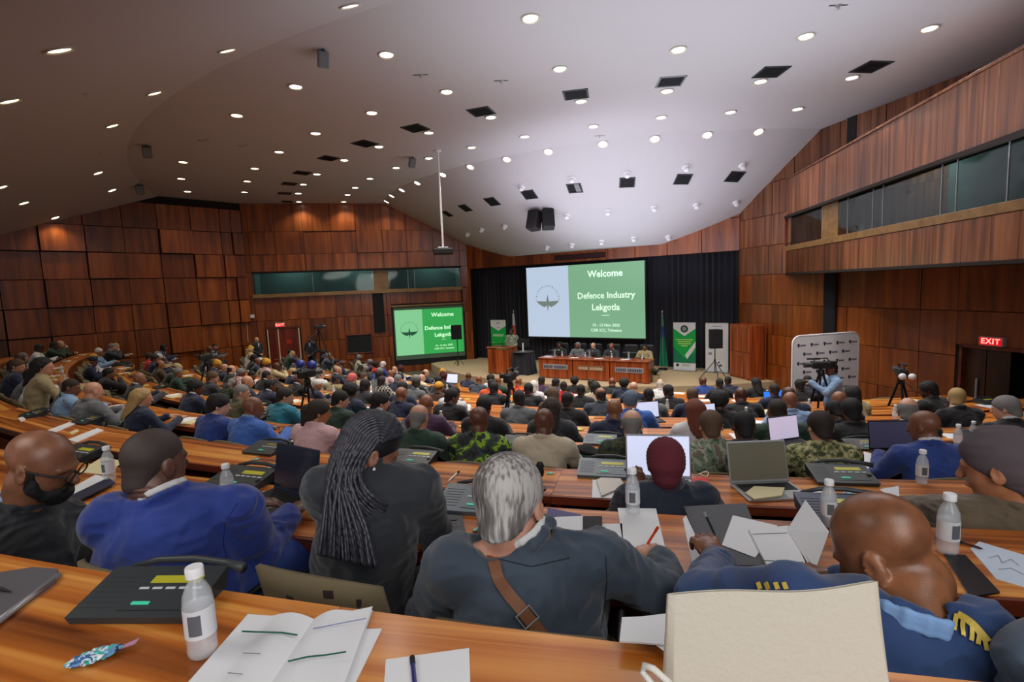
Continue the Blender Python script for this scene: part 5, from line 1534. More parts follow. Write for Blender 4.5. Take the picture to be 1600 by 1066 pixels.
# vents
VENT = [(1361,104,.55),(1205,112,.55),(1048,127,.55),(900,147,.55),(752,174,.55),(649,200,.55),(570,224,.55),(513,247,.5),(472,270,.5),(452,287,.5),(445,302,.5),(449,315,.45),(1148,276,.5),(1067,280,.5),(980,285,.5),(898,294,.5),(827,304,.5),(769,315,.5),(727,325,.45),(699,334,.4)]
for i, (px, py, w_) in enumerate(sorted(VENT)):
    p = at_ceiling(px, py); e = empty('ceiling_vent', (0, 0, 0), label=f'dark square ceiling air vent, {ordn(i + 1)} of the vents from the left', cat='vent', group='dark ceiling air vents')
    M = ceil_frame(p); ang = math.atan2(CC.x - p.x, CC.y - p.y); e.matrix_world = M @ Matrix.Rotation(-ang + .1, 4, 'Z')
    h = w_ / 2; mb = MB()
    for lo, hi in (((-h, -h, -.02), (h, -h + .03, .0)), ((-h, h - .03, -.02), (h, h, 0)), ((-h, -h, -.02), (-h + .03, h, 0)), ((h - .03, -h, -.02), (h, h, 0))): mb.box(lo, hi)
    mb.build('frame', M_GREY if px == 1048 else M_DARKGREY, e)
    mb = MB(); mb.box((-h + .03, -h + .03, -.004), (h - .03, h - .03, .001)); mb.build('backing', M_BLACK, e)
    if i == 0:
        mb = MB(); mb.bbox((-.22, -.012, -.016), (.22, .012, -.008), .002, 0, Matrix.Rotation(.5, 4, 'X')); SLT = mb.mesh('slat'); SLT.materials.append(None)
    for k in range(7): link('slat', SLT, e, M_DARKGREY, loc=(0, -.18 + .06 * k, -.004), scale=(w_ / .55, 1, 1))
# smoke detectors
for i, (px, py) in enumerate([(157, 237), (133, 145), (317, 219), (657, 117), (783, 126), (378, 227), (1310, 8), (937, 212)]):
    p = at_ceiling(px, py)
    e = empty('smoke_detector', (0, 0, 0), label=f'tiny ceiling sprinkler, {ordn([133, 157, 317, 378, 657, 783, 937, 1310].index(px) + 1)} one from the left', cat='sprinkler', group='tiny ceiling sprinklers'); e.name = 'ceiling_sprinkler'; e.matrix_world = ceil_frame(p)
    mb = MB(); mb.lathe([(.05, 0), (.05, -.01), (.015, -.015), (.012, -.05), (.03, -.055), (0, -.06)], 10, cap=False); mb.build('rose', M_SILVER, e)
    mb = MB(); mb.bbox((-.15, -.02, -.004), (-.05, .02, .0), .002); mb.bbox((.05, -.02, -.004), (.15, .02, .0), .002); mb.build('plate', M_DARKGREY, e)
# pale loudspeakers fixed to the ceiling
for px, py, s_, mt, lab in [(505, 76, .72, M_GREY, 'grey box loudspeaker hanging from the ceiling crease near the top'), (228, 226, .8, plain('taupe_case', (98, 92, 84), .6), 'taupe box loudspeaker on the dark left ceiling'),
                            (217, 287, .9, MATS['taupe_case'], 'small taupe loudspeaker low on the left ceiling'), (645, 245, .8, M_GREY, 'pale wedge loudspeaker on the ceiling left of the projector pole')]:
    p = at_ceiling(px, py); e = empty('ceiling_loudspeaker', p, .5, lab, 'speaker', scale=s_)
    mb = MB(); mb.bbox((-.13, -.1, -.42), (.13, .1, -.06), .02, 0, Matrix.Rotation(.45, 4, 'X')); mb.build('cabinet', mt, e)
    mb = MB(); mb.bbox((-.11, -.112, -.39), (.11, -.1, -.09), .004, 0, Matrix.Rotation(.45, 4, 'X')); mb.build('grille', plain('grille_grey', (110, 112, 114), .7), e)
    mb = MB(); mb.cyl((0, 0, .02), (0, .02, -.12), .02, 8); mb.build('bracket', M_DARKGREY, e)
p = at_ceiling(846, 328); e = empty('ceiling_loudspeaker', p, -.3, 'pair of black loudspeakers hanging over the stage front', 'speaker')
for sx in (-1, 1):
    T = Matrix.Translation((sx * .26, -.1, -.38)) @ Matrix.Rotation(sx * .35, 4, 'Z') @ Matrix.Rotation(-.3, 4, 'X')
    mb = MB(); mb.bbox((-.22, -.2, -.36), (.22, .2, .36), .03, 0, T); c_ = mb.build('cabinet', M_BLACK, e)
    mb = MB(); mb.bbox((-.2, -.215, -.33), (.2, -.2, .33), .006, 0, T); mb.build('grille', MATS['speaker_cloth'], c_)
mb = MB(); mb.cyl((-.2, 0, .1), (-.2, 0, -.15), .02, 8); mb.cyl((.2, 0, .1), (.2, 0, -.15), .02, 8); mb.bbox((-.35, -.03, -.1), (.35, .03, -.06), .01); mb.build('hanging_bracket', M_BLACKMETAL, e)
# projector on its long pole
p = at_ceiling(684, 235); zb = CZ + (453 - 393) / F * p.y
e = empty('projector', (p.x, p.y, zb), .15, 'black projector hanging on a long white pole from the ceiling', 'projector')
mb = MB(); mb.cyl((0, 0, .12), (0, 0, p.z - zb), .03, 10); mb.build('pole', M_WHITE, e)
mb = MB(); mb.lathe([(.1, p.z - zb), (.1, p.z - zb - .04), (.03, p.z - zb - .06)], 14, cap=False); mb.build('ceiling_rose', M_WHITE, e)
mb = MB(); mb.bbox((-.3, -.24, -.1), (.3, .24, .08), .03); b_ = mb.build('housing', M_BLACK, e, smooth='auto')
mb = MB(); mb.cyl((.0, .24, -.01), (0, .29, -.01), .055, 14); mb.build('lens', M_DARKGREY, b_)
mb = MB(); mb.bbox((-.16, -.12, .08), (.16, .12, .13), .02); mb.build('bracket', M_SILVER, e)

# ================================================================== on the stage
rzS = WS.rz()
def st_at(px, py, z=STZ): return at_z(px, py, z)
# lectern
p = st_at(786, 583); e = empty('lectern', p, rzS, 'orange-brown wooden lectern standing left on the stage', 'lectern')
mb = MB()
for i in range(5): mb.bbox((-.5 + .2 * i, .3, .04), (-.305 + .2 * i, .33, 1.04), .004)
mb.build('front_boards', M_STAGEWOOD, e)
mb = MB(); mb.bbox((-.52, -.3, 0), (-.49, .32, 1.08), .005); mb.build('side_panel', M_FRONT, e)
mb = MB(); mb.bbox((.49, -.3, 0), (.52, .32, 1.08), .005); mb.build('side_panel', M_FRONT, e)
mb = MB(); mb.bbox((-.54, -.34, 1.08), (.54, .36, 1.12), .01); mb.build('top', M_STAGEWOOD, e)
mb = MB(); mb.bbox((-.5, .26, 1.12), (.5, .275, 1.3), .003); mb.build('clear_screen', GLASS, e)
mb = MB(); mb.tube([(-.1, .1, 1.12), (-.1, .08, 1.3), (-.12, -.05, 1.42)], .008, 6); mb.build('microphone', M_BLACKMETAL, e)
sp = p + Vector((-SN.x, -SN.y, 0)) * .62
e = person(sp + Vector((.1, 0, 0)), rzS + .2, 'stand', 1, 'camo_grey', 'short', 'black', None, 'khaki', 1.04, 'standing person in pale camouflage uniform speaking behind the wooden lectern')
# black draped table beside it
p = st_at(819, 584); e = empty('draped_table', p, rzS, 'small table under a black cloth just right of the lectern', 'table')
mb = MB()
def drape(u, v):
    a = 2 * PI * u; r = (.40 + .05 * v * math.sin(a * 9)) + .06 * v; sq = 1 / max(abs(math.cos(a)), abs(math.sin(a))); sq = 1 + (min(sq, 1.25) - 1) * .8
    return Vector((math.cos(a) * r * sq, math.sin(a) * r * .8 * sq, .9 * (1 - v) + .01))
mb.grid(drape, 72, 6); mb.lathe([(0, .912), (.44, .91)], 24, cap=False); mb.build('cloth', M_CURTAIN, e, smooth=True)
e2 = empty('desk_monitor', p + Vector((0, 0, .915)), rzS + PI, 'black monitor seen from behind on the black draped table', 'monitor')
mb = MB(); mb.bbox((-.12, -.08, 0), (.12, .08, .015), .004); mb.build('foot', M_SILVER, e2)
mb = MB(); mb.bbox((-.03, -.02, .01), (.03, .0, .35), .004); mb.build('stem', M_WHITE, e2)
mb = MB(); mb.bbox((-.28, .0, .18), (.28, .04, .52), .01); mb.build('panel', M_BLACK, e2)
# long panel table of three units
Pa, Pb = st_at(842, 590), st_at(1015, 600.5)
TD = (Pb - Pa); TL = TD.length; TD.normalize(); trz = math.atan2(TD.y, TD.x)
TN = Vector((-TD.y, TD.x, 0)); TN = TN if TN.y > 0 else -TN
uw = TL / 3
for i in range(3):
    o = Pa + TD * (uw * (i + .5)) + TN * .35
    e = empty('panel_table', o, trz, f'{["left", "middle", "right"][i]} unit of the reddish wooden panel table on the stage', 'table', 'units of the panel table')
    mb = MB(); mb.bbox((-uw / 2 + .02, -.35, .02), (uw / 2 - .02, -.31, .74), .01); f_ = mb.build('front_panel', M_STAGEWOOD, e)
    mb = MB(); mb.bbox((-uw / 2 + .01, -.38, .74), (uw / 2 - .01, .35, .79), .012); mb.build('top', M_STAGEWOOD, e)
    for s_ in (-1, 1):
        mb = MB(); mb.bbox((s_ * (uw / 2 - .04) - .02, -.34, 0), (s_ * (uw / 2 - .04) + .02, .33, .74), .006); mb.build('side_panel', M_FRONT, e)
    pl = plain('plate_steel' if i != 1 else 'plate_bronze', (176, 176, 184) if i != 1 else (150, 112, 84), .35, .5)
    mb = MB(); mb.bbox((-uw * .36, -.362, .36), (uw * .36, -.35, .55), .004); pt = mb.build('name_plate', pl, e)
    mb = MB()
    for k in range(15):
        if k == 6: continue
        mb.bbox((-uw * .33 + k * uw * .044, -.366, .40), (-uw * .33 + k * uw * .044 + uw * .03, -.362, .5), .001)
    mb.build('plate_lettering', plain('plate_letters', (70, 66, 84), .5) if i != 1 else plain('plate_letters_pale', (200, 170, 140), .5), e).__setitem__('kind', 'stuff')
ins = [(875, 'sit_face', 1, 'black', 'bob', 'black', 'white'), (903, 'sit_face', 2, 'grey', 'bob', 'grey', None), (927, 'sit_face', 4, 'charcoal', 'fringe', 'grey', 'white'), (956, 'sit_face', 3, 'charcoal', None, 'black', 'white'), (1008, 'sit_face', 2, 'khaki', 'cropped', 'black', None)]
M_CHB = plain('black_leather', (30, 32, 36), .5)
def exec_chair(p, rz, label):
    e = empty('executive_chair', p, rz, label, 'chair', 'black chairs behind the panel table')
    mb = MB(); mb.bbox((-.27, -.1, .5), (.27, .0, 1.22), .05); mb.build('backrest', M_CHB, e, smooth='auto')
    mb = MB(); mb.bbox((-.26, -.02, .4), (.26, .45, .49), .04); mb.build('seat', M_CHB, e, smooth='auto')
    for s_ in (-1, 1):
        mb = MB(); mb.tube([(s_ * .28, 0, .46), (s_ * .29, .04, .66), (s_ * .29, .34, .66)], .02, 6); mb.build('armrest', M_BLACKMETAL, e)
    mb = MB(); mb.cyl((0, .2, .05), (0, .2, .4), .03, 8)
    for i in range(5): t = 2 * PI * i / 5; mb.cyl((0, .2, .07), (.28 * math.cos(t), .2 + .28 * math.sin(t), .03), .02, 6)
    mb.build('base', M_BLACKMETAL, e)
tl = 0
for (px, T, sk, jk, hr, hc, co) in ins:
    # on the line behind the table
    best = min(((abs(proj(Pa + TD * s_ + TN * 1.05 + Vector((0, 0, 1)))[0] - px), s_) for s_ in np.linspace(0, TL + .6, 300)))[1]
    q = Pa + TD * best + TN * 1.12
    nm = {875: 'person in black jacket with bobbed hair, leftmost at the stage panel table', 903: 'grey-haired person in grey top, second from left at the stage panel table', 927: 'pale person in charcoal suit at the middle of the stage panel table',
          956: 'person in charcoal suit and white shirt, fourth at the stage panel table', 1008: 'person in khaki camouflage uniform at the right end of the panel table'}[px]
    person(q, trz + PI, T, sk, jk, hr, hc, co, s=1.04, label=nm)
    exec_chair(q - TN * -.12, trz + PI, f'black high-backed chair of the {ordn(tl + 1)} seated person at the panel table'); tl += 1
best = min(((abs(proj(Pa + TD * s_ + TN * 1.05 + Vector((0, 0, 1)))[0] - 984), s_) for s_ in np.linspace(0, TL, 300)))[1]
exec_chair(Pa + TD * best + TN * 1.2, trz + PI, 'empty black high-backed chair at the panel table')
for i, px in enumerate((868, 922, 983)):
    best = min(((abs(proj(Pa + TD * s_ + TN * .5 + Vector((0, 0, .8)))[0] - px), s_) for s_ in np.linspace(0, TL, 300)))[1]
    e = empty('desk_monitor', Pa + TD * best + TN * .45 + Vector((0, 0, .79)), trz, f'slim monitor on the panel table, {ordn(i + 1)} from the left', 'monitor', 'monitors on the panel table')
    mb = MB(); mb.bbox((-.1, -.07, 0), (.1, .07, .012), .004); mb.build('foot', M_SILVER, e)
    mb = MB(); mb.bbox((-.035, -.02, .01), (.035, .0, .26), .004); mb.build('stem', M_SILVER, e)
    mb = MB(); mb.bbox((-.26, .0, .2), (.26, .03, .23), .006, 0, Matrix.Rotation(-.1, 4, 'X')); mb.bbox((-.26, .02, .2), (.26, .3, .215), .004); mb.build('panel', M_DARKGREY, e)
for i, t in enumerate((.07, .2, .33, .42, .55, .66, .78, .92)):
    q = Pa + TD * (TL * t) + TN * (.25 + .1 * (i % 2)) + Vector((0, 0, .79))
    if i % 2: bottle(q, f'water bottle on the stage panel table, {ordn(i // 2 + 1)} from the left', near=False, group='bottles on the panel table')
    else: tilt_paper(q, trz + .1 * i, (.3, .21), M_PAPER, f'white papers on the stage panel table, {ordn(i // 2 + 1)} from the left', group='papers on the panel table')
p = st_at(1024, 597); e = empty('potted_plant', p, 0, 'low dark plant on the stage floor by the panel table end', 'plant')
mb = MB(); mb.lathe([(.0, 0), (.12, 0), (.16, .26), (.14, .26), (.12, .2), (0, .2)], 14, cap=False); mb.build('pot', plain('pale_pot', (176, 164, 132), .7), e)
mb = MB(); rp = random.Random(5)
for i in range(26):
    t = rp.uniform(0, 2 * PI); l = rp.uniform(.2, .34); q = Vector((math.cos(t), math.sin(t), 0)); u_ = Vector((-q.y, q.x, 0)) * .03
    b0 = Vector((0, 0, .2)); m_ = b0 + q * l * .4 + Vector((0, 0, l * .8)); t_ = b0 + q * l + Vector((0, 0, l * .6)); mb.add([b0, m_ - u_, t_, m_ + u_], [(0, 1, 2, 3)])
mb.build('leaves', plain('leaf_dark', (34, 52, 30), .6), e)

# roll-up banners
M_BGR = plain('banner_green', (0, 150, 60), .55, emit=(0, 150, 60), es=.05); M_BGR2 = plain('banner_dark_green', (0, 112, 76), .55); M_BWH = plain('banner_white', (206, 208, 210), .55)
def banner(px0, px1, ytop, ybot, label, style, depth_n):
    """standing .35 m in front of the curtain"""
    def hit(px):
        return min(((abs(proj((SL + WS.D * s_ + WS.n * depth_n).to_3d() + Vector((0, 0, 2)))[0] - px), s_) for s_ in np.linspace(0, LS + .5, 900)))[1]
    s0, s1 = hit(px0), hit(px1); c = (SL + WS.D * (s0 + s1) / 2 + WS.n * depth_n)
    w_ = s1 - s0; r = ray((px0 + px1) / 2, ytop); h_ = CZ + r[2] * (c.y / r[1]) - STZ
    e = empty('rollup_banner', (c.x, c.y, STZ), rzS + PI, label, 'banner')
    M = Matrix(((1, 0, 0, 0), (0, 0, -1, 0), (0, 1, 0, 0), (0, 0, 0, 1)))      # x right, y up, z towards the audience in the banner's frame
    mb = MB(); mb.bbox((-w_ / 2 - .02, -.1, 0), (w_ / 2 + .02, .1, .07), .02); mb.build('base', M_SILVER, e)
    mb = MB(); mb.cyl((0, .03, .05), (0, .03, h_), .01, 6); mb.build('pole', M_SILVER, e)
    flat(e, rect(-w_ / 2, .06, w_ / 2, h_), M, 0, M_BWH, 'sheet', .004)
    mb = MB(); mb.bbox((-w_ / 2, -.012, h_ - .01), (w_ / 2, .012, h_ + .01), .004); mb.build('top_bar', M_SILVER, e)
    H_ = h_
    if style == 'green':
        flat(e, [(-w_ / 2, H_ * .17), (w_ / 2, H_ * .17), (w_ / 2, H_ * .88), (0, H_ * .72), (-w_ / 2, H_ * .88)], M, .005, M_BGR, 'green_field')
        flat(e, [(-w_ / 2, H_ * .17), (w_ / 2, H_ * .17), (w_ / 2, H_ * .40), (.0, H_ * .26), (-w_ / 2, H_ * .5)], M, .0085, M_BGR2, 'dark_green_field')
        flat(e, [(.02 * w_, H_ * .33), (.12 * w_, H_ * .25), (w_ / 2, H_ * .5), (w_ / 2, H_ * .62)], M, .0125, M_BWH, 'white_tick')
        c_ = [(.17 * w_ * math.cos(t), H_ * .87 + .17 * w_ * math.sin(t)) for t in np.linspace(0, 2 * PI, 24, endpoint=False)]
        flat(e, c_, M, .005, plain('badge_dark', (26, 44, 36), .5), 'badge'); c2 = [(.1 * w_ * math.cos(t), H_ * .87 + .1 * w_ * math.sin(t)) for t in np.linspace(0, 2 * PI, 20, endpoint=False)]
        flat(e, c2, M, .0085, plain('badge_mid', (120, 140, 124), .5), 'badge_centre')
        for k, t in enumerate((.78, .6, .6, .3)): flat(e, rect(-w_ * t / 2, H_ * (.64 - .042 * k), w_ * t / 2, H_ * (.655 - .042 * k)), M, .009, plain('banner_text', (190, 226, 120), .5), 'text_line')
        c3 = [(-w_ * .32 + .07 * w_ * math.cos(t), H_ * .12 + .07 * w_ * math.sin(t)) for t in np.linspace(0, 2 * PI, 16, endpoint=False)]; flat(e, c3, M, .005, MATS['badge_dark'], 'small_badge')
        for k in range(3): flat(e, rect(-w_ * .12, H_ * (.135 - .015 * k), w_ * .25, H_ * (.14 - .015 * k)), M, .005, M_INK, 'small_text_line')
    elif style == 'green_v':
        flat(e, [(-w_ / 2, .07), (w_ / 2, .07), (w_ / 2, H_ * .86), (0, H_ * .74), (-w_ / 2, H_ * .86)], M, .005, M_BGR, 'green_field')
        text_mesh('V', .0001, M_INK, e, M) if False else None
        for k in range(3): flat(e, rect(-.09 + .07 * k, H_ * .91, -.05 + .07 * k, H_ * .95), M, .005, M_INK, 'crest_mark')
        flat(e, [(-.05, H_ * .83), (.05, H_ * .83), (.0, H_ * .79)][::1], M, .005, plain('crest_red', (170, 60, 60), .5), 'crest_shield')
        flat(e, rect(-w_ * .36, H_ * .64, w_ * .36, H_ * .655), M, .009, plain('banner_text_pale', (200, 230, 200), .5), 'text_line'); flat(e, rect(-w_ * .36, H_ * .61, w_ * .3, H_ * .625), M, .009, MATS['banner_text_pale'], 'text_line')
    else:
        flat(e, rect(-w_ * .2, H_ * .93, w_ * .2, H_ * .945), M, .005, M_INK, 'text_line')
        flat(e, rect(-w_ * .36, H_ * .36, -w_ * .22, H_ * .41), M, .005, M_INK, 'crest_mark')
        for k in range(4): flat(e, rect(-w_ * .1, H_ * (.42 - .05 * k), w_ * .35, H_ * (.423 - .05 * k)), M, .005, M_INK, 'small_text_line')
        flat(e, [(.02, H_ * .2), (.09, H_ * .235), (.11, H_ * .215), (.05, H_ * .19)], M, .005, M_BLACK, 'arrow_mark'); flat(e, rect(.08, H_ * .13, .18, H_ * .17), M, .005, M_DARKGREY, 'letter_mark')
banner(767, 790.5, 500, 0, 'green and white roll-up banner behind the wooden lectern', 'green_v', .3)
banner(1052, 1087, 504, 0, 'green roll-up banner with white tick at right of the stage', 'green', .25)
banner(1102, 1138, 505, 0, 'plain white roll-up banner behind the tripod loudspeaker', 'white', .25)
# flags
def flag(px, ytop, depth_n, cols, label):
    s_ = min(((abs(proj((SL + WS.D * t + WS.n * depth_n).to_3d() + Vector((0, 0, 2)))[0] - px), t) for t in np.linspace(0, LS, 900)))[1]
    c = SL + WS.D * s_ + WS.n * depth_n; r = ray(px, ytop); h_ = CZ + r[2] * (c.y / r[1]) - STZ
    e = empty('flag', (c.x, c.y, STZ), rzS + PI, label, 'flag')
    mb = MB(); mb.lathe([(0, 0), (.2, 0), (.18, .05), (.03, .07)], 14, cap=False); mb.build('foot', M_BLACKMETAL, e)
    mb = MB(); mb.cyl((0, 0, .03), (0, 0, h_), .014, 8); mb.build('pole', M_SILVER, e)
    mb = MB(); mb.lathe([(0, h_ + .12), (.03, h_ + .03), (.0, h_)], 8, cap=False); mb.build('finial', M_SILVER, e)
    for j, (z0, z1, cm) in enumerate(cols):
        mb = MB()
        def cl(u, v, z0=z0, z1=z1):
            z = z0 + (z1 - z0) * v; t = 1 - z / h_; w_ = .03 + .34 * t ** .8
            return Vector(((u - .35) * w_, -.05 + .05 * math.sin(u * 15 + t * 4), z))
        mb.grid(cl, 24, 6); mb.build('cloth', cm, e, smooth=True)
flag(803.5, 488, .15, [(.55, 1.35, plain('flag_red', (196, 60, 36), .8)), (1.35, 1.75, plain('flag_orange', (214, 96, 60), .8)), (1.75, 2.3, plain('flag_white', (206, 206, 206), .8)), (.3, .55, MATS['flag_white'])], 'orange-red and white flag on a pole beside the lectern')
flag(1035, 489, .2, [(.15, 1.3, plain('flag_green', (0, 120, 84), .8)), (1.3, 1.75, plain('flag_blue', (20, 80, 130), .8)), (1.75, 2.3, plain('flag_teal', (90, 150, 130), .8))], 'green and blue flag on a pole right of the big screen')
# loudspeakers on stands
def speaker_stand(px, ybase, z, ytop0, ytop1, label1, label2, w_=.36, yaw=0, floor=None):
    p = at_z(px, ybase, z)
    zt = lambda y: CZ + ray(px, y)[2] * (p.y / ray(px, y)[1]) - z
    h1, h0 = zt(ytop0), zt(ytop1)
    e = empty('speaker_stand', p, yaw, label1, 'stand')
    mb = MB(); mb.cyl((0, 0, .3), (0, 0, h0 + .05), .018, 8); mb.build('pole', M_BLACKMETAL, e)
    mb = MB(); mb.cyl((0, 0, .68), (0, 0, .78), .032, 8); mb.build('collar', M_BLACKMETAL, e)
    for i in range(3):
        t = 2 * PI * i / 3 + .4; q = Vector((math.cos(t), math.sin(t), 0))
        mb = MB(); mb.cyl(Vector((0, 0, .72)), q * .55 + Vector((0, 0, .02)), .014, 6); mb.cyl(Vector((0, 0, .32)), q * .3 + Vector((0, 0, .33)), .009, 6); mb.build('leg', M_BLACKMETAL, e)
    e = empty('stand_loudspeaker', p + Vector((0, 0, h0)), yaw, label2, 'speaker')
    mb = MB(); mb.prism([(-w_ / 2, -.16), (w_ / 2, -.16), (w_ / 2 * .7, .18), (-w_ / 2 * .7, .18)], 0, h1 - h0); mb.build('cabinet', M_BLACK, e)
    mb = MB(); mb.bbox((-w_ / 2 + .015, -.172, .02), (w_ / 2 - .015, -.16, h1 - h0 - .02), .006); mb.build('grille', MATS['speaker_cloth'], e)
speaker_stand(717, 583, .0, 508, 530, 'tripod stand in front of the smaller green screen', 'black loudspeaker on a stand before the smaller green screen', .5)
speaker_stand(1117, 596, STZ, 515, 544, 'tripod stand before the white roll-up banner', 'black loudspeaker on a stand before the white roll-up banner', .42)
# cupboard at the side of the stage
q0 = q1 = WR.at(pr(1184), .38, STZ)
cb = empty('side_cupboard', (q0 + q1) / 2, WR.rz(), 'tall orange wooden two-door cupboard right of the stage', 'cupboard')
hC = 1.9; w_ = 1.15
mb = MB(); mb.bbox((-w_ / 2, -.3, 0), (w_ / 2, .3, hC), .01); mb.build('body', M_STAGEWOOD, cb)
for sx in (-1, 1):
    mb = MB(); mb.bbox((min(0, sx * (w_ / 2 - .03)) + .005, .3, .08), (max(0, sx * (w_ / 2 - .03)) - .005, .325, hC * .5 - .01), .006); d_ = mb.build('door', M_STAGEWOOD, cb)
    mb = MB(); mb.bbox((min(0, sx * (w_ / 2 - .03)) + .005, .3, hC * .5 + .01), (max(0, sx * (w_ / 2 - .03)) - .005, .325, hC - .08), .006); mb.build('door', M_STAGEWOOD, cb)
    mb = MB(); mb.cyl((sx * .06, .325, .85), (sx * .06, .35, .85), .015, 8); mb.build('knob', M_SILVER, d_)
# white media backdrop with rows of small marks
s_ = wall_px(SR, RWD, 1290)
bp = at_z(1291, 636, .0); bp = Vector((bp.x, bp.y, 0))
r0, r1 = ray(1237, 560), ray(1345, 560)
Yb = 13.2; bp = Vector((r0[0] / r0[1] * Yb + r1[0] / r1[1] * Yb, 2 * Yb, 0)) / 2
e = empty('media_backdrop', bp, 0, 'white rounded media backdrop with rows of small dark logos', 'backdrop')
bw = (r1[0] / r1[1] - r0[0] / r0[1]) * Yb * 1.02; bh = CZ - (533 - 438) / F * Yb
e.rotation_euler = (0, 0, .22 + PI)
bw *= 1.08
M = Matrix(((-1, 0, 0, 0), (0, 0, 1, 0), (0, 1, 0, 0), (0, 0, 0, 1)))
mb = MB(); mb.prism([(x, y + bh / 2) for x, y in rounded(bw, bh, .18)], -.04, .0, 0, M); mb.build('fabric', plain('backdrop_white', (236, 234, 240), .7), e)
mb = MB(); rr = [Vector((x, y + bh / 2, -.02)) for x, y in rounded(bw + .05, bh + .05, .2)]; mb.tube(rr, .025, 6, 0, M, closed=True); mb.build('tube_frame', M_WHITE, e)
m_mark = plain('logo_mark', (52, 58, 84), .6)
for j in range(9):
    mb = MB()
    for i in range(5):
        x = -bw * .43 + i * bw * .2 + (bw * .09 if j % 2 else 0); y = bh - .22 - j * .235
        if x > bw * .42 or y < .3: continue
        mb.prism([(x - .035, y + .045), (x - .035, y - .01), (x, y - .055), (x + .035, y - .01), (x + .035, y + .045)][::-1], .001, .004, 0, M)
        for k in range(5): mb.box((x + .055 + k * .034, y - .022, .001), (x + .078 + k * .034, y + .018, .004), 0, M)
    if mb.v: mb.build('logo_row', m_mark, e)

# ================================================================== people standing, cameras
def floor_at(p):
    R = math.hypot(p.x - CC.x, p.y - CC.y)
    for k in range(NROW):
        R0 = ROW_FAR[k] - .05; R1 = ROW_FAR[k - 1] - .05 if k else 40
        if R0 <= R < R1: return FLOOR_Z[k]
    return 0.0
def stand(px, ytop, Y, T, sk, jk, hr, hc, co, label, rz=0, tr='charcoal', htop=1.72):
    Y = snap(px, Y); r = ray(px, ytop); p = Vector((r[0] / r[1] * Y, Y, 0)); z = floor_at(p); zt = CZ + r[2] / r[1] * Y
    s_ = min(1.2, max(.92, (zt - z) / htop))
    person(Vector((p.x, p.y, z)), rz, T, sk, jk, hr, hc, co, tr, s_, label)
    return Vector((p.x, p.y, z)), s_
stand(400, 527, 20.9, 'stand', 4, 'black', None, 'black', 'white', 'standing person in black suit and white shirt left of the red door', -2.0)
stand(485, 525, 21.6, 'stand', 1, 'black', 'cropped', 'black', 'lightblue', 'standing person in open black suit and pale blue shirt right of the red door', 3.0)
cmp_, cs_ = stand(1303, 567, 9.3, 'stand_shoot', 1, 'lightblue', 'cropped', 'black', None, 'standing camera operator in pale blue hooded jacket before the white backdrop', 1.35)
stand(1467, 600, 9.4, 'stand', 0, 'black', 'short', 'black', None, 'dark-clothed person crouching low by the right wall left of the doorway', .5, 'black', 1.72) if False else None
# seated helper by the right wall
def wall_sitter(px, ytop, Y, label):
    Y = snap(px, Y); r = ray(px, ytop); p = Vector((r[0] / r[1] * Y, Y, 0)); z = floor_at(p); zt = CZ + r[2] / r[1] * Y
    s_ = 1.1
    person(Vector((p.x, p.y, zt - 1.2 * s_)), .3, 'desk_left', 0, 'black', 'full', 'black', None, s=s_, label=label)
    e = chair(Vector((p.x, p.y - .06, z)), .3, 'dark chair of the black-clothed person by the right wall', None)
    if zt - 1.2 * s_ - z > .1:
        mb = MB(); mb.bbox((-.4, -.4, 0), (.4, .5, zt - 1.2 * s_ - z), .01); b_ = mb.build('seat_riser', M_BLACK); b_.location = (p.x, p.y, z); tag(b_, 'low black riser box under the chair by the right wall', 'platform'); e.location.z = zt - 1.2 * s_
wall_sitter(1468, 600, 8.2, 'person all in black seated by the right wall near the doorway')
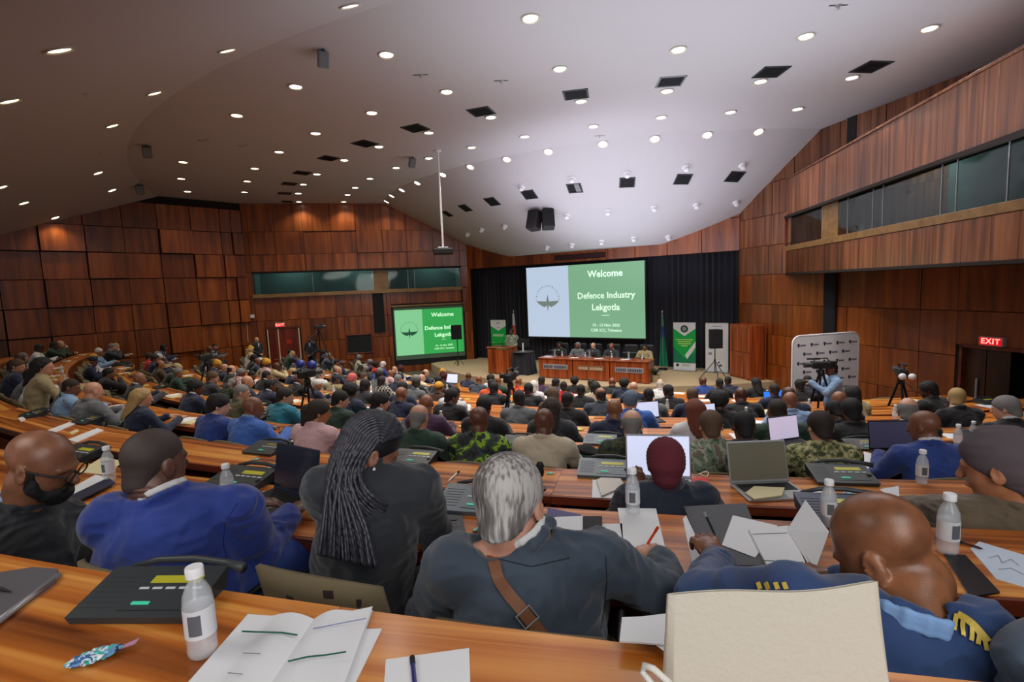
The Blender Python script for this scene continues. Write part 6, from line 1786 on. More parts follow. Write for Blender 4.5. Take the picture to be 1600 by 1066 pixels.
def tripod_cam(px, ycam, Y, label_t, label_c, rz=0, white=False, s=1.0, lights=False):
    Y = snap(px, Y); r = ray(px, ycam); p = Vector((r[0] / r[1] * Y, Y, 0)); z = floor_at(p); zc = CZ + r[2] / r[1] * Y
    h = zc - z
    e = empty('tripod', (p.x, p.y, z), rz, label_t, 'tripod')
    for i in range(3):
        t = 2 * PI * i / 3 + .5; q = Vector((math.cos(t), math.sin(t), 0))
        mb = MB(); mb.cyl(q * .03 + Vector((0, 0, h - .08)), q * (h * .3) + Vector((0, 0, .02)), .022, 6, r2=.014); mb.cyl(q * (h * .3) + Vector((0, 0, .0)), q * (h * .3) + Vector((0, 0, .04)), .022, 6); mb.build('leg', M_BLACKMETAL, e)
    mb = MB(); mb.lathe([(0, h - .14), (.05, h - .14), (.06, h - .08), (.05, h - .02), (0, h)], 10, cap=False); mb.build('head', M_BLACKMETAL, e)
    mb = MB(); mb.cyl((0, 0, h - .06), (.12, -.35, h - .2), .01, 6); mb.build('pan_handle', M_BLACKMETAL, e)
    c = empty('video_camera', (p.x, p.y, zc), rz, label_c, 'camera', scale=s)
    mb = MB(); mb.bbox((-.06, -.2, .0), (.06, .18, .15), .02); mb.build('body', M_BLACK, c, smooth='auto')
    mb = MB(); mb.cyl((0, .18, .08), (0, .34, .08), .05, 12, r2=.06); mb.build('lens', M_DARKGREY, c)
    mb = MB(); mb.tube([(0, -.15, .14), (0, -.12, .22), (0, .12, .22), (0, .15, .14)], .014, 6); mb.build('handle', M_BLACKMETAL, c)
    mb = MB(); mb.bbox((-.09, -.28, .1), (-.02, -.16, .17), .01); mb.build('viewfinder', M_BLACK, c)
    mb = MB(); mb.cyl((.07, .0, .2), (.07, .26, .2), .018, 8); mb.build('microphone', M_BLACK, c)
    if white:
        for sx in (-1, 1): mb = MB(); mb.lathe([(0, 0), (.05, .01), (.06, .04), (.045, .08), (0, .085)], 12, cap=False, M=Matrix.Translation((sx * .07, -.3, .05)) @ Matrix.Rotation(PI / 2, 4, 'X')); mb.build('white_ear_pad', M_WHITE, c, smooth=True)
    if lights:
        for sx in (-1, 1): mb = MB(); mb.lathe([(0, 0), (.08, .0), (.1, .09), (.06, .15), (0, .17)], 12, cap=False, M=Matrix.Translation((sx * .2, 0, .2))); mb.build('blue_cover', plain('blue_shiny', (30, 50, 130), .25), c, smooth=True)
tripod_cam(1283, 576, 9.1, 'tripod under the camera before the white backdrop', 'video camera used by the operator before the white backdrop', 1.4, s=.85)
tripod_cam(1408, 588, 8.6, 'black tripod standing free before the right wall', 'camera with white pads on the tripod before the right wall', -.4, True)
tripod_cam(797, 596, 8.8, 'tripod in the middle of the audience', 'video camera filming from the middle of the audience', -.35)
tripod_cam(480, 590, 9.6, 'dark tripod among the delegates left of centre', 'dark video camera with two round blue covers', -.6, s=.85, lights=True)
tripod_cam(322, 562, 12.6, 'slim tripod among the delegates on the left', 'video camera on a slim tripod on the left', -.6, s=.75)
tripod_cam(498, 514, 15.5, 'tall thin light stand left of the centre', 'small camera on the tall thin stand below the booth', -.6, s=.7)
# small white wall devices left of the door
e = empty('wall_camera', WLS.at(.12, .1, zpx(WLS, 392, 496)), WLS.rz(), 'pair of small white boxes on the wall corner left of the door', 'camera')
mb = MB(); mb.bbox((-.1, 0, -.02), (.06, .12, .12), .01); mb.build('box', M_WHITE, e); mb = MB(); mb.bbox((.16, 0, -.14), (.3, .12, .0), .01); mb.build('box', M_WHITE, e); mb = MB(); mb.cyl((.24, .02, -.14), (.26, .02, -1.1), .008, 6); mb.build('cable', M_WHITE, e)
# ================================================================== the people in the second and third rows, posed one by one
from mathutils.bvhtree import BVHTree
def skin_mat(name, c, c2, rough=.4):
    m, N, L, B = newmat(name)
    tc = N.new('ShaderNodeTexCoord'); t = N.new('ShaderNodeTexNoise'); t.inputs['Scale'].default_value = 14; t.inputs['Detail'].default_value = 6
    L.new(tc.outputs['Object'], t.inputs['Vector'])
    r = ramp(N, [(.3, srgb(*c)), (.7, srgb(*c2))]); L.new(t.outputs[0], r.inputs[0]); L.new(r.outputs[0], B.inputs['Base Color'])
    B.inputs['Roughness'].default_value = rough
    t2 = N.new('ShaderNodeTexNoise'); t2.inputs['Scale'].default_value = 300; b = N.new('ShaderNodeBump'); b.inputs['Strength'].default_value = .2; b.inputs['Distance'].default_value = .002
    L.new(tc.outputs['Object'], t2.inputs['Vector']); L.new(t2.outputs[0], b.inputs['Height']); L.new(b.outputs[0], B.inputs['Normal'])
    MATS[name] = m; return m
def pj(t): return np.array(at_Y(*t))
def custom(label, base, hip, neck, shl, shr, ell, wrl, elr, wrr, head, yaw, pitch, roll=0, s=1.25, hs=1.25, skin=None, jacket=None, collar=None, hair=None, hairm=None, want=('body', 'jacket', 'collar', 'trousers', 'shoes'), row=1, trousers='black', hairh=.006, foldamp=.007, **k):
    """pixel + depth joints; everything is stored relative to the point on the floor under the hips"""
    H = pj(hip); fz = FLOOR_Z[row]; org = np.array([H[0], H[1], fz])
    J = dict(s=s, hs=hs, **k)
    for n_, v in (('hip', hip), ('neck', neck), ('shl', shl), ('shr', shr), ('ell', ell), ('wrl', wrl), ('elr', elr), ('wrr', wrr), ('head', head)): J[n_] = (pj(v) if len(v) == 3 else np.array(v[0])) - org
    J['hip'][2] = .5 * s
    J['headR'] = rotm(base + yaw, pitch, roll)
    f = np.array([-math.sin(base), math.cos(base), 0]); r_ = np.array([math.cos(base), math.sin(base), 0])
    for sd, q in (('l', -1), ('r', 1)):
        J['knee' + sd] = J['hip'] + f * .44 * s + r_ * .14 * q * s - np.array([0, 0, .02]); J['foot' + sd] = J['knee' + sd] - f * .04 + np.array([0, 0, -J['knee' + sd][2] + .1])
    J['footd'] = tuple(f)
    ms = person_meshes(J, .0062, .0075, 'custom', want, fold=foldamp, seed=int(abs(hip[0])) % 97)
    e = empty('person', org, 0, label, 'person')
    o = dict(e=e, J=J, org=org)
    o['body'] = link('body', ms['body'], e, skin); 
    o['jacket'] = link('jacket', ms['jacket'], e, jacket)
    if 'trousers' in ms: link('trousers', ms['trousers'], e, CL[trousers]); link('shoes', ms['shoes'], e, M_BLACK)
    if collar: link('shirt_collar', ms['collar'], e, CL[collar])
    o['HM'] = Matrix.Translation(J['head']) @ Matrix(J['headR'].tolist()).to_4x4() @ Matrix.Scale(hs, 4)
    if hair:
        h = link({'beanie': 'beanie'}.get(hair, 'hair'), hair_mesh(hair, hairh), e, hairm); h.matrix_local = o['HM']; o['hair'] = h
    return o
def bvh(o, org):
    me = o.data; return BVHTree.FromPolygons([Vector(v.co) + Vector(org) for v in me.vertices], [tuple(p.vertices) for p in me.polygons])
def ribbon(o, org, pts, width, th, mat, name, parent, lift=.004, n=40, step=None, closed=False, sides=None):
    """a strap laid on a surface: pixel path cast on to the mesh"""
    t = bvh(o, org); eye = Vector((0, 0, CZ)); P = []
    path = [Vector(p) for p in pts]
    seg = [0]
    for a, b in zip(path[:-1], path[1:]): seg.append(seg[-1] + (b - a).length)
    for i in range(n + 1):
        d = seg[-1] * i / n; j = max(k_ for k_ in range(len(seg) - 1) if seg[k_] <= d + 1e-6); u = (d - seg[j]) / (seg[j + 1] - seg[j])
        q = path[j].lerp(path[j + 1], u); r = Vector(ray(q.x, q.y)).normalized(); h = t.ray_cast(eye, r)
        if h[0] is not None: P.append((h[0], h[1] if h[1].dot(r) < 0 else -h[1]))
    mb = MB(); V_ = []
    # smooth
    for _ in range(3): P = [P[0]] + [((P[i - 1][0] + P[i][0] * 2 + P[i + 1][0]) / 4, (P[i - 1][1] + P[i][1] + P[i + 1][1]).normalized()) for i in range(1, len(P) - 1)] + [P[-1]]
    for i, (p, nn) in enumerate(P):
        tg = (P[min(i + 1, len(P) - 1)][0] - P[max(i - 1, 0)][0]).normalized(); sd = tg.cross(nn).normalized()
        for a, b in ((-1, 0), (-1, 1), (1, 1), (1, 0)): V_.append(p + sd * a * width / 2 + nn * (lift + b * th) - Vector(org))
    fs = []
    for i in range(len(P) - 1):
        for k_ in range(4): fs.append((4 * i + k_, 4 * i + (k_ + 1) % 4, 4 * i + 4 + (k_ + 1) % 4, 4 * i + 4 + k_))
    fs.append((0, 1, 2, 3)); m = 4 * (len(P) - 1); fs.append((m + 3, m + 2, m + 1, m))
    mb.add(V_, fs); return mb.build(name, mat, parent), P

def suit(name, c, c2, scale=900):
    m, N, L, B = newmat(name)
    tc = N.new('ShaderNodeTexCoord'); t = N.new('ShaderNodeTexNoise'); t.inputs['Scale'].default_value = 5; t.inputs['Detail'].default_value = 3
    L.new(tc.outputs['Object'], t.inputs['Vector'])
    r = ramp(N, [(.3, srgb(*c)), (.7, srgb(*c2))]); L.new(t.outputs[0], r.inputs[0]); L.new(r.outputs[0], B.inputs['Base Color'])
    B.inputs['Roughness'].default_value = .85; B.inputs['Sheen Weight'].default_value = .25
    t2 = N.new('ShaderNodeTexNoise'); t2.inputs['Scale'].default_value = scale; b = N.new('ShaderNodeBump'); b.inputs['Strength'].default_value = .35; b.inputs['Distance'].default_value = .002
    L.new(tc.outputs['Object'], t2.inputs['Vector']); L.new(t2.outputs[0], b.inputs['Height']); L.new(b.outputs[0], B.inputs['Normal'])
    MATS[name] = m; return m
S_DARK = skin_mat('skin_deep_brown', (84, 54, 44), (112, 76, 62), .38); S_BROWN = skin_mat('skin_warm_brown', (104, 66, 44), (142, 92, 62), .33)
S_PALE = skin_mat('skin_pale', (186, 132, 110), (214, 164, 142), .45); S_MID = skin_mat('skin_mid_brown', (112, 72, 52), (146, 98, 74), .36); S_WOM = skin_mat('skin_brown_woman', (112, 72, 56), (150, 102, 80), .42)
J_BLACK = suit('suit_black', (20, 24, 30), (32, 37, 44)); J_BLUE = suit('suit_blue', (24, 44, 118), (36, 62, 148)); J_SLATE = suit('suit_slate', (44, 56, 70), (62, 76, 92))
J_BLAZER = suit('blazer_black', (26, 29, 36), (42, 46, 54)); J_UNIFORM = suit('uniform_navy', (24, 48, 92), (38, 68, 116)); J_NAVY = suit('jacket_navy', (20, 28, 44), (32, 42, 62)); J_OLIVE = suit('coat_olive', (82, 70, 54), (106, 92, 72))
J_GB = suit('jacket_greyblue', (62, 78, 98), (82, 98, 118))
PEN_W = plain('pen_white', (226, 226, 226), .3); PEN_O = plain('pen_orange', (226, 70, 20), .35)
def pen_part(e, org, a, b, mat, name='pen', r=.005, tip=M_BLACK, label=None):
    o = empty(name, Vector(a), 0, label, 'pen')
    d = Vector(b) - Vector(a)
    mb = MB(); mb.tube([(0, 0, 0), d * .12, d * .2, d], [.001, r * .8, r, r], 8); mb.build('barrel', mat, o)
    mb = MB(); mb.tube([d * .8, d * 1.0], r * 1.15, 8); mb.build('cap', tip, o)
    return o

# --- bald bearded man at the far left
z1 = ROW_Z[1]
p1 = custom('bearded bald man in black jacket and glasses, far left of the second row', -.5, (20, 960, 2.2), (38, 792, 2.28), (-62, 838, 2.2), (104, 812, 2.42), (-40, 900, 2.5), (60, 800, 2.85), (150, 858, 2.6), (150, 790, 2.95), (66, 726, 2.26),
            -.85, -.42, .08, s=1.25, hs=1.3, skin=S_MID, jacket=J_BLACK, collar='lightblue', want=('body', 'jacket', 'collar', 'trousers', 'shoes'), girth=1.15, fat=.6, neckr=.066)
HM = p1['HM']
Fb = Field((-.15, -.15, -.2), (.15, .2, .1), .006)
Fb.cone((0, .015, -.066), (0, .063, -.098), .060, .034, .03); Fb.ell((0, .07, -.075), (.05, .045, .045), None, .02); Fb.cut((0, 0, -.036), (0, .22, 1))
for sg in (-1, 1): Fb.cone((sg * .072, .014, .0), (sg * .063, .03, -.06), .008, .02, .02); Fb.cone((sg * .063, .02, -.05), (sg * .045, .055, -.085), .018, .02, .02)
Fb.cone((-.03, .098, -.046), (.03, .098, -.046), .009, .009, .01)
P_, Q_ = Fb.surf(); b_ = link('beard', np_mesh('beard', folds(P_, Q_, .003, (70, 70, 70), 2, False), Q_), p1['e'], HC['black']); b_.matrix_local = HM
def glasses(e, HM, mat=M_BLACK):
    mb = MB()
    for sx in (-1, 1):
        mb.tube([(sx * .034 + .026 * math.cos(t), .108, .004 + .02 * math.sin(t)) for t in np.linspace(0, 2 * PI, 14, endpoint=False)], .0028, 5, closed=True)
        mb.tube([(sx * .06, .106, .01), (sx * .079, .06, .01), (sx * .083, -.005, .008), (sx * .082, -.02, -.006)], .0035, 5)
    mb.tube([(-.01, .109, .006), (.01, .109, .006)], .0025, 5)
    o = mb.build('glasses', mat, e); o.matrix_local = HM
glasses(p1['e'], HM)

# --- man in the blue suit typing
p2 = custom('heavy-set man in royal blue suit typing on a laptop in the second row', -.55, (270, 950, 2.02), (258, 776, 2.06), (172, 812, 2.0), (372, 796, 2.12), (318, 862, 2.3), (388, 792, 2.52), (404, 866, 2.2), (450, 806, 2.44), (243, 722, 2.08),
            +.22, -.12, .03, s=1.28, hs=1.18, skin=S_DARK, jacket=J_BLUE, collar='white', hair='cropped', hairm=plain('stubble', (62, 50, 48), .6, bump=.6, bscale=300), girth=1.25, fat=1, neckr=.068, rolls=2, armr=1.15, trousers='blue', colz=.02,
            curl=.55, hdl=(.9, .35, .05), hdr=(.35, .9, .15), sleeve=.93)
# --- woman with braids, writing
p3 = custom('woman with long black braids and black blazer writing in the second row', -.62, (566, 960, 1.95), (586, 742, 1.98), (506, 762, 1.92), (656, 760, 2.0), (545, 850, 2.15), (612, 836, 2.4), (686, 856, 2.1), (660, 806, 2.34), (580, 704, 2.0),
            -.42, -.5, 0, s=1.2, hs=1.1, skin=S_WOM, jacket=J_BLAZER, girth=.98, neckr=.05, curl=1.0, hdl=(.6, .8, .0), hdr=(-.1, .9, .25), armr=.95, hair=None)
HM = p3['HM']
capm = hair_mesh('short', .007); c_ = link('hair', capm, p3['e'], plain('braid_black', (16, 16, 20), .5, bump=.3)); c_.matrix_local = HM
M_BRAID = plain('braid_fibre', (52, 53, 62), .4)
mb = MB(); rb = random.Random(3); inv = p3['e'].matrix_basis.inverted()
NB = 54
for i in range(NB):
    u = i / (NB - 1); phi = math.radians(-84 + 168 * u)
    pts = []
    th1 = 196 - 30 * abs(u - .5)
    for j in range(12):
        th = math.radians(24 + 46 * abs(u - .5) + (th1 - 24 - 46 * abs(u - .5)) * j / 11)
        d = Vector((math.sin(phi), math.cos(phi) * math.cos(th), abs(math.cos(phi)) * math.sin(th) + .12 * math.sin(th)))
        q = Vector((d.x * .086, -.014 + d.y * .108, .034 + d.z * .094)) * (1 + .03 * (i % 2))
        pts.append(HM @ q)
    end = pts[-1]
    # hang down the back, fanning out
    f_ = (i * 0.618) % 1.0
    if u > .86: tx, ty, Yt = 600 + 10 * f_, 845 - 60 * f_, 1.83
    else: tx, ty, Yt = 486 + 106 * (.1 + .9 * f_), 872 + 22 * f_, 1.70 + .05 * rb.random()
    T1 = Vector(at_Y(510 + 62 * f_ + rb.uniform(-4, 4), 775, 1.80 - .03 * (i % 3))) - Vector(p3['org']); T2 = Vector(at_Y(tx, ty, Yt)) - Vector(p3['org'])
    A_ = end + (end - pts[-2]).normalized() * .10 + Vector((-.03, -.05, 0))
    for j in range(1, 34):
        t = j / 33
        q = (end * (1 - t) ** 3 + A_ * 3 * t * (1 - t) ** 2 + T1 * 3 * t * t * (1 - t) + T2 * t ** 3)
        pts.append(q)
    # resample finely with the beaded radius of a plait
    out = []; rr = []
    for a, b in zip(pts[:-1], pts[1:]):
        n_ = max(1, int((b - a).length / .0085))
        for j in range(n_): out.append(a.lerp(b, j / n_))
    for j in range(len(out)): rr.append(.0072 * (1 + .28 * math.cos(j * 2.1)) * (1 if j < len(out) * .8 else 1 - .4 * (j / len(out) - .8) / .2))
    mb.tube(out, rr, 5)
o = mb.build('braids', M_BRAID, p3['e'], smooth=True); o['kind'] = 'stuff'
e_ = MB(); e_.lathe([(0, -.007), (.006, -.003), (.006, .003), (0, .007)], 8, cap=False); o = e_.build('pearl_earring', plain('pearl', (236, 232, 226), .2), p3['e']); o.matrix_local = HM @ Matrix.Translation((.084, .006, -.045))

# --- grey-haired man
def grey_hair():
    m, N, L, B = newmat('grey_streaked_hair')
    tc = N.new('ShaderNodeTexCoord'); mp = N.new('ShaderNodeMapping'); mp.inputs['Scale'].default_value = (110, 110, 12)
    t = N.new('ShaderNodeTexNoise'); t.inputs['Scale'].default_value = 1; t.inputs['Detail'].default_value = 4; L.new(tc.outputs['Object'], mp.inputs[0]); L.new(mp.outputs[0], t.inputs['Vector'])
    t2 = N.new('ShaderNodeTexNoise'); t2.inputs['Scale'].default_value = 9; t2.inputs['Detail'].default_value = 2; L.new(tc.outputs['Object'], t2.inputs['Vector'])
    ad = N.new('ShaderNodeMath'); ad.operation = 'ADD'; L.new(t.outputs[0], ad.inputs[0]); L.new(t2.outputs[0], ad.inputs[1])
    r = ramp(N, [(.58, srgb(60, 58, 58)), (.84, srgb(112, 108, 106)), (1.0, srgb(178, 176, 174))]); mr = N.new('ShaderNodeMath'); mr.operation = 'MULTIPLY'; mr.inputs[1].default_value = .92; L.new(ad.outputs[0], mr.inputs[0]); L.new(mr.outputs[0], r.inputs[0])
    L.new(r.outputs[0], B.inputs['Base Color']); B.inputs['Roughness'].default_value = .6
    b = N.new('ShaderNodeBump'); b.inputs['Strength'].default_value = .7; b.inputs['Distance'].default_value = .004; L.new(t.outputs[0], b.inputs['Height']); L.new(b.outputs[0], B.inputs['Normal']); return m
p4 = custom('grey-haired man in slate jacket with a brown bag strap, writing with orange pen', -.25, (826, 1040, 1.6), (830, 854, 1.63), (708, 884, 1.58), (934, 872, 1.64), (668, 965, 1.75), (770, 905, 2.1), (1048, 940, 1.68), (1036, 876, 1.93), (797, 786, 1.66),
            -.12, -.35, -.1, s=1.28, hs=1.3, skin=S_PALE, jacket=J_SLATE, collar='white', hair='trim', hairm=grey_hair(), colz=.05, girth=1.1, curl=1.15, hdr=(-.35, .9, .0), hdl=(.3, .9, 0), long=1.0, neckr=.06, armr=1.05)
M_LEATHER = plain('brown_leather', (122, 78, 52), .5, bump=.3, bscale=120)
st_, P_ = ribbon(p4['jacket'], p4['org'], [(768, 868), (780, 905), (800, 935), (818, 955), (842, 985), (856, 1004)], .036, .005, M_LEATHER, 'bag_strap', p4['e'])
if len(P_) > 20:
    k_ = int(len(P_) * .66); q, nn = P_[k_]; tg = (P_[k_ + 1][0] - P_[k_ - 1][0]).normalized(); sd = tg.cross(nn)
    M_ = Matrix((sd, tg, nn)).transposed().to_4x4(); M_.translation = q + nn * .012 - Vector(p4['org'])
    mb = MB(); mb.tube([(-.025, -.022, 0), (.025, -.022, 0), (.025, .022, 0), (-.025, .022, 0)], .003, 6, closed=True); o = mb.build('strap_buckle', M_SILVER, st_); o.matrix_local = M_

# --- bald officer at the right
p5 = custom('bald man in navy blue uniform with gold shoulder stripes bending over his notes', -.05, (1385, 1090, 1.2), (1416, 978, 1.22), (1232, 938, 1.36), (1526, 1000, 1.16), (1100, 938, 1.5), (1122, 880, 1.82), (1430, 1010, 1.5), (1312, 912, 1.66), (1380, 858, 1.36),
            .55, -.62, -.12, s=1.26, hs=1.3, skin=S_BROWN, jacket=J_UNIFORM, collar=None, girth=1.2, fat=1, neckr=.066, rolls=0, colz=.02, curl=1.1, hdl=(-.1, .9, .35), hdr=(-.75, .6, .1), armr=1.1)
HM = p5['HM']
# light blue shirt collar
J = p5['J']; Fc = Field(J['neck'] - .2, J['neck'] + .2, .006); za = J['neck'] - J['hip']; za = za / np.linalg.norm(za); xa = J['shr'] - J['shl']; xa = xa - (xa @ za) * za; xa /= np.linalg.norm(xa); ya = np.cross(za, xa)
for i_ in range(14):
    a = 2 * PI * i_ / 14; b = 2 * PI * (i_ + 1) / 14; cr = .066 * 1.3 + .01
    f_ = lambda t: J['neck'] + za * (.018 - .02 * math.sin(t)) + xa * cr * math.cos(t) + ya * (cr * math.sin(t) - .004)
    for q in (0, .018, .034): Fc.cone(f_(a) + za * q, f_(b) + za * q, .008, .008, .01)
P_, Q_ = Fc.surf(); link('shirt_collar', np_mesh('c', P_, Q_), p5['e'], plain('cloth_pale_blue', (122, 158, 204), .8))
GOLD = plain('gold_braid', (196, 170, 70), .5, .2)
for k_ in range(5):
    ribbon(p5['jacket'], p5['org'], [(1496 + 11 * k_, 962 + 9 * k_), (1490 + 13 * k_, 985 + 8 * k_)], .008, .004, GOLD, 'gold_stripe', p5['e'], n=8)
ribbon(p5['jacket'], p5['org'], [(1496, 960), (1520, 975), (1545, 1005)], .016, .004, GOLD, 'gold_stripe', p5['e'], n=10)
for k_ in range(4): ribbon(p5['jacket'], p5['org'], [(1186 + 13 * k_, 912), (1190 + 13 * k_, 922)], .012, .004, GOLD, 'gold_stripe', p5['e'], n=6)

# --- neighbour whose shoulder enters at the lower right corner
p6 = custom('grey-blue jacketed shoulder of a person at the lower right corner', 0, (1790, 1200, .98), (1800, 985, 1.0), (1640, 1035, 1.0), (1950, 1040, .98), (1600, 1110, 1.1), (1680, 1060, 1.3), (2000, 1150, 1.1), (1900, 1060, 1.3), (1800, 900, 1.0),
            0, -.2, 0, s=1.1, hs=1.15, skin=S_DARK, jacket=J_GB, want=('body', 'jacket', 'trousers', 'shoes'))
# --- third row
p7 = custom('person in maroon knitted beanie and navy jacket before a bright laptop', -.22, (1040, 870, 2.72), (1041, 762, 2.76), (984, 780, 2.74), (1100, 778, 2.78), (962, 812, 2.9), (998, 762, 3.16), (1122, 812, 2.9), (1092, 776, 3.2), (1040, 724, 2.78),
            0, -.3, 0, s=1.12, hs=1.1, skin=S_BROWN, jacket=J_NAVY, collar='pink', row=2, curl=.9, hdl=(0, .5, .9))
Fh = Field((-.2, -.2, -.2), (.2, .2, .25), .006); Fh.ell((0, -.016, .03), (.096, .118, .105), None, .01); Fh.cone((0, -.05, -.02), (0, -.045, -.062), .085, .07, .03); Fh.cut((0, .062, 0), (0, 1, -.35)); P_, Q_ = Fh.surf()
P_ = P_ + normals(P_, Q_) * (.0016 * np.sin(P_[:, 2] * 700))[:, None]
o = link('beanie', np_mesh('beanie', P_, Q_), p7['e'], plain('maroon_knit', (96, 34, 46), .95, bump=.8, bscale=180)); o.matrix_local = p7['HM']
p8 = custom('person in brown-grey skull cap and olive-brown coat leaning on the third row desk', .35, (1600, 900, 2.2), (1578, 790, 2.3), (1492, 808, 2.36), (1690, 812, 2.2), (1424, 806, 2.6), (1500, 800, 2.85), (1720, 850, 2.4), (1640, 800, 2.8), (1562, 728, 2.32),
            .25, -.3, 0, s=1.2, hs=1.42, skin=skin_mat('skin_tan', (160, 104, 72), (190, 130, 96)), jacket=J_OLIVE, row=2, girth=1.2, armr=1.25, coat=.02, nohandl=True)
Fh = Field((-.2, -.2, -.2), (.2, .2, .25), .006); Fh.ell((0, -.018, .034), (.088, .112, .1), None, .01); Fh.cone((0, -.05, -.02), (0, -.05, -.07), .078, .062, .03); Fh.cut((0, .03, -.01), (0, .72, -.7)); P_, Q_ = Fh.surf()
o = link('skull_cap', np_mesh('cap', folds(P_, Q_, .003, (12, 12, 30), 6), Q_), p8['e'], plain('brown_grey_cloth', (88, 78, 84), .9)); o.matrix_local = p8['HM']

M_SEAM = plain('dark_seam', (22, 28, 38), .9)
ribbon(p4['jacket'], p4['org'], [(946, 868), (948, 910), (944, 950), (938, 982)], .003, .001, M_SEAM, 'sleeve_seam', p4['e'], lift=.001)
ribbon(p4['jacket'], p4['org'], [(772, 872), (830, 886), (890, 872)], .003, .001, M_SEAM, 'collar_seam', p4['e'], lift=.001)
ribbon(p2['jacket'], p2['org'], [(372, 786), (352, 815), (348, 850), (356, 880)], .003, .001, plain('blue_seam', (16, 28, 84), .9), 'sleeve_seam', p2['e'], lift=.001)
# chairs under them
for nm, o_, rz_, lab, kk in (('p1', p1, -.45, 'patterned chair under the bearded man at the far left', 1), ('p2', p2, -.4, 'patterned chair under the man in the blue suit', 1), ('p4', p4, -.25, 'patterned chair under the grey-haired man', 1), ('p5', p5, -.05, 'patterned chair under the bald officer', 1),
                        ('p7', p7, -.2, 'patterned chair under the person in the maroon beanie', 2), ('p8', p8, .1, 'patterned chair under the person in the olive-brown coat', 2)):
    q = Vector(o_['org']) + Vector((math.sin(rz_) * .0, -.05, 0)); c_ = chair(q, rz_, lab, 'patterned chairs in the near rows', True); 
    c_.scale = (1.1, 1.1, .98)
q = at_Y(528, 920, 1.8); q.z = FLOOR_Z[1]; c_ = chair(q + Vector((.0, .05, 0)), -.35, 'patterned chair with its curved back showing behind the woman with braids', 'patterned chairs in the near rows', True); c_.scale = (1.15, 1.1, 1.0)
for i, (px, lab) in enumerate(((8, 'patterned chair at the far left edge behind the near desk'), (660, 'patterned chair beside the grey-haired man, mostly hidden'), (1490, 'dark patterned chair to the right of the bald officer'))):
    pass
# ================================================================== things on the desks
Z = ROW_Z
def dz(px, py, k): return at_z(px, py, Z[k])
def span(px0, py0, px1, py1, k):
    a, b = dz(px0, py0, k), dz(px1, py1, k); d = b - a; return (a + b) / 2, d.length, math.atan2(d.y, d.x)
def slab_quad(name, label, cat, pts, k, th, mat, z_off=0.0, group=None, parent=None, tagit=True):
    """a flat thing given by its corner pixels on desk k"""
    P = [at_z(x, y, Z[k] + z_off) for x, y in pts]; c = sum(P, Vector()) / len(P)
    a = sum((P[i].x * P[(i + 1) % len(P)].y - P[(i + 1) % len(P)].x * P[i].y) for i in range(len(P)))
    if a < 0: P = P[::-1]
    mb = MB(); mb.prism([(p.x - c.x, p.y - c.y) for p in P], 0, th)
    o = mb.build(name, mat); o.location = c
    return tag(o, label, cat, group) if tagit else o
def lines_on(o, pts, k, z, mat, name, segs):
    """printed strokes: list of pixel polylines with width in metres, as thin ribbons on the page"""
    for (line, w_) in segs:
        P = [at_z(x, y, Z[k] + z) for x, y in line]; mb = MB()
        for a, b in zip(P[:-1], P[1:]):
            d = (b - a).normalized(); n = Vector((-d.y, d.x, 0)) * w_ / 2
            q = [a - n, b - n, b + n, a + n]; mb.add([v - o.location for v in q], [(0, 1, 2, 3)])
        mb.build(name, mat, o)

# ---------------- first row (nearest desk)
c, l, a = span(118, 978, 338, 985, 0)
unit(dz(238, 945, 0) + Vector((0, 0, .001)), a + .05, 'dark microphone console with amber display on the nearest desk', s=(l / .34 * .86, l / .34 * .72, l / .34 * .8))
pb = dz(318, 1022, 0); sc_ = .2 * pb.y / .2
bottle(pb, 'water bottle with grey printed label beside the nearest console', s=1.02, rz=.5)
o = empty('sweet', dz(148, 1032, 0), .6, 'crumpled blue and white wrapped sweet on the nearest desk', 'sweet')
M_WRAP = patterned('sweet_wrapper', [(0, (60, 110, 170)), (.42, (214, 226, 236)), (.5, (70, 180, 170)), (.58, (120, 160, 210)), (.68, (40, 50, 80))], 45, rough=.25)
M_WRAPT = patterned('mint_wrapper', [(0, (60, 170, 160)), (.45, (200, 232, 226)), (.55, (90, 200, 180))], 60, rough=.25)
def sweet_mesh(s=1.0, seed=0):
    def f(u, v):
        t = 2 * PI * u; x = (v - .5) * 2; r = (1 - abs(x) ** 2.6) * .7 + .16; w_ = .016 * r * (1 + .25 * math.sin(t * 5 + v * 19 + seed))
        return Vector((x * .042, math.cos(t) * w_ * 1.2, .009 + math.sin(t) * w_ * .55)) * s
    m = MB(); m.grid(f, 14, 12); return m.mesh('wrapper', None, False)
SW = sweet_mesh(); SW.materials.append(None)
link('wrapper', SW, o, M_WRAP, scale=1.25); mb = MB(); mb.add([(.03, -.004, .008), (.075, -.012, .012), (.085, .006, .014), (.034, .006, .008)], [(0, 1, 2, 3)]); mb.build('twist_end', plain('pink_foil', (190, 140, 170), .3), o)
def sweet(p, label, rz=0, mat=None):
    o = link('sweet', SW, None, mat or M_WRAPT, loc=p, rot=(0, 0, rz), scale=.8); tag(o, label, 'sweet', 'wrapped mints'); return o
# closed grey notebook at the left edge with a pen on it
o = slab_quad('notebook', 'closed grey notebook at the left edge of the nearest desk', 'notebook', [(-60, 912), (52, 894), (92, 897), (88, 912), (-20, 990), (-120, 1040)], 0, .016, plain('grey_cover', (92, 90, 96), .5))
mb = MB(); a_ = at_z(92, 899, Z[0] + .010) - o.location; b_ = at_z(-40, 1000, Z[0] + .010) - o.location; mb.cyl(a_, b_, .0085, 8); mb.build('spine', M_SILVER, o, smooth=True)
pen_part(None, None, at_z(18, 925, Z[0] + .022), at_z(-60, 905, Z[0] + .022), M_BLACK, label='black and white pen lying on the grey notebook', tip=M_SILVER)
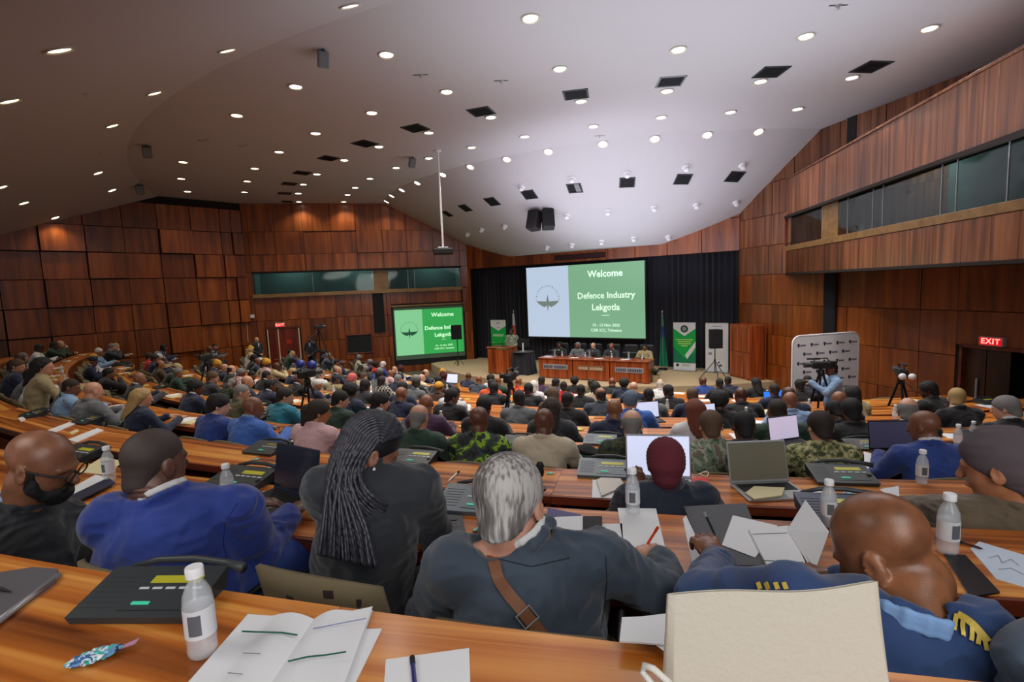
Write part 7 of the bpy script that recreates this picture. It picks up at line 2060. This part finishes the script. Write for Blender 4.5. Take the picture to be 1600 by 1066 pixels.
# open programme with curved pages
def open_book(label, corners, k, mat, rise=.02, name='open_notebook'):
    """corners in pixels: near-left, far-left, spine-far, spine-near, far-right, near-right"""
    nl, fl, sf, sn, fr, nr = [at_z(x, y, Z[k]) for x, y in corners]; c = sn.lerp(sf, .5)
    e = empty(name, c, 0, label, 'notebook')
    for side, (A, B, C_, D) in (('left', (nl, fl, sf, sn)), ('right', (sn, sf, fr, nr))):
        def f(u, v):
            q = (A.lerp(B, v)).lerp(D.lerp(C_, v), u) if side == 'left' else (A.lerp(B, v)).lerp(D.lerp(C_, v), u)
            t = (1 - u) if side == 'left' else u
            return q - c + Vector((0, 0, .009 + rise * math.sin(min(1, t * 1.6) * PI) * .8 * (1 - .3 * t) + .002))
        mb = MB(); mb.grid(f, 14, 4); n0 = len(mb.v); mb.grid(lambda u, v: Vector((f(u, v).x, f(u, v).y, .001)), 14, 4)
        mb.build('page', mat, e, smooth=True)
    return e, c
e, c = open_book('open printed programme with green ruled lines on the nearest desk', [(285, 1085), (388, 966), (491, 974), (418, 1085), (583, 954), (536, 1085)], 0, M_PAPER, .018)
def marks(e, c, k, z, segs, mat, name='printed_line'):
    for line, w_ in segs:
        P = [at_z(x, y, Z[k] + z) - c for x, y in line]; mb = MB()
        for a, b in zip(P[:-1], P[1:]):
            d = (b - a).normalized(); n = Vector((-d.y, d.x, 0)) * w_ / 2; mb.add([a - n, b - n, b + n, a + n, a - n + Vector((0, 0, .001)), b - n + Vector((0, 0, .001)), b + n + Vector((0, 0, .001)), a + n + Vector((0, 0, .001))], [(4, 5, 6, 7), (0, 1, 5, 4), (2, 3, 7, 6)])
        mb.build(name, mat, e)
marks(e, c, 0, .029, [([(378, 987), (398, 988), (440, 989), (465, 993)], .0045)], M_GREENINK)
marks(e, c, 0, .029, [([(489, 983), (510, 979), (545, 972), (572, 967)], .003)], plain('print_blue', (130, 140, 180), .6))
marks(e, c, 0, .029, [([(450, 1034), (480, 1027), (510, 1024), (541, 1019)], .0045)], M_GREENINK)
marks(e, c, 0, .029, [([(380, 1021), (407, 1022)], .0015), ([(356, 1052), (379, 1054)], .0015)], M_INK)
slab_quad('paper_stack', 'white papers with a blue band lying under the open programme', 'paper', [(470, 1090), (560, 985), (597, 984), (545, 1090)], 0, .003, M_PAPER)
o = slab_quad('paper_sheet', 'blank white sheet with a blue pen mark at the bottom edge centre', 'paper', [(598, 1100), (603, 1032), (733, 1014), (736, 1100)], 0, .002, M_PAPER)
pen_part(None, None, at_z(650, 1090, Z[0] + .006), at_z(644, 1027, Z[0] + .006), plain('pen_blue', (30, 36, 110), .3), label='dark blue pen lying on the blank sheet at the bottom edge')
# cream cloth-like paper bag standing on the near desk with cord handles
pt = at_Y(1050, 922, .80); pr_ = at_Y(1372, 906, .78)
hB = pt.z - Z[0]; cB = Vector(((pt.x + pr_.x) / 2 , .79, Z[0])); wB = (pr_.x - pt.x)
M_BAG = plain('cream_bag_paper', (196, 190, 176), .85, bump=.5, bscale=90)
e = empty('carrier_bag', cB, .02, 'large cream textured carrier bag standing on the nearest desk at right', 'bag')
mb = MB()
def bagf(u, v):       # front sheet leaning a little, slight bow
    return Vector(((u - .5) * wB * (1 + .14 * (1 - v)), -.006 * math.sin(u * PI) - .05 * (1 - v), hB * v + .004 * math.sin(u * 7)))
mb.grid(bagf, 16, 10); mb.build('front_side', M_BAG, e, smooth=True)
mb = MB(); mb.grid(lambda u, v: bagf(u, v) + Vector((0, .075 * (1 - .93 * v), 0)), 16, 10, flip=True); mb.build('back_side', M_BAG, e, smooth=True)
for sx in (0, 1):
    mb = MB(); mb.grid(lambda u, v: bagf(sx, v) + Vector(((-.012 if sx == 0 else .012) * math.sin(u * PI), .075 * (1 - .93 * v) * u, 0)), 4, 10); mb.build('gusset', M_BAG, e, smooth=True)
mb = MB(); mb.grid(lambda u, v: Vector(((u - .5) * wB * 1.14, -.05 + .075 * v, .002)), 2, 2); mb.build('bottom', M_BAG, e)
M_CORD = plain('white_cord', (214, 210, 202), .8, bump=.5, bscale=500)
mb = MB(); P = [at_Y(1062, 1090, .70), at_Y(1040, 1062, .70), at_Y(1018, 1042, .71), at_Y(1004, 1037, .72), at_Y(1001, 1046, .72), at_Y(1014, 1064, .71), at_Y(1040, 1095, .70)]
P = [p - cB for p in P]
mb.tube(P, .0052, 8); mb.build('cord_handle', M_CORD, e, smooth=True)
# white folded paper tucked between bag and desk
o = slab_quad('folded_paper', 'white folded paper lying left of the cream carrier bag on the near desk edge', 'paper', [(968, 1004), (972, 967), (1002, 966), (1052, 960), (1056, 1002), (1046, 1010)], 0, .004, M_PAPER, .03)
P0_ = o.location.copy(); mb = MB(); q = [at_z(x, y, Z[0] + .028) - P0_ for x, y in ((1015, 1003), (1052, 1010), (1052, 1030), (1030, 1012))]; mb.add(q, [(0, 1, 2, 3)]); mb.build('folded_corner', M_PAPER, o)
mb = MB(); q = [at_z(x, y, Z[0]) - P0_ + Vector((0, 0, zz)) for x, y, zz in ((975, 1003, .0), (1045, 1008, .0), (1045, 1008, .03), (975, 1003, .03))]; mb.add(q, [(0, 1, 2, 3)]); mb.build('folded_edge', M_PAPER, o)
# near desk extends to the camera's right: laptop-like folder hidden; nothing else there

# ---------------- second row
laptop(dz(436, 795, 1).lerp(dz(470, 768, 1), .72), math.radians(-32) + 0, 'dark-lidded laptop used by the man in the blue suit', s=1.15, body=plain('laptop_navy', (34, 40, 56), .35), screen=M_SCRK, open_=100)
def unit2(px, py, k, label, rz=None, s=1.0, near=True, mat=None, lcd=None):
    p = dz(px, py, k); return unit(p, ang_of(p) if rz is None else rz, label, near, mat, s, lcd)
unit2(376, 757, 1, 'microphone console behind the water bottle, left of the dark laptop', s=1.1)
unit2(118, 716, 1, 'microphone console beyond the bearded man at the left', s=1.05)
unit2(742, 792, 1, 'microphone console half hidden behind the grey-haired man', s=1.1, mat=M_UNITL)
unit2(1316, 808, 1, 'microphone console mostly hidden behind the bald officer', s=1.05, mat=plain('console_blue', (40, 52, 84), .4))
bottle(dz(358, 788, 1), 'water bottle in front of the console left of the dark laptop', s=1.12)
bottle(dz(172, 752, 1), 'water bottle on the second row desk beyond the bearded man', s=1.12)
bottle(dz(989, 803, 1), 'water bottle standing on white papers left of the red-orange pen', s=1.12)
bottle(dz(1294, 822, 1), 'water bottle with only its white cap visible behind the open notebook', s=1.05)
bottle(dz(1480, 864, 1), 'tall water bottle between the bald officer and the black tablet', s=1.2, rz=.3)
slab_quad('paper_sheet', 'white sheet on the desk right of the blue-suited man\'s head', 'paper', [(270, 775), (322, 757), (332, 762), (304, 783)], 1, .002, M_PAPER)
o = slab_quad('notebook', 'closed navy and white notebook before the bearded man', 'notebook', [(90, 778), (150, 745), (178, 752), (108, 786)], 1, .014, M_PAPER)
slab_quad('notebook', 'narrow navy folder beside the bearded man\'s notebook', 'notebook', [(92, 785), (170, 748), (180, 756), (108, 792)], 1, .008, M_NAVY, .015)
slab_quad('paper_sheet', 'white booklet beyond the bearded man, next to his water bottle', 'paper', [(122, 738), (160, 715), (196, 722), (160, 742)], 1, .004, M_CREAM)
slab_quad('paper_sheet', 'white sheet under the forearm of the man in the blue suit', 'paper', [(380, 800), (412, 768), (440, 770), (400, 812)], 1, .003, M_PAPER)
sweet(dz(342, 786, 1), 'turquoise wrapped sweet left of the bottle before the blue-suited man', .3)
sweet(dz(748, 828, 1), 'round turquoise wrapped sweet left of the grey-haired man', .8)
slab_quad('paper_sheet', 'narrow white sheet beside the woman with braids', 'paper', [(673, 790), (690, 790), (700, 835), (694, 836)], 1, .002, M_PAPER)
def phone(c4, k, label, mat, ring=False):
    e = slab_quad('phone', label, 'phone', c4, k, .009, mat, .001)
    if ring:
        q = [at_z(x, y, Z[k] + .0105) for x, y in c4]; cc = sum(q, Vector()) / 4 - e.location; cc.z = .0095
        m = MB(); m.tube([cc + Vector((.022 * math.cos(t), .022 * math.sin(t), 0)) for t in np.linspace(0, 2 * PI, 16, endpoint=False)], .0018, 5, closed=True); m.build('case_ring', M_GREY, e)
        m = MB(); m.bbox(cc + Vector((-.03, .045, 0)), cc + Vector((.005, .075, .003)), .003); m.build('camera_bump', M_DARKGREY, e)
    return e
phone([(695, 806), (721, 802), (728, 835), (702, 840)], 1, 'dark phone in a rugged ringed case beside the woman with braids', plain('phone_case', (58, 62, 68), .45), True)
o = slab_quad('open_notebook', 'white open notebook with printed lines before the grey-haired man', 'notebook', [(858, 862), (857, 812), (912, 810), (918, 862)], 1, .012, M_PAPER)
marks(o, o.location, 1, .014, [([(862, 833), (910, 834)], .0025), ([(862, 861), (917, 862)], .006)], M_INK)
slab_quad('booklet', 'purple patterned booklet just right of the grey-haired man', 'booklet', [(855, 808), (856, 795), (908, 806), (904, 812)], 1, .006, plain('purple_cover', (66, 58, 116), .5))
slab_quad('paper_stack', 'stack of white papers under the black phone', 'paper', [(905, 878), (906, 822), (972, 820), (976, 882)], 1, .006, M_PAPER)
slab_quad('paper_stack', 'white papers under the writing hand with the orange pen', 'paper', [(978, 882), (965, 795), (1025, 796), (1046, 886)], 1, .004, M_PAPER, .002)
e = phone([(911, 848), (911, 812), (941, 812), (941, 849)], 1, 'black phone with pale edge lying on the white papers', M_BLACK); e.location.z += .008
hw = Vector(p4['org']) + Vector(p4['J']['wrr'])
pen_part(None, None, at_z(1008, 856, Z[1] + .02), at_z(1028, 824, Z[1] + .13), PEN_O, r=.0055, tip=PEN_O, label='orange-red pen held by the grey-haired man')
pen_part(None, None, at_z(652, 800, Z[1] + .02), at_z(664, 768, Z[1] + .11), PEN_W, label='white pen held by the woman with braids')
pen_part(None, None, at_z(1118, 838, Z[1] + .06), at_z(1100, 800, Z[1] + .15), M_BLACK, label='black and silver pen in the raised hand of the bald officer', tip=M_SILVER)
# officer's black folder, sheets and open notebook
o = slab_quad('folder', 'large black folder under the sheets of the bald officer', 'folder', [(1110, 888), (1068, 795), (1165, 790), (1205, 888)], 1, .012, plain('folder_black', (40, 44, 50), .5))
slab_quad('paper_sheet', 'white sheet peeking out left of the black folder', 'paper', [(1082, 885), (1067, 812), (1072, 806), (1108, 880)], 1, .003, M_PAPER)
slab_quad('paper_sheet', 'tilted white sheet on the black folder', 'paper', [(1128, 852), (1145, 806), (1215, 822), (1180, 872)], 1, .002, M_PAPER, .013)
e = slab_quad('open_notebook', 'open white notebook with one page standing up before the bald officer', 'notebook', [(1200, 892), (1170, 832), (1232, 826), (1262, 893)], 1, .014, M_PAPER, .012)
marks(e, e.location, 1, .027, [([(1176, 835), (1230, 833)], .0025), ([(1192, 876), (1256, 879)], .004)], M_GREENINK)
A = at_z(1230, 828, Z[1] + .028); B = at_z(1272, 896, Z[1] + .028); C_ = at_Y(1295, 832, B.y + .12); D = at_Y(1258, 782, A.y + .14)
mb = MB(); q = [v - e.location for v in (A, B, C_, D)]; t_ = Vector((.004, .004, 0)); mb.add(q + [v + t_ for v in q], [(0, 1, 2, 3), (7, 6, 5, 4), (0, 4, 5, 1), (1, 5, 6, 2), (2, 6, 7, 3), (3, 7, 4, 0)]); pg = mb.build('standing_page', M_PAPER, e)
mb = MB()
for f0, f1, v0, v1, w_ in ((.05, .95, .08, .08, .005), (.05, .95, .46, .46, .005), (.1, .9, .2, .2, .002), (.1, .9, .27, .27, .002), (.1, .9, .34, .34, .002), (.1, .9, .6, .6, .002), (.1, .9, .7, .7, .002)):
    P1_ = q[0].lerp(q[1], f0).lerp(q[3].lerp(q[2], f0), v0); P2_ = q[0].lerp(q[1], f1).lerp(q[3].lerp(q[2], f1), v1); u_ = (q[3] - q[0]).normalized() * w_ / 2; nn = Vector((-.0012, -.0012, 0)); mb.add([P1_ - u_ + nn, P2_ - u_ + nn, P2_ + u_ + nn, P1_ + u_ + nn], [(0, 1, 2, 3)])
mb.build('printed_lines', M_GREENINK, pg)['kind'] = 'stuff'
slab_quad('tablet', 'black tablet lying at the desk edge right of the bald officer', 'tablet', [(1475, 868), (1508, 870), (1562, 928), (1516, 936)], 1, .008, plain('tablet_black', (24, 24, 28), .25))
o = slab_quad('paper_sheet', 'bluish white handwritten sheet at the right edge of the second row', 'paper', [(1516, 858), (1530, 847), (1640, 880), (1640, 930), (1556, 905)], 1, .002, plain('bluish_paper', (196, 210, 226), .7))
marks(o, o.location, 1, .004, [([(1545, 872), (1560, 868), (1566, 880), (1580, 874), (1592, 884)], .0015), ([(1560, 890), (1580, 888), (1600, 898)], .0015)], M_INK)
pen_part(None, None, at_z(1536, 858, Z[1] + .008), at_z(1498, 846, Z[1] + .008), plain('pen_brown', (70, 36, 28), .3), label='dark pen lying on the sheet at the right edge', tip=M_BLACK)

# ---------------- third row
unit2(645, 722, 2, 'microphone console on the third row desk right of the braided woman', s=1.1)
unit2(944, 740, 2, 'pale blue-lit microphone console left of the maroon beanie', s=1.15, mat=M_UNITL)
unit2(1314, 750, 2, 'black microphone console before the yellow-green camouflage uniform', s=1.15)
unit2(415, 706, 2, 'microphone console behind the dark laptop lid, third row', s=1.05, lcd=M_LCDDIM)
unit2(137, 660, 2, 'dark microphone console left on the third row desk before the pad', s=1.0, lcd=M_LCDDIM)
unit2(52, 650, 2, 'dark microphone console at the far left of the third row', s=1.0, lcd=M_LCDDIM)
sweet(dz(400, 719, 2), 'turquoise sweet below the third row console on the left', .4); sweet(dz(636, 741, 2), 'turquoise sweet below the console right of the braids', .2)
sweet(dz(1327, 773, 2), 'blue wrapped sweet before the black console on the right', -.6, M_WRAP); sweet(dz(860, 741, 2), 'tiny pale sweet right of the black desk microphone', 0)
pen_part(None, None, dz(700, 754, 2) + Vector((0, 0, .006)), dz(717, 738, 2) + Vector((0, 0, .006)), PEN_W, label='white and black pen lying alone on the third row desk', r=.007)
e = empty('desk_microphone', dz(845, 765, 2), 0, 'black foam-covered microphone standing right of the grey head', 'microphone')
mb = MB(); mb.lathe([(0, 0), (.04, 0), (.038, .012), (.01, .016), (.008, .1), (0, .1)], 14, cap=False); mb.build('stand', M_BLACKMETAL, e)
mb = MB(); mb.lathe([(0, .09), (.022, .1), (.03, .13), (.024, .155), (.03, .175), (.02, .2), (0, .205)], 14, cap=False); mb.build('foam_head', M_BLACK, e, smooth=True)
slab_quad('paper_sheet', 'white sheet under the folded leaflet left of the beanie', 'paper', [(925, 778), (926, 750), (962, 752), (960, 779)], 2, .002, M_PAPER)
e = slab_quad('leaflet', 'folded white leaflet with print left of the beanie', 'leaflet', [(940, 777), (932, 752), (962, 738), (976, 760), (962, 768)], 2, .012, plain('leaflet_grey', (206, 200, 190), .6), .004)
laptop(dz(1030, 752, 2) + Vector((0, .02, 0)), -.2, 'laptop with bright white screen in front of the maroon beanie', s=1.35, screen=M_SCRW, open_=98)
slab_quad('notebook', 'bright red notebook right of the maroon beanie', 'notebook', [(1088, 770), (1080, 750), (1104, 748), (1112, 770)], 2, .014, plain('red_cover', (206, 30, 34), .5))
mb = MB(); c = dz(1098, 748, 2); mb.tube([Vector((.04 * math.cos(t) * (1 + .3 * math.sin(3 * t)), .03 * math.sin(t), .03 + .012 * math.sin(2 * t))) for t in np.linspace(0, 4 * PI, 40)], .004, 5)
o = mb.build('cable', plain('cable_white', (224, 210, 190), .5), smooth=True); o.location = c; tag(o, 'loosely coiled white cable on the red notebook', 'cable')
laptop(dz(1187, 757, 2) + Vector((0, .0, 0)), .0, 'open silver laptop with dark grey screen showing and papers on its keyboard', s=1.22, screen=M_SCRD, open_=105)
p_ = dz(1192, 772, 2)
slab_quad('paper_stack', 'folded papers lying on the keyboard of the silver laptop', 'paper', [(1165, 772), (1178, 762), (1226, 764), (1222, 776), (1178, 782)], 2, .01, M_CREAM, .02)
slab_quad('paper_sheet', 'white sheet right of the silver laptop', 'paper', [(1246, 776), (1272, 762), (1322, 788), (1270, 790)], 2, .002, M_PAPER)
bottle(dz(1440, 756, 2), 'water bottle on the third row before the blue-suited man with glasses', s=1.15)
slab_quad('paper_sheet', 'white sheet under the olive-brown sleeve', 'paper', [(1374, 765), (1404, 760), (1406, 788)], 2, .002, M_PAPER)
for pts, lab in (([(62, 678), (110, 660), (118, 663), (72, 682)], 'upper long white pad on the left third row desk'), ([(106, 688), (152, 670), (162, 673), (120, 692)], 'lower long white pad on the left third row desk')):
    slab_quad('note_pad', lab, 'pad', pts, 2, .008, M_PAPER)
slab_quad('card', 'small cream card between the two long white pads', 'card', [(108, 676), (120, 671), (124, 674), (112, 679)], 2, .003, M_CREAM)
slab_quad('card', 'small white card at the left edge of the third row', 'card', [(28, 655), (36, 652), (40, 656), (32, 659)], 2, .012, M_PAPER)
slab_quad('paper_stack', 'white and cream papers left of the dark laptop lid', 'paper', [(418, 732), (440, 722), (450, 738), (428, 742)], 2, .01, M_PAPER)

# ---------------- fourth row
unit2(462, 676, 3, 'microphone console on the fourth row left of the pink blouse', s=1.0, lcd=M_LCDDIM); unit2(810, 694, 3, 'microphone console between the camouflage shirt and beige uniform', s=1.0)
unit2(938, 692, 3, 'microphone console left of the tan bald head, fourth row', s=1.0, mat=M_UNITL); unit2(622, 694, 3, 'microphone console on the fourth row behind the braids', s=.9)
unit2(192, 636 + 6, 3, 'dark console on the fourth row at the far left', s=.9, lcd=M_LCDDIM); unit2(395, 658, 3, 'dark console near the bald head in the fourth row', s=.95, lcd=M_LCDDIM); unit2(1350, 700, 3, 'dim console left of the dark laptop, fourth row', s=.95, lcd=M_LCDDIM)
slab_quad('paper_sheet', 'white papers beside the dark laptop lid, fourth row', 'paper', [(452, 690), (470, 682), (502, 688), (492, 694)], 3, .003, M_PAPER)
slab_quad('paper_sheet', 'pale yellow sheet left of the green camouflage shirt', 'paper', [(688, 692), (696, 684), (712, 685), (704, 694)], 3, .002, M_CREAM)
slab_quad('paper_sheet', 'yellow-green sheet behind the console, fourth row centre', 'paper', [(800, 689), (808, 681), (832, 681), (830, 690)], 3, .002, M_CREAM)
for i, pts in enumerate(([(622, 712), (620, 690), (650, 684), (652, 708)], [(652, 708), (654, 684), (690, 690), (680, 712)])):
    slab_quad('paper_sheet', ['left of the two white papers beyond the third row console', 'right of the two white papers beyond the third row console'][i], 'paper', pts, 3, .003, M_PAPER)
phone([(630, 700), (638, 694), (646, 702), (637, 708)], 3, 'left dark phone on the papers behind the console', M_DARKGREY); phone([(656, 698), (664, 693), (672, 698), (664, 706)], 3, 'right dark phone on the papers behind the console', M_DARKGREY)
# beret with green band on a pale hat
p = dz(915, 716, 3); e = link('beret', hair_mesh('beret', .008), None, plain('beret_black', (24, 28, 26), .9), loc=(p.x, p.y, p.z - .01), rot=(0, 0, .4), scale=1.0); tag(e, 'dark beret with green band resting on the desk, fourth row', 'beret')
mb = MB(); mb.tube([(.03 + .115 * math.cos(t), -.01 + .115 * math.sin(t), .062) for t in np.linspace(0, 2 * PI, 24, endpoint=False)], .014, 6, closed=True); mb.build('green_band', plain('band_green', (20, 110, 70), .8), e, smooth=True)
for v in e.data.vertices: pass
for i, (px, py, k, s_, lab) in enumerate([(1165, 695, 3, .95, 'water bottle left of the laptop with the red and white screen'), (1496, 700, 3, 1.0, 'water bottle right of the blue-suited man with glasses'), (1520, 690, 4, 1.0, 'dim water bottle behind the blue-suited man with glasses'), (690, 664, 4, .9, 'small water bottle beside the green jacket, fifth row'), (990, 660, 4, .85, 'small water bottle right of the two bald heads')]):
    bottle(dz(px, py, k), lab, s_ * 1.1, near=False)
laptop(dz(1226, 690, 3), .25, 'laptop with white and red page between the two camouflage uniforms', s=1.05, body=M_DARKGREY, screen=plain('screen_rose', (206, 196, 220), .3, emit=(206, 196, 224), es=.6), open_=100)
laptop(dz(1393, 705, 3), -.1, 'laptop with dark violet screen before the blue-suited man with glasses', s=1.15, body=M_BLACK, screen=plain('screen_violet', (60, 58, 84), .3, emit=(60, 58, 84), es=.35), open_=100)
slab_quad('paper_sheet', 'papers in front of the dark violet laptop', 'paper', [(1345, 722), (1350, 706), (1384, 716), (1386, 740), (1346, 738)], 3, .003, M_PAPER)
laptop(dz(1213, 640, 7), .2, 'small laptop with vivid blue screen far right of centre', s=1.5, body=M_DARKGREY, screen=M_SCRB, open_=100)
laptop(dz(643, 632, 7), -.5, 'small laptop with grey-blue screen left of centre', s=1.3, body=M_DARKGREY, screen=plain('screen_greyblue', (120, 140, 180), .3, emit=(120, 140, 180), es=.6), open_=100)
laptop(dz(706, 600, 9), -.5, 'small laptop with white screen near the front, left of centre', s=1.3, body=M_DARKGREY, screen=M_SCRW, open_=100)
laptop(dz(560, 665, 4), -.7, 'dark laptop right of the pink blouse', s=1.1, body=M_BLACK, screen=M_SCRK, open_=100)
laptop(dz(1012, 655, 5), .1, 'black laptop with violet lit screen behind the two bald heads', s=1.1, body=M_BLACK, screen=M_SCRW, open_=100)
laptop(dz(1100, 660, 4), .1, 'laptop with lit screen behind the red braids', s=1.0, body=M_BLACK, screen=M_SCRW, open_=100)

# ---------------- papers, cards, bottles and consoles in the farther rows
ri = random.Random(21); items = []
for (k, a, *_r) in PEND:
    if k == 3 and proj(seat_pos(k, a))[0] > 250: continue
    for (off, da, prob, kind) in ((.28, -.16, .85, 'paper'), (.2, .2, .6, 'card'), (.14, -.3, .42, 'bottle'), (.3, .12, .45, 'pad'), (.38, -.02, .3, 'card')):
        if ri.random() < prob: items.append((k, a + (da + ri.uniform(-.06, .06)) / ROW_FAR[k], off + ri.uniform(-.05, .08), kind))
for k in range(4, NROW):
    for a in row_a[k]:
        px = proj(pol(ROW_FAR[k], a, Z[k]))[0]
        for s_ in (-.7, .1, .75):
            if px > 850 and ri.random() < .75: items.append((k, a + (s_ + ri.uniform(-.15, .15)) / ROW_FAR[k], .22 + ri.uniform(-.06, .1), ri.choice(['paper', 'card', 'pad', 'paper', 'bottle'])))
        items.append((k, a + .32 / ROW_FAR[k], .13, 'unit')); 
        if px < 1000: items.append((k, a - 1.0 / ROW_FAR[k], .13, 'unit'))
good = []
for (k, a, off, kind) in items:
    seg = row_a[k]; Rm = ROW_FAR[k] + DESK_D / 2; hf = 1.4 / Rm
    if not any(abs(a - s_) < hf - .1 / Rm for s_ in seg): continue
    p = pol(ROW_FAR[k] + off, a, Z[k]); q = proj(p)
    if q is None or not (5 < q[0] < 1595): continue
    if any(g[0] == k and (g[5] - p).length < (.26 if 'unit' in (kind, g[3]) else .17) for g in good): continue
    good.append((k, a, off, kind, q[0], p))
good.sort(key=lambda g: (g[0], g[4])); cn = {}
LAB = dict(paper='white paper sheet', card='small yellow-green card', bottle='small water bottle', pad='cream note pad', unit='dark microphone console')
for (k, a, off, kind, px, p) in good:
    cn[k, kind] = cn.get((k, kind), 0) + 1; n_ = cn[k, kind]
    lab = f'{LAB[kind]} among those scattered along the {ordn(k + 1)} row desks, {ordn(n_)} from left'; g_ = f'{LAB[kind]}s of the {ordn(k + 1)} row'
    if kind == 'paper': tilt_paper(p, a + ri.uniform(-.4, .4), ri.choice([(.21, .297), (.15, .21), (.3, .21)]), M_PAPER, lab, group=g_)
    elif kind == 'card': tilt_paper(p, a + ri.uniform(-1, 1), 'card', M_LIME, lab, 'card', 'card', g_).scale = (1.3, 1.3, 6)
    elif kind == 'pad': tilt_paper(p, a + ri.uniform(-.4, .4), 'pad', M_CREAM, lab, 'pad', 'note_pad', g_)
    elif kind == 'bottle': bottle(p, lab, 1.05, False, g_)
    else: unit(p, a, lab, False, group=g_)
print('desk things', len(good))
